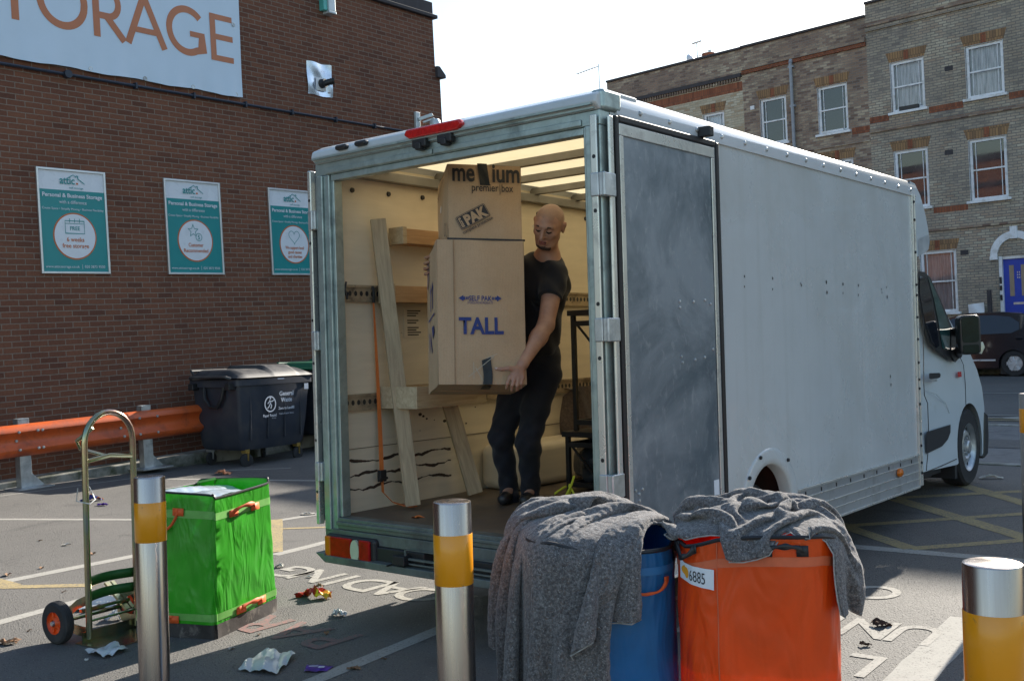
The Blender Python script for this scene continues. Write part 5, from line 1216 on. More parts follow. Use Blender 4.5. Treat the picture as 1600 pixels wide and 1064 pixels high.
for q in range(5): k.raw([(-.42+.02*q, .04+.02*(q % 2), 0), (-.405+.02*q, .04, 0), (-.40+.02*q, .09+.015*(q % 3), 0), (-.418+.02*q, .085, 0)], [(0, 1, 2, 3)], Ml)
stroke(k, arc(-.08, .07, .03, .035, 0, 345, 16), .008, 0, closed=True, M=Ml); stroke(k, [(-.40, .34), (-.1, .40)], .006, 0, M=Ml); stroke(k, [(-.40, .32), (-.12, .375)], .006, 0, M=Ml)
k.build('side_print', M_ink, P, fix=False)

# ================================================================== PERSON (implicit surface, one continuous body)
class Field:
    def __init__(s, lo, hi, h):
        s.lo = np.array(lo, float); s.h = h; s.n = np.ceil((np.array(hi)-s.lo)/h).astype(int)+1
        s.f = np.full(s.n, 1e3, np.float32); s.ax = [s.lo[i]+h*np.arange(s.n[i]) for i in range(3)]
    def add(s, fn, lo, hi, k, op='u'):
        m = .03+k; i0 = np.clip(np.floor((np.array(lo)-m-s.lo)/s.h).astype(int), 0, s.n-1); i1 = np.clip(np.ceil((np.array(hi)+m-s.lo)/s.h).astype(int)+1, 1, s.n)
        if (i1 <= i0).any(): return
        X, Y, Z = np.meshgrid(*[s.ax[i][i0[i]:i1[i]] for i in range(3)], indexing='ij', sparse=True)
        d = fn(X, Y, Z).astype(np.float32); sl = tuple(slice(a, b) for a, b in zip(i0, i1)); a = s.f[sl]
        if op == 'u': h_ = np.maximum(k-np.abs(a-d), 0)/k; s.f[sl] = np.minimum(a, d)-h_*h_*k/4
        else: d = -d; h_ = np.maximum(k-np.abs(a-d), 0)/k; s.f[sl] = np.maximum(a, d)+h_*h_*k/4
    def cone(s, a, b, r1, r2, k=.02, op='u', flat=None):
        a = np.array(a, float); b = np.array(b, float); ab = b-a; L = ab@ab; r = max(r1, r2)
        def fn(X, Y, Z):
            t = np.clip(((X-a[0])*ab[0]+(Y-a[1])*ab[1]+(Z-a[2])*ab[2])/L, 0, 1)
            return np.sqrt((X-a[0]-t*ab[0])**2+(Y-a[1]-t*ab[1])**2+(Z-a[2]-t*ab[2])**2)-(r1+(r2-r1)*t)
        s.add(fn, np.minimum(a, b)-r, np.maximum(a, b)+r, k, op)
    def ell(s, c, r, R=None, k=.02, op='u'):
        c = np.array(c, float); R = np.eye(3) if R is None else R; r = np.array(r, float)
        def fn(X, Y, Z):
            x, y, z = X-c[0], Y-c[1], Z-c[2]; q = [(x*R[0][i]+y*R[1][i]+z*R[2][i])/r[i] for i in range(3)]
            l = np.sqrt(q[0]**2+q[1]**2+q[2]**2); return (l-1)*r.min()*np.clip(l, .6, 1)**0 if False else (l-1)*(r.min()*.5+.5*np.median(r))
        m = r.max(); s.add(fn, c-m, c+m, k, op)
    def mesh(s):
        f = s.f; n = f.shape; ins_ = f < 0
        c = np.zeros((n[0]-1, n[1]-1, n[2]-1), np.int8)
        for dx in (0, 1):
            for dy in (0, 1):
                for dz in (0, 1): c += ins_[dx:n[0]-1+dx, dy:n[1]-1+dy, dz:n[2]-1+dz]
        act = np.argwhere((c > 0) & (c < 8)); idx = np.full(c.shape, -1, np.int32); idx[tuple(act.T)] = np.arange(len(act))
        acc = np.zeros((len(act), 3)); cnt = np.zeros(len(act))
        cor = [(x, y, z) for x in (0, 1) for y in (0, 1) for z in (0, 1)]
        for p in cor:
            for ax in range(3):
                if p[ax]: continue
                q = list(p); q[ax] = 1
                va = f[act[:, 0]+p[0], act[:, 1]+p[1], act[:, 2]+p[2]]; vb = f[act[:, 0]+q[0], act[:, 1]+q[1], act[:, 2]+q[2]]
                m = (va < 0) != (vb < 0); t = np.where(m, va/(va-vb+1e-12), 0); pt = np.tile(np.array(p, float), (len(act), 1)); pt[:, ax] += t
                acc += pt*m[:, None]; cnt += m
        V = s.lo+s.h*(act+acc/cnt[:, None]); F = []
        for ax in range(3):
            o1, o2 = (ax+1) % 3, (ax+2) % 3
            sl0 = [slice(None)]*3; sl1 = [slice(None)]*3; sl0[ax] = slice(0, -1); sl1[ax] = slice(1, None)
            A_, B_ = ins_[tuple(sl0)], ins_[tuple(sl1)]; e = np.argwhere(A_ != B_); e = e[(e[:, o1] > 0) & (e[:, o2] > 0) & (e[:, o1] < n[o1]-1) & (e[:, o2] < n[o2]-1)]
            fl_ = A_[tuple(e.T)]; qs_ = []
            for a_, b_ in ((0, 0), (1, 0), (1, 1), (0, 1)):
                g_ = e.copy(); g_[:, o1] -= 1-a_; g_[:, o2] -= 1-b_; qs_.append(idx[tuple(g_.T)])
            q = np.stack(qs_, 1); q[~fl_] = q[~fl_][:, ::-1]; F.append(q)
        F = np.concatenate(F); return V, F[(F >= 0).all(1)]
def mesh_obj(name, V, F, mats, parent, mi=None, M=None, sm=True):
    me = bpy.data.meshes.new(name); me.from_pydata([tuple(v) for v in V], [], [tuple(int(i) for i in f) for f in F])
    for m in mats: me.materials.append(m)
    if mi is not None: me.polygons.foreach_set('material_index', mi.astype(np.int32))
    if sm: me.shade_smooth()
    me.update(); o = bpy.data.objects.new(name, me); COL.objects.link(o); o.parent = parent
    if M is not None: o.matrix_basis = M
    return o
def skin_mat():
    m, N, b = newmat('skin'); v = N.coord(); n1 = N.noise(v, 18, 5, .6); n2 = N.noise(v, 160, 3, .7)
    base = N.mix(N.ramp(n1, [(.3, 0.), (.7, 1.)]), (.36, .185, .125), (.47, .265, .185)); N.link(base, b.inputs['Base Color'])
    b.inputs['Roughness'].default_value = .5; b.inputs['Subsurface Weight'].default_value = .08; b.inputs['Subsurface Radius'].default_value = (.02, .008, .004)
    N.link(N.bump(n2, .15, .002), b.inputs['Normal']); return m
M_sk = skin_mat(); M_scalp = mat('shaved_scalp', (.335, .20, .145), .5, var=.10, vs=90, bump=.2, bs=300); M_lip = mat('lip_skin', (.30, .10, .085), .45, var=.1)
M_beard = mat('short_beard', (.055, .035, .028), .8, var=.5, vs=200, bump=.4, bs=500); M_nail = mat('nail', (.55, .42, .38), .3); M_dark = mat('eye_dark', (.02, .014, .012), .3)
M_shirt = mat('black_cotton', (.012, .012, .016), .85, var=.3, vs=10, bump=.3, bs=400, sheen=.15, spec=.3); M_trs = mat('dark_navy_cotton', (.012, .013, .020), .85, var=.35, vs=9, bump=.3, bs=300, sheen=.1, spec=.3)
PX = lambda x, y, d: np.array(D(x, y, d))
PF = Vector((.06, 6.45, ZF+GZ)); MAN = empty('person', T3(*PF), 'shaven headed man in a black T-shirt and dark trousers carrying two stacked cartons', 'person')
# joints
sL = PX(867, 430, 6.05); eL = PX(853, 508, 5.90); wL = PX(817, 569, 5.705)
sR = PX(800, 432, 6.25); eR = PX(745, 468, 6.47); wR = PX(694, 430, 6.38)
neck = PX(856, 402, 6.12); chest = PX(838, 450, 6.17); belly = PX(838, 510, 6.22); pel = PX(836, 556, 6.28)
hL = PX(848, 585, 6.28); kL = PX(826, 688, 6.22); aL = PX(829, 765, 6.42)
hR = PX(810, 588, 6.34); kR = PX(783, 684, 6.34); aR = PX(796, 762, 6.50)
HC = PX(857.5, 352, 5.98); hs = 1.04
fa, fp, fr = radians(25), radians(27), radians(16)
hf = Vector((-sin(fa)*cos(fp), -cos(fa)*cos(fp), -sin(fp))); hl = hf.cross(Vector((0, 0, 1))).normalized()*-1   # hl: image right = his left
hu = hf.cross(hl)*1; hu = hu if hu.z > 0 else -hu
hl, hu = hl*cos(fr)-hu*sin(fr), hu*cos(fr)+hl*sin(fr)
HR = np.array([[hl.x, hf.x, hu.x], [hl.y, hf.y, hu.y], [hl.z, hf.z, hu.z]])    # columns: left, forward, up
def H_(x, y, z): return HC+HR@(np.array([x, y, z])*hs)
lo = np.array([-.95, 5.45, .30]); hi = np.array([.55, 6.85, 2.30])
fb = Field((-.62, 5.50, .57), (.52, 6.80, 2.51), .0052)
E3 = lambda c, r, k=.02, op='u': fb.ell(H_(*c), np.array(r)*hs, HR, k, op)
C3 = lambda a, b, r1, r2, k=.012, op='u': fb.cone(H_(*a), H_(*b), r1*hs, r2*hs, k, op)
E3((0, -.014, .026), (.0775, .096, .084)); E3((0, .02, -.01), (.067, .070, .082), .03); E3((0, .030, -.062), (.052, .052, .055), .03); E3((0, .062, -.100), (.024, .022, .018), .03)
for s in (-1, 1):
    C3((s*.045, .01, -.06), (s*.028, .05, -.095), .020, .018, .03); C3((s*.014, .086, .024), (s*.044, .073, .024), .011, .010, .016)
    E3((s*.043, .060, -.022), (.018, .016, .015), .025)
for s in (-1, 1): E3((s*.030, .094, .004), (.019, .018, .012), .012, 's')
for s in (-1, 1):
    E3((s*.030, .074, .003), (.0145, .0125, .0115), .004)
    E3((s*.080, -.012, -.004), (.010, .019, .033), .006); E3((s*.088, -.018, .012), (.007, .017, .017), .006); E3((s*.090, -.002, -.004), (.005, .008, .014), .006, 's')
C3((0, .086, .014), (0, .110, -.028), .0075, .011, .010); E3((0, .112, -.033), (.0115, .011, .009), .006)
for s in (-1, 1): E3((s*.012, .094, -.036), (.007, .009, .006), .006)
C3((-.020, .083, -.062), (.020, .083, -.062), .006, .006, .006); C3((-.014, .088, -.0595), (.014, .088, -.0595), .006, .006, .005); C3((-.015, .086, -.0725), (.015, .086, -.0725), .0078, .0078, .005)
fb.cone(H_(0, -.025, -.05), neck+np.array([-.006, .0, -.04]), .049*hs, .062, .03)
fb.cone(neck, sL, .055, .055, .05); fb.cone(neck, sR, .055, .055, .05); fb.ell(chest, (.14, .09, .16), None, .05); fb.cone(chest, pel, .10, .11, .05)
fb.cone(sL, eL, .062, .046, .02); fb.cone(eL, eL+(wL-eL)*.35, .047, .047, .02); fb.cone(eL+(wL-eL)*.3, wL, .047, .028, .02)
fb.cone(sR, eR, .052, .040, .02); fb.cone(eR, wR, .040, .026, .02)
for a, b, c in ((hL, kL, aL), (hR, kR, aR)): fb.cone(pel, a, .11, .09, .05); fb.cone(a, b, .082, .052, .03); fb.cone(b, c, .055, .038, .03); fb.cone(c, c+np.array([-.02, -.10, -.035]), .035, .03, .03)
# left hand: palm laid on the carton, four fingers hooked under the lower edge, thumb along the face
pal = PX(807, 584, 5.678); fb.cone(wL, pal, .026, .026, .02); kn = [PX(797, 589, 5.655), PX(803.5, 591.5, 5.652), PX(810.5, 592, 5.655), PX(817, 590, 5.66)]
for q in kn: fb.cone(PX(813, 575, 5.69), q, .018, .0125, .012)
mid = [PX(793, 599, 5.640), PX(800.5, 601.5, 5.636), PX(808, 602, 5.640), PX(814.5, 599.5, 5.648)]; tip = [PX(791.5, 606.5, 5.662), PX(799.5, 609.5, 5.660), PX(807.5, 609, 5.664), PX(814, 606, 5.670)]
for a, b, c, r in zip(kn, mid, tip, (.0098, .0102, .0098, .0086)): fb.cone(a, b, r*1.08, r, .006); fb.cone(b, c, r, r*.86, .004)
th = [PX(806, 577, 5.668), PX(794, 575.5, 5.650), PX(784, 577, 5.645), PX(775, 576, 5.650)]
fb.cone(th[0], th[1], .018, .0128, .014); fb.cone(th[1], th[2], .0122, .0112, .006); fb.cone(th[2], th[3], .0112, .0088, .004)
# right hand: wraps the far left edge of the carton
fb.cone(wR, PX(676, 418, 6.27), .028, .026, .02)
for i, (y, dx) in enumerate(((402, 0), (411, -2.5), (419.5, -3), (427.5, -1.0))):
    m_ = PX(665.5+dx*.6, y+1, 6.17); fb.cone(PX(676, 408+i*6, 6.26), m_, .0115, .0100, .01); fb.cone(m_, PX(671.5+dx, y-1, 6.08), .0098, .0082, .004)
V, F_ = fb.mesh()
c_ = V[F_].mean(1); loc_ = (c_-HC)@HR/hs; mi = np.zeros(len(F_))
x_, y_, z_ = loc_.T
nz_ = .006*np.sin(x_*160)+.004*np.sin(y_*190)
inh = (np.abs(x_) < .12) & (np.abs(y_) < .14) & (z_ > -.15) & (z_ < .14)
mi[inh & (z_ > .052-.85*(y_-.03)*(y_ < .03)*0+nz_+.30*np.maximum(0, y_-.01)**1*1.0) & (y_ < .078)] = 1
mi[inh & (y_ < .02) & (y_ > -.12) & (z_ > .0+nz_) & (np.abs(x_) < .079) & ((np.abs(x_) > .055) | (y_ < -.02))] = 1
mi[inh & (z_ < -.088+nz_*.4-.22*np.abs(x_)) & (y_ > .030) & (z_ > -.135) & (np.abs(x_) < .042)] = 3
mi[inh & (y_ > .074) & (np.abs(x_) < .021-.2*np.abs(z_+.065)) & (z_ < -.0565) & (z_ > -.0775)] = 2
mi[inh & (y_ > .078) & (np.abs(z_+.0655) < .0011) & (np.abs(x_) < .022)] = 4
PFn = np.array(PF)
body = mesh_obj('body', V-PFn, F_, [M_sk, M_scalp, M_lip, M_beard, M_dark], MAN, mi)
def hmesh(nm, segs, m, par=body):
    k = MB()
    for pts, r in segs: k.tube([Vector(H_(*p)-PFn) for p in pts], r, 6)
    return k.build(nm, m, par, smooth=True)
hmesh('eyebrow', [([(s*.014, .0905, .020), (s*.026, .0915, .0265), (s*.040, .083, .0245), (s*.050, .071, .018)], [.0034*hs, .0056*hs, .0050*hs, .0026*hs]) for s in (-1, 1)], M_beard)
hmesh('eyelashes', [([(s*.016, .0835, -.001), (s*.023, .0875, -.0045), (s*.031, .0885, -.006), (s*.039, .085, -.004), (s*.045, .078, -.001)], [.0018*hs, .0040*hs, .0046*hs, .0038*hs, .0016*hs]) for s in (-1, 1)], M_dark)
k = MB(); tn = Vector(th[3]-PFn); k.grid(lambda u, v: tuple(tn+Vector((-.004+.014*u, -.0105+.002*(2*u-1)**2, -.004+.010*v+.0015))), 4, 4); k.build('nail', M_nail, body, smooth=True)
k = MB(); e_ = Vector(H_(-.088, -.010, -.028)-PFn); k.tube([e_+Vector((.007*cos(a), 0, .007*sin(a))) for a in [i*pi/6 for i in range(12)]], .0015, 5, closed=True); k.build('earring', M_galv, body)
# T-shirt
ft = Field((-.45, 5.75, 1.28), (.50, 6.75, 2.25), .006)
ft.ell(chest+np.array([0, .0, .01]), (.195, .135, .20), None, .05); ft.cone(chest, belly, .148, .135, .06); ft.cone(belly, belly+np.array([0, 0.01, -.075]), .138, .138, .04)
nb = neck+np.array([0, .012, -.058]); ft.cone(nb, sL+np.array([-.01, 0, .004]), .072, .066, .05); ft.cone(nb, sR, .072, .066, .05)
es = sL+(eL-sL)*.47; ft.cone(sL, es, .076, .073, .03); er = sR+(eR-sR)*.5; ft.cone(sR, er, .066, .064, .03)
def foldn(X, Y, Z): return .0055*np.sin(26*Z+9*X+4*Y)*np.sin(13*X-7*Z)+.004*np.sin(55*X+30*Z+20*Y)
X, Y, Z = np.meshgrid(*ft.ax, indexing='ij', sparse=True); ft.f += (foldn(X, Y, Z)).astype(np.float32)
# clean hems: cut across the sleeves and the neck
def cut(f_, p, n, rad, k=.004):
    n = np.array(n)/np.linalg.norm(n); p = np.array(p)
    f_.add(lambda X, Y, Z: np.maximum(-((X-p[0])*n[0]+(Y-p[1])*n[1]+(Z-p[2])*n[2]), np.sqrt((X-p[0])**2+(Y-p[1])**2+(Z-p[2])**2)-rad), p-rad, p+rad, k, 's')
cut(ft, es-(es-sL)*.0, eL-sL, .125); cut(ft, er, eR-sR, .12)
ft.cone(neck+np.array([.0, .0, -.022]), H_(0, -.02, -.06), .066, .085, .006, 's')
V, F_ = ft.mesh(); mesh_obj('t_shirt', V-PFn, F_, [M_shirt], MAN)
# trousers
fq = Field((-.36, 5.85, .59), (.42, 6.80, 1.59), .006)
fq.cone(pel+np.array([0, 0, .06]), pel, .132, .142, .04)
for a, b, c in ((hL, kL, aL), (hR, kR, aR)):
    fq.cone(pel, a, .125, .108, .05); fq.cone(a, b, .102, .071, .04); fq.cone(b, c, .072, .055, .03); fq.cone(c, c+np.array([-.005, -.02, -.055]), .058, .064, .02)
X, Y, Z = np.meshgrid(*fq.ax, indexing='ij', sparse=True)
amp = .004+.006*np.exp(-((Z-kL[2])/.12)**2)+.005*np.exp(-((Z-.70)/.10)**2)
fq.f += (amp*.8*(np.sin(34*Z+26*X-18*Y)*np.sin(19*X+11*Z+1)+.7*np.sin(58*Z-60*X+35*Y)*np.sin(15*Z+23*Y))).astype(np.float32)
V, F_ = fq.mesh(); mesh_obj('trousers', V-PFn, F_, [M_trs], MAN)
for c in (aL, aR):
    fs_ = Field(c+np.array([-.14, -.30, -.12]), c+np.array([.14, .16, .10]), .006)
    z0 = ZF+GZ+.012; c = c.copy(); dz = c[2]-z0
    hd = np.array([-.22, -.97, 0]); hd /= np.linalg.norm(hd)
    heel = np.array([c[0], c[1], z0+.032])-hd*.045; toe = np.array([c[0], c[1], z0+.028])+hd*.17
    fs_.cone(heel, toe, .040, .036, .02); fs_.cone(np.array([c[0], c[1], z0+.06]), c, .045, .040, .03)
    fs_.add(lambda X, Y, Z: (Z-(z0-.011))+0*X+0*Y, c-.35, np.array([c[0]+.35, c[1]+.35, z0-.011]), .003, 's')
    V, F_ = fs_.mesh(); mesh_obj('shoe', V-PFn, F_, [M_black], MAN)
k = MB(); pb = Vector(pel-PFn)+Vector((0, 0, .075)); k.tube([pb+Vector((.142*cos(a), .142*sin(a), 0)) for a in [i*pi/16 for i in range(32)]], .012, 6, closed=True); k.build('belt', M_black, MAN, smooth=True)
# ================================================================== BOLLARDS
M_amber = mat('amber_reflective_tape', (.82, .31, .004), .30, var=.10, vs=5, coat=.3, dirt=(.34, .16, .03), ds=22, dth=(.63, .70), bump=.12, bs=40)
def steel_mat():
    m, N, b = newmat('satin_steel'); v = N.coord(scale=(1, 1, 12)); n1 = N.noise(v, 60, 3, .7); n2 = N.noise(N.coord(scale=(1, 1, .03)), 26, 5, .7)
    N.link(N.mix(N.ramp(n2, [(.5, 0.), (.8, .6)]), (.40, .36, .345), (.28, .24, .225)), b.inputs['Base Color']); b.inputs['Metallic'].default_value = 1  # pinkish tone and dark upright streaks paint reflections into the steel
    N.link(N.ramp(n2, [(.3, .20), (.75, .34)]), b.inputs['Roughness']); b.inputs['Anisotropic'].default_value = .2
    N.link(N.bump(n1, .05, .001), b.inputs['Normal']); return m
M_sat = steel_mat()
def bollard(x, y, label, h=1.09, r=.0575):
    P = empty('bollard', T3(x, y, gh(x, y)) @ RZ(x*3), label, 'bollard', 'stainless steel bollards with amber bands')
    k = MB(); k.lathe([(r, -.02), (r, h-.004), (r-.0015, h-.001), (r-.004, h)], 64); k.build('post', M_sat, P, smooth=True, ang=30)
    k = MB(); k.lathe([(r-.004, h), (r-.006, h+.0008), (0, h+.0008)], 64); k.build('top_cap', M_sat, P, smooth=True, ang=30)
    k = MB(); k.lathe([(r+.0005, h-.245), (r+.0012, h-.244), (r+.0012, h-.096), (r+.0005, h-.095)], 64); k.build('reflective_band', M_amber, P, smooth=True)
    return P
bollard(-1.401, 4.042, 'steel bollard with amber band between the hand truck and the green bag')
bollard(-.194, 3.167, 'steel bollard with amber band in front of the truck sill, beside the long grey blanket')
bollard(.946, 2.112, 'nearest and widest steel bollard with amber band, in the bottom right corner')
bollard(3.235, 6.64, 'farthest steel bollard with amber band, cut off by the right edge of the picture', h=1.045)

# ================================================================== BAGS
def bag_mat(name, c, lightc):
    m, N, b = newmat(name); v = N.coord(); a = N.noise(N.coord(scale=(1, 1, .6)), 4.5, 6, .6, 1.6); f = N.noise(N.coord(scale=(1, 1, .25), rot=(.5, .2, 0)), 14, 6, .65, 1.); w_ = N.add('ShaderNodeTexWave', i_Vector=v, i_Scale=160.)
    base = N.mix(N.ramp(a, [(.3, 0.), (.7, 1.)]), tuple(x*.8 for x in c), c); base = N.mix(N.ramp(f, [(.68, 0.), (.74, .12)]), base, lightc)
    N.link(base, b.inputs['Base Color']); b.inputs['Roughness'].default_value = .34; b.inputs['Coat Weight'].default_value = .15
    rid = N.noise(N.coord(scale=(1.6, 1.6, .5), rot=(.6, .5, .2)), 4.5, 2, .5, 1.8)
    N.link(N.bump(N.math('ADD', N.math('MULTIPLY', rid, 1.4), N.math('MULTIPLY', f, .0)), .42, .03), b.inputs['Normal'])
    t = N.add('ShaderNodeBsdfTranslucent'); N.link(base, t.inputs[0]); mx = N.add('ShaderNodeMixShader'); mx.inputs[0].default_value = .36
    N.link(b.outputs[0], mx.inputs[1]); N.link(t.outputs[0], mx.inputs[2]); N.link(mx.outputs[0], N.n['Material Output'].inputs[0]); return m
M_bg = bag_mat('green_woven_bag', (.05, .46, .02), (.3, .6, .25)); M_bo = bag_mat('orange_woven_bag', (.95, .125, .012), (.95, .4, .25)); M_bb = bag_mat('blue_woven_bag', (.015, .20, .50), (.15, .4, .65))
M_tg = mat('green_tape', (.13, .38, .07), .5, var=.15, vs=20); M_to = mat('orange_tape_band', (.62, .13, .05), .55, var=.15, vs=20); M_grime = mat('grimy_black_base', (.03, .025, .024), .6, var=.5, vs=9, dirt=(.16, .14, .12), ds=14, dth=(.55, .7), bump=.4, bs=40)
M_hand = mat('orange_handle_webbing', (.72, .11, .02), .65, var=.15, vs=40)
def bag(x, y, rot, wb_, db_, wt, dt, h, rad, m, tape, base_m, label, cat='bag', seed=1, name='delivery_bag', h0=None):
    kk = (h0 or h)/h
    P = empty(name, T3(x, y, gh(x, y)) @ RZ(rot), label, cat, 'woven bags on the ground'); N_ = 120
    def per(u, w_, d_, r_):
        s_ = u*4 % 4; q = int(s_); f = s_-q                     # rounded rectangle, even by side
        cx_, cy_ = ((-1, -1), (1, -1), (1, 1), (-1, 1))[q]; nx, ny = ((1, -1), (1, 1), (-1, 1), (-1, -1))[q]
        if f < .5:
            a = radians((225, 315, 45, 135)[q]+f*2*45); return ((w_/2-r_)*cx_+r_*cos(a), (d_/2-r_)*cy_+r_*sin(a))
        A_ = ((w_/2-r_)*cx_+r_*cos(radians((270, 0, 90, 180)[q])), (d_/2-r_)*cy_+r_*sin(radians((270, 0, 90, 180)[q])))
        B_ = ((w_/2-r_)*nx+r_*cos(radians((270, 0, 90, 180)[q])), (d_/2-r_)*ny+r_*sin(radians((270, 0, 90, 180)[q])))
        a2 = ((w_/2-r_)*nx+r_*cos(radians((225, 315, 45, 135)[(q+1) % 4])), (d_/2-r_)*ny+r_*sin(radians((225, 315, 45, 135)[(q+1) % 4])))
        t = (f-.5)*2
        if t < .75: t = t/.75; return (A_[0]+(B_[0]-A_[0])*t, A_[1]+(B_[1]-A_[1])*t)
        t = (t-.75)/.25; an = radians((270, 0, 90, 180)[q]+45*t); return ((w_/2-r_)*nx+r_*cos(an), (d_/2-r_)*ny+r_*sin(an))
    def surf(u, v, off=0.):
        w_ = wb_+(wt-wb_)*v; d_ = db_+(dt-db_)*v; px_, py_ = per(u, w_, d_, rad*(1-(.3*v if rad < .1 else 0))); l = sqrt(px_*px_+py_*py_)
        b_ = .008*sin(pi*v)*abs(sin(2*pi*u*2))+.0025*sin(u*31+v*9+seed)*sin(v*7+u*13)+.003*sin(u*70+v*23+seed*2)*(1-v)+.0015*sin(u*60+v*22)*sin(pi*v)+.001*sin(u*130-v*31)+off
        return (px_*(1+b_/l), py_*(1+b_/l), v*h*(1+.0*u)+(.012*sin(u*4*pi+seed)+.008*sin(u*14+seed))*v**4)
    k = MB(); k.grid(surf, N_, 36, wu=True); k.grid(lambda u, v: surf(u, 1-v*.4, -.006), N_, 10, wu=True)
    k.build('bag_body', m, P, smooth=True, ang=60)
    k = MB(); k.grid(lambda u, v: surf(u, v*.10-.001, .006), N_, 3, wu=True); k.build('base', base_m, P, smooth=True)
    k = MB(); k.grid(lambda u, v: surf(u, 1-(.17-v*.055)*kk, .0025), N_, 3, wu=True); k.build('tape_band', tape, P, smooth=True); k = MB(); k.grid(lambda u, v: surf(u, .12+v*.05, .0045), N_, 3, wu=True); k.build('tape_band', tape, P, smooth=True)
    k = MB(); k.tube([surf(i/N_, .998, .001) for i in range(N_)], .0065, 6, closed=True); k.build('rim', M_black, P, smooth=True)
    P['_s'] = 0; del P['_s']
    return P, surf
def handle(P, surf, u0, u1, v0, drop, m, w_=.028, out=.05, nm='handle', pw=.007, ph=.035):
    k = MB(); n = 16; vs = []
    for i in range(n+1):
        t = i/n; u = u0+(u1-u0)*t; a = surf(u % 1, v0, .012+out*sin(pi*t)); dz = drop*sin(pi*t)+.12*drop*sin(t*9)
        for s_ in (-1, 1): vs.append((a[0]+.004*s_*sin(t*5), a[1], a[2]+dz+s_*w_/2*(.55+.45*cos(t*2*pi)**2)))
    k.raw(vs, [(2*i, 2*i+1, 2*i+3, 2*i+2) for i in range(n)])
    for u in (u0, u1):
        q = [surf((u+du) % 1, v0+dv, .010) for du, dv in ((-pw, -ph), (pw, -ph), (pw, ph*.5), (-pw, ph*.5))]; k.raw(q, [(0, 1, 2, 3)])
    o = k.build(nm, m, P, smooth=True); md = o.modifiers.new('t', 'SOLIDIFY'); md.thickness = .003; return o
# green
ang = atan2(.553, .181); cG = (G(335, 998)+Vector((.181, .553, 0)).normalized()*.27*WS+Vector((-.553, .181, 0)).normalized()*.21*WS)
PG, sG = bag(cG.x, cG.y, ang, .56*WS, .44*WS, .50*WS, .42*WS, .665*WS, .03, M_bg, M_tg, M_grime, 'tall bright green woven bag with orange handles, beside the left steel bollard', seed=3)
# sides: u 0..1 starts at the -x,-y corner and runs along -y side first
handle(PG, sG, .153, .189, .86, .030, M_hand, out=.034); handle(PG, sG, .159, .193, .145, .02, M_hand, out=.026)
handle(PG, sG, .893, .928, .88, -.12, M_hand, out=.035); handle(PG, sG, .888, .922, .135, .01, M_hand, out=.02)
M_clear = mat('clear_polythene', (.50, .58, .66), .16, var=.45, vs=7, coat=.5, bump=.9, bs=16)
k = MB(); k.grid(lambda u, v: ((u-.5)*.47, (v-.5)*.38, .625+.035*sin(u*4+v*3)*sin(v*4+1)+.004*sin(u*11+v*12)+.001*sin(u*41-v*27)+.02*(1-2*abs(v-.5))), 44, 34)
tag(k.build('plastic_wrapping', M_clear, M=PG.matrix_world.copy() if False else T3(cG.x, cG.y, 0) @ RZ(ang) @ Matrix.Scale(WS, 4), smooth=True), 'crumpled clear polythene stuffed in the top of the green bag', 'plastic sheet')
k = MB(); q = [sG(.32+.0*i, .93, 0) for i in range(3)]; a = sG(.45, .97, .0); b_ = sG(.62, .97, .0); k.tube([a, (a[0]*.9, a[1]*.8, a[2]+.03), (b_[0]*.9, b_[1]*.9, b_[2]+.03), b_], .008, 8); k.build('cord', M_tg, PG, smooth=True)
# orange and blue
PO, sO = bag(.735, 3.255, radians(-16), .45, .44, .462, .455, .965, .13, M_bo, M_to, M_grime, 'tall orange woven bag numbered 6885 under a grey blanket', seed=5, h0=.47)
PB, sB = bag(.235, 3.36, radians(12), .455, .45, .455, .45, .945, .13, M_bb, mat('blue_tape_band', (.02, .16, .38), .5), M_grime, 'tall blue woven bag half hidden by a long grey blanket', seed=8, h0=.47)
handle(PB, sB, .19, .24, .90, -.04, M_hand, w_=.010, out=.012, pw=.003, ph=.01)
# number label on the orange bag, following its skin
def onbag(P, surf, u0, u1, v0, v1, m, nm, off=.006, n=12):
    k = MB(); k.grid(lambda u, v: surf(u0+(u1-u0)*u, v0+(v1-v0)*v+.0*u, off), n, 4); return k.build(nm, m, P, smooth=True)
def decal_text(P, surf, s, u0, u1, v0, hgt, m, off=.0075):
    me = text_mesh(s, 1., .02); xs = [v.co.x for v in me.vertices]; a, b_ = min(xs), max(xs); k = MB()
    k.raw([surf(u0+(u1-u0)*(v.co.x-a)/(b_-a), v0+v.co.y*hgt, off) for v in me.vertices], [tuple(p.vertices) for p in me.polygons]); bpy.data.meshes.remove(me); k.build('lettering', m, P, fix=False)
def ou(px, py):         # bag coordinate nearest to a point of the photograph
    best = None
    for i in range(240):
        for j in range(60):
            u, v = i/240, .5+.5*j/60; p = PO.matrix_basis @ Vector(sO(u, v)); d = p-CAM; z = d.dot(_f)
            e = (800+FPX*d.dot(_r)/z-px)**2+(532-FPX*d.dot(_u)/z-py)**2+(0 if z < 3.25 else 1e6)
            if best is None or e < best[0]: best = (e, u, v)
    return best[1:]
PO.matrix_basis = T3(.735, 3.255, 0) @ RZ(radians(-16))
uA, vA = ou(1065, 886); uB, vB = ou(1118, 906)
if uA > uB: uA -= 1
def so(u, v, off=0.): return sO(u % 1, v, off)
uC, vC = ou(1199, 858); uD, vD = ou(1250, 860)
handle(PO, sO, min(uC, uD), max(uC, uD), vC, .012, M_black, w_=.02, out=.016, pw=.005, ph=.02)
uC, vC = ou(1062, 850); uD, vD = ou(1088, 846); uC, uD = (uC-1 if uC > .5 else uC), (uD-1 if uD > .5 else uD)
handle(PO, sO, min(uC, uD), max(uC, uD), vC, -.025, M_black, w_=.02, out=.02, pw=.005, ph=.02)
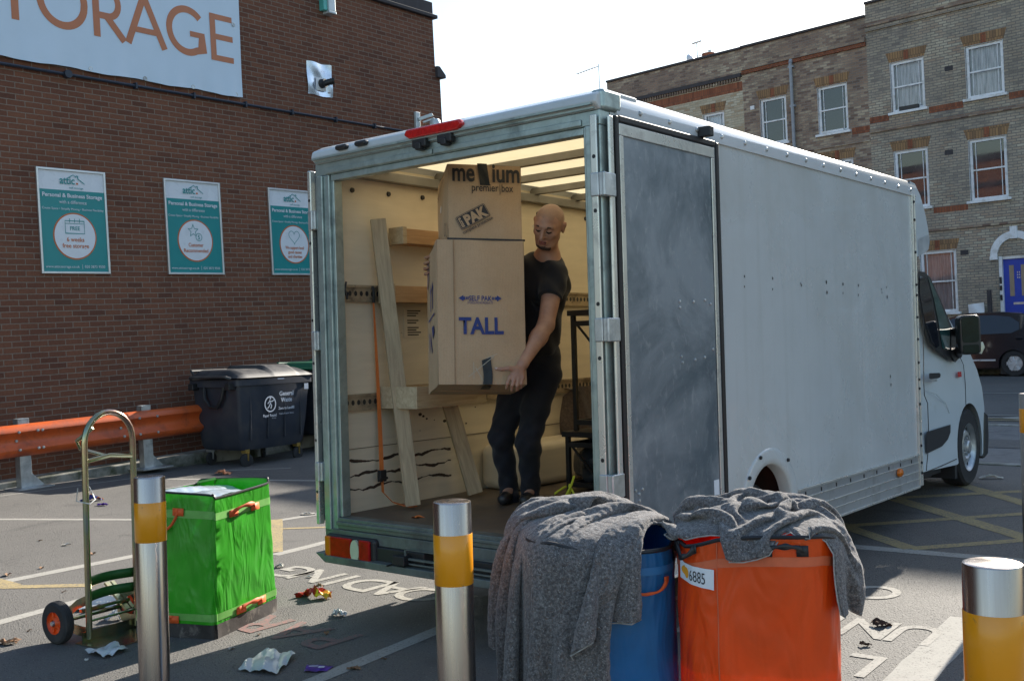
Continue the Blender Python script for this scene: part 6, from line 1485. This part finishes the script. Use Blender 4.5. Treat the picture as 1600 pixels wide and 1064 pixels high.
uE, vE = ou(1122, 900); k = MB(); k.tube([sO(uE, .05+.94*i/20, .002) for i in range(21)], .002, 5); k.build('seam', M_to, PO, smooth=True)
k = MB(); k.grid(lambda u, v: so(uA+(uB-uA)*u, vA+(vB-vA)*u+(v-.5)*.060, .0065), 14, 4); k.build('number_label', M_pwhite, PO, smooth=True)
me = text_mesh('6885', 1., .0); xs = [v.co.x for v in me.vertices]; a, b_ = min(xs), max(xs); k = MB()
for v in me.vertices: pass
def lab(x, y): return so(uA+(uB-uA)*x, vA+(vB-vA)*x+(y-.5)*.060, .008)
k.raw([lab(.26+.50*(v.co.x-a)/(b_-a), .20+v.co.y*.82) for v in me.vertices], [tuple(p.vertices) for p in me.polygons]); bpy.data.meshes.remove(me); k.build('lettering', M_ink, PO, fix=False)
k = MB(); k.raw([lab(.12+.095*cos(i*pi/10), .5+.30*sin(i*pi/10)) for i in range(20)], [tuple(range(20))]); k.build('label_dot', mat('label_orange', (.80, .35, .02), .5), PO, fix=False)

# ================================================================== HAND TRUCK
M_zy = None
def zinc_iri():
    m, N, b = newmat('iridescent_zinc'); v = N.coord(scale=(1, 1, .5)); n1 = N.noise(v, 5, 4, .6, 1.)
    col = N.ramp(n1, [(.25, (.22, .30, .33)), (.42, (.30, .34, .22)), (.52, (.44, .38, .24)), (.62, (.40, .26, .22)), (.75, (.22, .30, .24))])
    N.link(col, b.inputs['Base Color']); b.inputs['Metallic'].default_value = .9; b.inputs['Roughness'].default_value = .22; return m
M_zi = zinc_iri(); M_green2 = mat('green_painted_steel', (.03, .13, .03), .4, .2, var=.3, vs=6); M_orim = mat('orange_plastic_rim', (.80, .09, .01), .35, var=.12)
ht_u = Vector((.54, .84, 0)).normalized(); ht_f = Vector((.84, -.54, 0)).normalized()       # across, and towards the toe plate
h0 = G(140, 1004)
HT = empty('hand_truck', basis(h0, ht_u, -ht_f, (0, 0, 1)) @ Matrix.Scale(WS, 4), 'upright sack truck with a looped zinc frame and orange wheels beside the left bollard', 'hand truck')
WH = .265; HH = 1.06; lean = .0
k = MB(); r_ = .0145
pts = [(0, 0, .02), (0, 0, .5), (0, 0, HH-WH/2*1.05)]+[(WH/2-WH/2*cos(a), 0, HH-WH/2*1.05+WH/2*1.05*sin(a)) for a in [i*pi/14 for i in range(1, 14)]]+[(WH, 0, HH-WH/2*1.05), (WH, 0, .5), (WH, 0, .02)]
k.tube(pts, r_, 14); k.build('frame_loop', M_zi, HT, smooth=True)
k = MB(); k.tube([(.01, 0, .84), (WH*.5, .0, .855), (WH-.01, 0, .84)], .011, 10); k.build('cross_bar', M_zi, HT, smooth=True)
k = MB(); k.tube([(.06, .02, HH-.07), (.03, .10, HH-.13), (.06, .12, HH-.17), (.15, .05, .85)], .009, 10); k.build('hand_grip', M_zi, HT, smooth=True)
for zz in (.255, .185):
    k = MB(); k.grid(lambda u, v: (.008+(WH-.016)*u, .012+.035*sin(pi*u), zz+.045*v), 16, 2); o = k.build('curved_slat', M_green2, HT, smooth=True); md = o.modifiers.new('t', 'SOLIDIFY'); md.thickness = .003
k = MB(); k.prism([(-.05, .035), (-.05, -.15), (.0, -.20), (.26, -.20), (.33, -.13), (.33, .035)], .002, .008, 'z'); k.box(-.02, .29, .02, .028, .0085, .05); TP = k.build('toe_plate', M_zi, HT)
k = MB()
for x_ in (0, WH):
    ysg = 1
    k.grid(lambda u, v: (x_, [.0, .08, .14, .15, .12, .05, .0][min(6, int(u*6.001))]+.0, [.20, .17, .13, .09, .05, .045, .05][min(6, int(u*6.001))]+(v-.5)*.045), 6, 1)
o = k.build('axle_bracket', M_zi, HT); md = o.modifiers.new('t', 'SOLIDIFY'); md.thickness = .006
k = MB(); k.rod((-.09, .125, .098), (WH+.09, .125, .098), .010, 10); k.bar((0, .06, .14), (WH, .06, .14), .02, .012); k.rod((0, .0, .10), (WH, .0, .10), .006, 8); k.build('axle', M_zi, HT, smooth=True)
for x_ in (-.075, WH+.065):
    W_ = empty('wheel', None); W_.parent = HT; W_.matrix_basis = T3(x_, .125, .098) @ RZ(pi/2)
    k = MB(); k.lathe([(.052, -.024), (.085, -.026), (.096, -.018), (.098, -.012), (.0965, -.010), (.0985, -.004), (.0965, 0), (.0985, .004), (.0965, .010), (.098, .012), (.096, .018), (.085, .026), (.052, .024)], 44, FACE); k.build('tyre', M_rubber, W_, smooth=True, ang=25)
    k = MB(); k.lathe([(.054, -.024), (.050, -.014), (.046, -.010), (.030, -.012), (.022, -.022), (.016, -.026), (.016, .026), (.022, .022), (.030, .012), (.046, .010), (.050, .014), (.054, .024)], 36, FACE)
    k.build('rim', M_orim, W_, smooth=True, ang=35)
    for q in range(5):
        a = q*2*pi/5
        for s_ in (-1, 1): k = MB(); k.bar((cos(a)*.020, s_*.016, sin(a)*.020), (cos(a)*.048, s_*.013, sin(a)*.048), .010, .008, (0, 1, 0)); k.build('spoke', M_orim, W_)
    k = MB(); k.lathe([(0, -.034), (.010, -.034), (.013, -.024), (.013, .024), (.010, .034), (0, .034)], 14, FACE); k.build('hub', M_galv, W_, smooth=True)
k = MB(); k.tube([(-.03, .015, .72), (-.035, .02, .66), (.0, -.03, .645), (.035, -.02, .66), (.03, .015, .72)], .003, 6); k.build('wire_clip', M_galv, HT, smooth=True)
k = MB(); k.bar((WH-.03, .03, .10), (WH-.05, .16, .22), .03, .012); k.bar((WH-.0, .03, .10), (WH-.02, .16, .22), .02, .012); k.build('stair_glide', M_zi, HT)

# ================================================================== LITTER
def scrap(px, py, w_, l_, m, name, label, cat, h=.03, seed=1, rot=0., n=14, group='litter on the ground', pts=None, crump=1.):
    p = G(px, py); w_ *= WS; l_ *= WS; h *= WS; rr = Rnd(seed); a1, a2, a3, a4 = [rr.u(3, 9) for _ in range(4)]
    def fn(u, v):
        x, y = (u-.5)*l_, (v-.5)*w_; e = .12*sin(u*a1+seed)+.12*sin(v*a2)
        return (x*(1+e*.5)+.1*w_*sin(v*a3), y*(1+e)+.1*l_*sin(u*a4), .006+h*.5*(1+sin(u*a1*crump+v*a3)*sin(v*a2*crump+seed))*(.3+.7*(1-abs(2*u-1)))+h*.15*sin(u*23+v*17))
    k = MB(); k.grid(fn, n, n)
    return tag(k.build(name, m, M=T3(p.x, p.y, p.z) @ RZ(rot), smooth=True), label, cat, group)
M_film = mat('clear_film_litter', (.55, .58, .60), .25, var=.3, vs=8, bump=.5, bs=14); M_purp = mat('purple_foil', (.10, .03, .34), .3, .3, var=.5, vs=30); M_rfoil = mat('red_foil', (.50, .03, .02), .28, .3, var=.2, vs=10, dirt=(.75, .45, .03), ds=14, dth=(.52, .58))
M_leaf = mat('dry_leaf', (.22, .12, .06), .8, var=.4, vs=20); M_paper = mat('dirty_paper', (.50, .47, .42), .8, var=.2, vs=10); M_obl = mat('blue_orange_wrapper', (.02, .04, .22), .3, .2, var=.3, dirt=(.6, .2, .02), ds=12, dth=(.55, .6)); M_char = mat('charred_brown', (.05, .025, .015), .85, var=.5)
scrap(490, 933, .085, .19, M_rfoil, 'crisp_packet', 'crumpled red and yellow crisp packet right of the green bag', 'packet', .07, 3, -.35, 18)
scrap(498, 918, .03, .05, M_leaf, 'paper_scrap', 'tiny brown scrap just behind the red crisp packet', 'scrap', .02, 4)
M_wps = mat('white_polythene_sheet', (.42, .47, .49), .35, var=.25, vs=7, bump=.5, bs=9)
def flat_sheet(cor, m, name, label, cat, h=.03, n=16, seed=1, bow=0.):
    A_, B_, C_, D_ = [G(*c) for c in cor]; c0 = (A_+B_+C_+D_)/4; rr = Rnd(seed); p1, p2, p3 = rr.u(0, 6), rr.u(0, 6), rr.u(0, 6)
    def fn(u, v):
        p = (A_*(1-u)+B_*u)*(1-v)+(D_*(1-u)+C_*u)*v-c0
        z = .004+h*abs(sin(u*5+p1+v*2))*abs(sin(v*4+p2+u))+h*.4*abs(sin(u*13+v*7+p3))+bow*sin(pi*u)*sin(pi*v); p = p*(1-.16*sin(pi*u*2+p1)**2*0)
        return (p.x+.02*bow*40*(v-.5)*sin(pi*u)*0, p.y, z)
    k = MB(); k.grid(fn, n, n); o = tag(k.build(name, m, M=T3(c0.x, c0.y, c0.z), smooth=True, ang=25), label, cat, 'litter on the ground'); return o
flat_sheet([(372, 1049), (432, 1056), (462, 1027), (411, 1019)], M_wps, 'plastic_bag', 'crumpled whitish plastic sheet in the shade in front of the green bag', 'plastic sheet', .022, 16, 3, .01)
pw = flat_sheet([(475, 1051), (508, 1051), (523, 1042), (480, 1040)], M_purp, 'sweet_wrapper', 'purple sweet wrapper lying flat right of the whitish plastic sheet', 'wrapper', .006, 10, 5)
k = MB(); k.grid(lambda u, v: (.005+.03*u, -.02+.022*v, .017), 2, 2); k.grid(lambda u, v: (-.045+.045*u, .006+.012*v, .016), 2, 2); k.build('print', M_pwhite, pw)
scrap(553, 1046, .03, .055, M_leaf, 'dry_leaf', 'dark green brown leaf on the white line beside the purple wrapper', 'leaf', .012, 7)
scrap(530, 962, .05, .07, M_film, 'plastic_wrap', 'small crumpled clear wrap on the edge of the truck shadow', 'wrap', .035, 8)
scrap(437, 886, .04, .05, M_paper, 'paper_scrap', 'small white scrap touching the right side of the green bag', 'scrap', .025, 9)
scrap(484, 902, .025, .04, M_paper, 'paper_scrap', 'tiny white scrap on the painted LOADING letters', 'scrap', .008, 10)
scrap(143, 782, .09, .20, M_obl, 'wrapper', 'blue and orange wrapper behind the upright tube of the hand truck', 'wrapper', .05, 11, .3)
scrap(160, 790, .05, .10, M_purp, 'wrapper', 'small purple wrapper just in front of the blue and orange one', 'wrapper', .03, 12)
scrap(349, 741, .12, .16, mat('orange_white_paper', (.6, .25, .12), .6, var=.6, vs=14), 'paper_scrap', 'crumpled orange and white paper in front of the general waste bin', 'scrap', .06, 13)
scrap(483, 804, .05, .12, M_paper, 'paper_scrap', 'flat white scrap just left of the open left truck door', 'scrap', .015, 14)
scrap(165, 948, .17, .26, mat('white_film', (.5, .52, .54), .35, var=.15, vs=9, bump=.4, bs=12), 'plastic_sheet', 'white plastic sheet behind the hand truck axle', 'plastic sheet', .05, 15, .6, 20)
flat_sheet([(132, 1022), (165, 1030), (200, 1017), (180, 1008)], M_film, 'plastic_film', 'clear plastic film lying over the toe plate of the hand truck', 'plastic sheet', .02, 14, 7, .012)
scrap(178, 968, .05, .10, M_film, 'bubble_wrap', 'roll of pale blue film caught on the hand truck axle', 'wrap', .05, 17)
scrap(1377, 978, .045, .075, M_char, 'dead_leaf', 'crumpled dark brown leaf on the painted letter N right of the orange bag', 'leaf', .035, 18)
scrap(1352, 1009, .025, .04, M_char, 'dead_leaf', 'small dark brown scrap below the letter N right of the orange bag', 'leaf', .018, 19)
scrap(10, 1006, .05, .10, M_leaf, 'dead_leaf', 'brown curled leaf at the left edge of the picture', 'leaf', .025, 20)
scrap(1548, 748, .05, .16, M_paper, 'paper_scrap', 'flat white scrap on the road just right of the truck front wheel', 'scrap', .03, 21)
lf_ = [(12, 899), (25, 879), (65, 888), (105, 889), (63, 845), (55, 853), (104, 852), (112, 843), (46, 986), (35, 789), (145, 866), (30, 812), (185, 1006), (96, 1032), (135, 1032), (171, 1036), (510, 990), (440, 975), (405, 992), (560, 950), (250, 900), (380, 836), (362, 1014), (470, 1024), (600, 1030), (448, 845), (100, 925), (22, 950)]
rr = Rnd(77)
for i, (x, y) in enumerate(lf_[::2]):
    s_ = rr.u(.010, .03)*(1.5 if y < 900 else 1.)
    k = MB(); k.grid(lambda u, v: ((u-.5)*s_*2.2, (v-.5)*s_*(1.6-2.2*abs(u-.5)), .004+.012*s_/.02*abs(v-.5)+.004*sin(u*6)), 6, 4); p = G(x, y)
    tag(k.build('fallen_leaf', (M_leaf, M_leaf, M_leaf, M_paper)[i % 4], M=T3(p.x, p.y, p.z) @ RZ(rr.u(0, 6)), smooth=True), 'tiny dry leaf or paper fleck scattered on the asphalt', 'leaf', 'leaves and flecks scattered on the asphalt')
# ================================================================== FELT BLANKETS (settled by a small cloth solver)
def felt_mat():
    m, N, b = newmat('speckled_felt'); v = N.coord(scale=(1, 1, 1))
    f1 = N.noise(v, 120, 4, .85); f2 = N.noise(N.coord(scale=(1, 2.5, 1), rot=(.3, .5, .9)), 75, 5, .85, 1.5); f3 = N.noise(v, 170, 3, .8); f4 = N.noise(v, 6, 4, .6)
    base = N.ramp(f1, [(.30, (.030, .029, .030)), (.44, (.095, .092, .095)), (.55, (.17, .165, .17)), (.68, (.33, .32, .31))])
    base = N.mix(N.ramp(f2, [(.54, 0.), (.64, .75)]), base, (.20, .12, .08)); base = N.mix(N.ramp(f2, [(.30, .6), (.38, 0.)]), base, (.05, .07, .12))
    base = N.mix(N.ramp(f3, [(.61, 0.), (.69, .85)]), base, (.62, .60, .57))
    base = N.mix(N.ramp(f4, [(.3, .25), (.6, 0.)]), base, (.05, .04, .035))
    N.link(base, b.inputs['Base Color']); b.inputs['Roughness'].default_value = .95; b.inputs['Sheen Weight'].default_value = .35; b.inputs['Sheen Roughness'].default_value = .4; b.inputs['Specular IOR Level'].default_value = .2
    N.link(N.bump(N.math('ADD', f1, N.math('MULTIPLY', f3, .7)), .9, .004), b.inputs['Normal']); return m
M_felt = felt_mat(); M_thread = mat('pale_hem_thread', (.32, .32, .31), .9, var=.3, vs=80)
def bag_dist(P, cx, cy, rot, w_, h, dome, ty, r=.13):
    x = P[:, 0]-cx; y = P[:, 1]-cy; c, s = cos(rot), sin(rot); X = x*c+y*s; Y = -x*s+y*c
    qx = np.abs(X)-(w_/2-r); qy = np.abs(Y)-(w_/2-r)
    d2 = np.minimum(np.maximum(qx, qy), 0)+np.hypot(np.maximum(qx, 0), np.maximum(qy, 0))-r
    e = np.clip(-d2/(w_/2), 0, 1); dz = P[:, 2]-(h+dome*np.sqrt(np.clip(1-(1-e)**2, 0, 1))+ty*Y); k = .02
    return np.where((d2 > -k) & (dz > -k), np.hypot(np.maximum(d2+k, 0), np.maximum(dz+k, 0))-k, np.maximum(d2, dz))
OBST = [lambda P: bag_dist(P, .735, 3.255, radians(-16), .475, .965, .05, .10), lambda P: bag_dist(P, .235, 3.36, radians(12), .47, .95, .05, .10),
        lambda P: P[:, 2], lambda P: np.maximum(np.hypot(P[:, 0]+.194, P[:, 1]-3.167)-.06, P[:, 2]-1.09)]
def settle(P, nu, nv, du, dv, steps, thick=.014, sd_=.020, bend=.12, iters=9, fric=.85, damp=.955):
    idx = np.arange(nu*nv).reshape(nu, nv); B = []
    def add(a, b, L, w_): B.append((a.ravel(), b.ravel(), L, w_))
    for o in (0, 1):
        a = idx[o:-1:2]; add(a, idx[o+1::2][:len(a)], du, 1.); a = idx[:, o:-1:2]; add(a, idx[:, o+1::2][:, :a.shape[1]], dv, 1.)
        a = idx[o:-1:2, :-1]; add(a, idx[o+1::2, 1:][:a.shape[0]], math.hypot(du, dv), .35); a = idx[o:-1:2, 1:]; add(a, idx[o+1::2, :-1][:a.shape[0]], math.hypot(du, dv), .35)
    for k, w_ in ((2, bend), (4, bend*.5)):
        for o in range(2*k):
            ii = [i for i in range(nu-k) if i % (2*k) == o]; jj = [j for j in range(nv-k) if j % (2*k) == o]
            if ii: add(idx[ii], idx[[i+k for i in ii]], k*du, w_)
            if jj: add(idx[:, jj], idx[:, [j+k for j in jj]], k*dv, w_)
    V = np.zeros_like(P); dt = 1/60; ui, vi = np.divmod(np.arange(nu*nv), nv)
    def selfcol(P):
        h = sd_; key = np.floor(P/h).astype(np.int64); K = (key[:, 0]+5000)*100000000+(key[:, 1]+5000)*10000+(key[:, 2]+5000)
        o = np.argsort(K, kind='stable'); Ks = K[o]; acc = np.zeros_like(P); cnt = np.zeros(len(P))
        for dx in (-1, 0, 1):
            for dy in (-1, 0, 1):
                for dz in (-1, 0, 1):
                    Q = K+dx*100000000+dy*10000+dz; lo = np.searchsorted(Ks, Q); hi = np.searchsorted(Ks, Q, side='right')
                    for m in range(5):
                        i = np.nonzero(lo+m < hi)[0]
                        if not len(i): break
                        j = o[lo[i]+m]; far = (np.abs(ui[i]-ui[j]) > 2) | (np.abs(vi[i]-vi[j]) > 2); i = i[far]; j = j[far]
                        d = P[i]-P[j]; L = np.linalg.norm(d, axis=1)+1e-9; mm = L < h; i = i[mm]; d = d[mm]; L = L[mm]
                        if len(i): np.add.at(acc, i, d*((h-L)/L*.5)[:, None]); np.add.at(cnt, i, 1)
        return P+acc/np.maximum(cnt, 1)[:, None]
    for st in range(steps):
        V *= damp if st < steps*.8 else .85
        V[:, 2] -= 9.81*dt; sp = np.linalg.norm(V, axis=1); V *= np.minimum(1, 2./(sp+1e-9))[:, None]
        P0 = P.copy(); P = P+V*dt
        for it in range(iters):
            for a, b, L, w_ in B:
                d = P[b]-P[a]; l = np.sqrt((d*d).sum(1))+1e-9; f = (l-L)/l*.5*w_
                if w_ < .3: f = np.where(l < L, f, 0)
                d *= f[:, None]; P[a] += d; P[b] -= d
            if it == iters-2 or it == iters//2: P = selfcol(P)
            if it % 2 == 0:
                for fn in OBST:
                    d = fn(P)-thick; m = d < 0
                    if m.any():
                        q = P[m]; g_ = np.stack([fn(q+np.eye(3)[k]*1e-4)-fn(q-np.eye(3)[k]*1e-4) for k in range(3)], 1); nn = g_/(np.linalg.norm(g_, axis=1)[:, None]+1e-9)
                        q2 = q-nn*d[m][:, None]; mv = q2-P0[m]; P[m] = q2-(mv-nn*(mv*nn).sum(1)[:, None])*fric
        V = (P-P0)/dt
    return P
def blanket_start(kind):
    r = np.random.default_rng(5 if kind == 'long' else 12); ph = r.uniform(0, 6, 12)
    if kind == 'long': nu, nv, RW, RH = 84, 92, 1.30, 1.42
    else: nu, nv, RW, RH = 80, 60, 1.03, .84
    s = (np.arange(nu)/(nu-1)-.5)*RW; t = (np.arange(nv)/(nv-1)-.5)*RH; S_, T_ = np.meshgrid(s, t, indexing='ij')
    if kind == 'long':
        fr = np.clip((-T_+.05)/.75, 0, 1)                    # 0 on the heap, 1 at the hanging end
        X = .222+S_*(.57-.30*fr)-.25*fr+.03*np.sin(T_*7+ph[0]); Y = 3.385+S_*.36+np.where(T_ > .05, (T_-.05)*.28, (T_-.05)*.70)+.03*np.sin(S_*6+ph[1])
        A = .046; Z = 1.03+.05+A*np.sin(2*pi*S_/.21+1.1*np.sin(T_*3+ph[2])+ph[3])+(1-fr)*(.050*np.sin(2*pi*T_/.22+1.5*np.sin(S_*4+ph[4])+ph[5])+.03)+.01*np.sin(S_*31+T_*23)
    else:
        ov = np.clip((S_-.20)/.45, 0, 1)                     # the right end hangs down the side
        X = .715+np.where(S_ < .20, S_*.36+.028, .10+(S_-.20)*.98)+.025*np.sin(T_*7+ph[0]); Y = 3.315-.14*S_+T_*(.46-.14*ov)-.14*ov+.03*np.sin(S_*6+ph[1])
        A = .042; Z = 1.04+.05+A*np.sin(2*pi*T_/.20+1.2*np.sin(S_*4+ph[2])+ph[3])+(1-ov)*(.055*np.sin(2*pi*S_/.20+1.5*np.sin(T_*5+ph[4])+ph[5])+.03)+.01*np.sin(S_*31+T_*23)
    return np.stack([X, Y, Z], -1).reshape(-1, 3)+r.normal(0, .0008, (nu*nv, 3)), nu, nv, RW/(nu-1), RH/(nv-1)
def felt_blanket(kind, label, steps):
    P, nu, nv, du, dv = blanket_start(kind); P = settle(P, nu, nv, du, dv, steps)
    c = P.mean(0); c[2] = 0; V = P-c
    F = [(i*nv+j, (i+1)*nv+j, (i+1)*nv+j+1, i*nv+j+1) for i in range(nu-1) for j in range(nv-1)]
    o = mesh_obj('felt_blanket', V, F, [M_felt], None); o.location = tuple(c)
    cs = o.modifiers.new('sm', 'SMOOTH'); cs.factor = .5; cs.iterations = 3
    s = o.modifiers.new('s', 'SUBSURF'); s.levels = 1; s.render_levels = 2
    t = bpy.data.textures.new('fuzz', 'CLOUDS'); t.noise_scale = .02; t.noise_depth = 3; d = o.modifiers.new('d', 'DISPLACE'); d.texture = t; d.strength = .006; d.mid_level = .5
    md = o.modifiers.new('t', 'SOLIDIFY'); md.thickness = .007; md.offset = 0
    tag(o, label, 'blanket', 'grey felt blankets')
    V3 = V.reshape(nu, nv, 3); ring = [V3[i, 0] for i in range(nu)]+[V3[-1, j] for j in range(nv)]+[V3[i, -1] for i in range(nu-1, -1, -1)]+[V3[0, j] for j in range(nv-1, -1, -1)]
    k = MB(); k.tube([Vector(p) for p in ring[::3]], .0022, 5, closed=True); k.build('hem', M_thread, o, smooth=True)
    return o
import time as _t
_a = _t.time(); felt_blanket('long', 'large grey speckled felt blanket hanging down the front of the blue bag', 90)
felt_blanket('short', 'grey speckled felt blanket heaped on the orange bag, one end down its right side', 70)
print('cloth', _t.time()-_a)
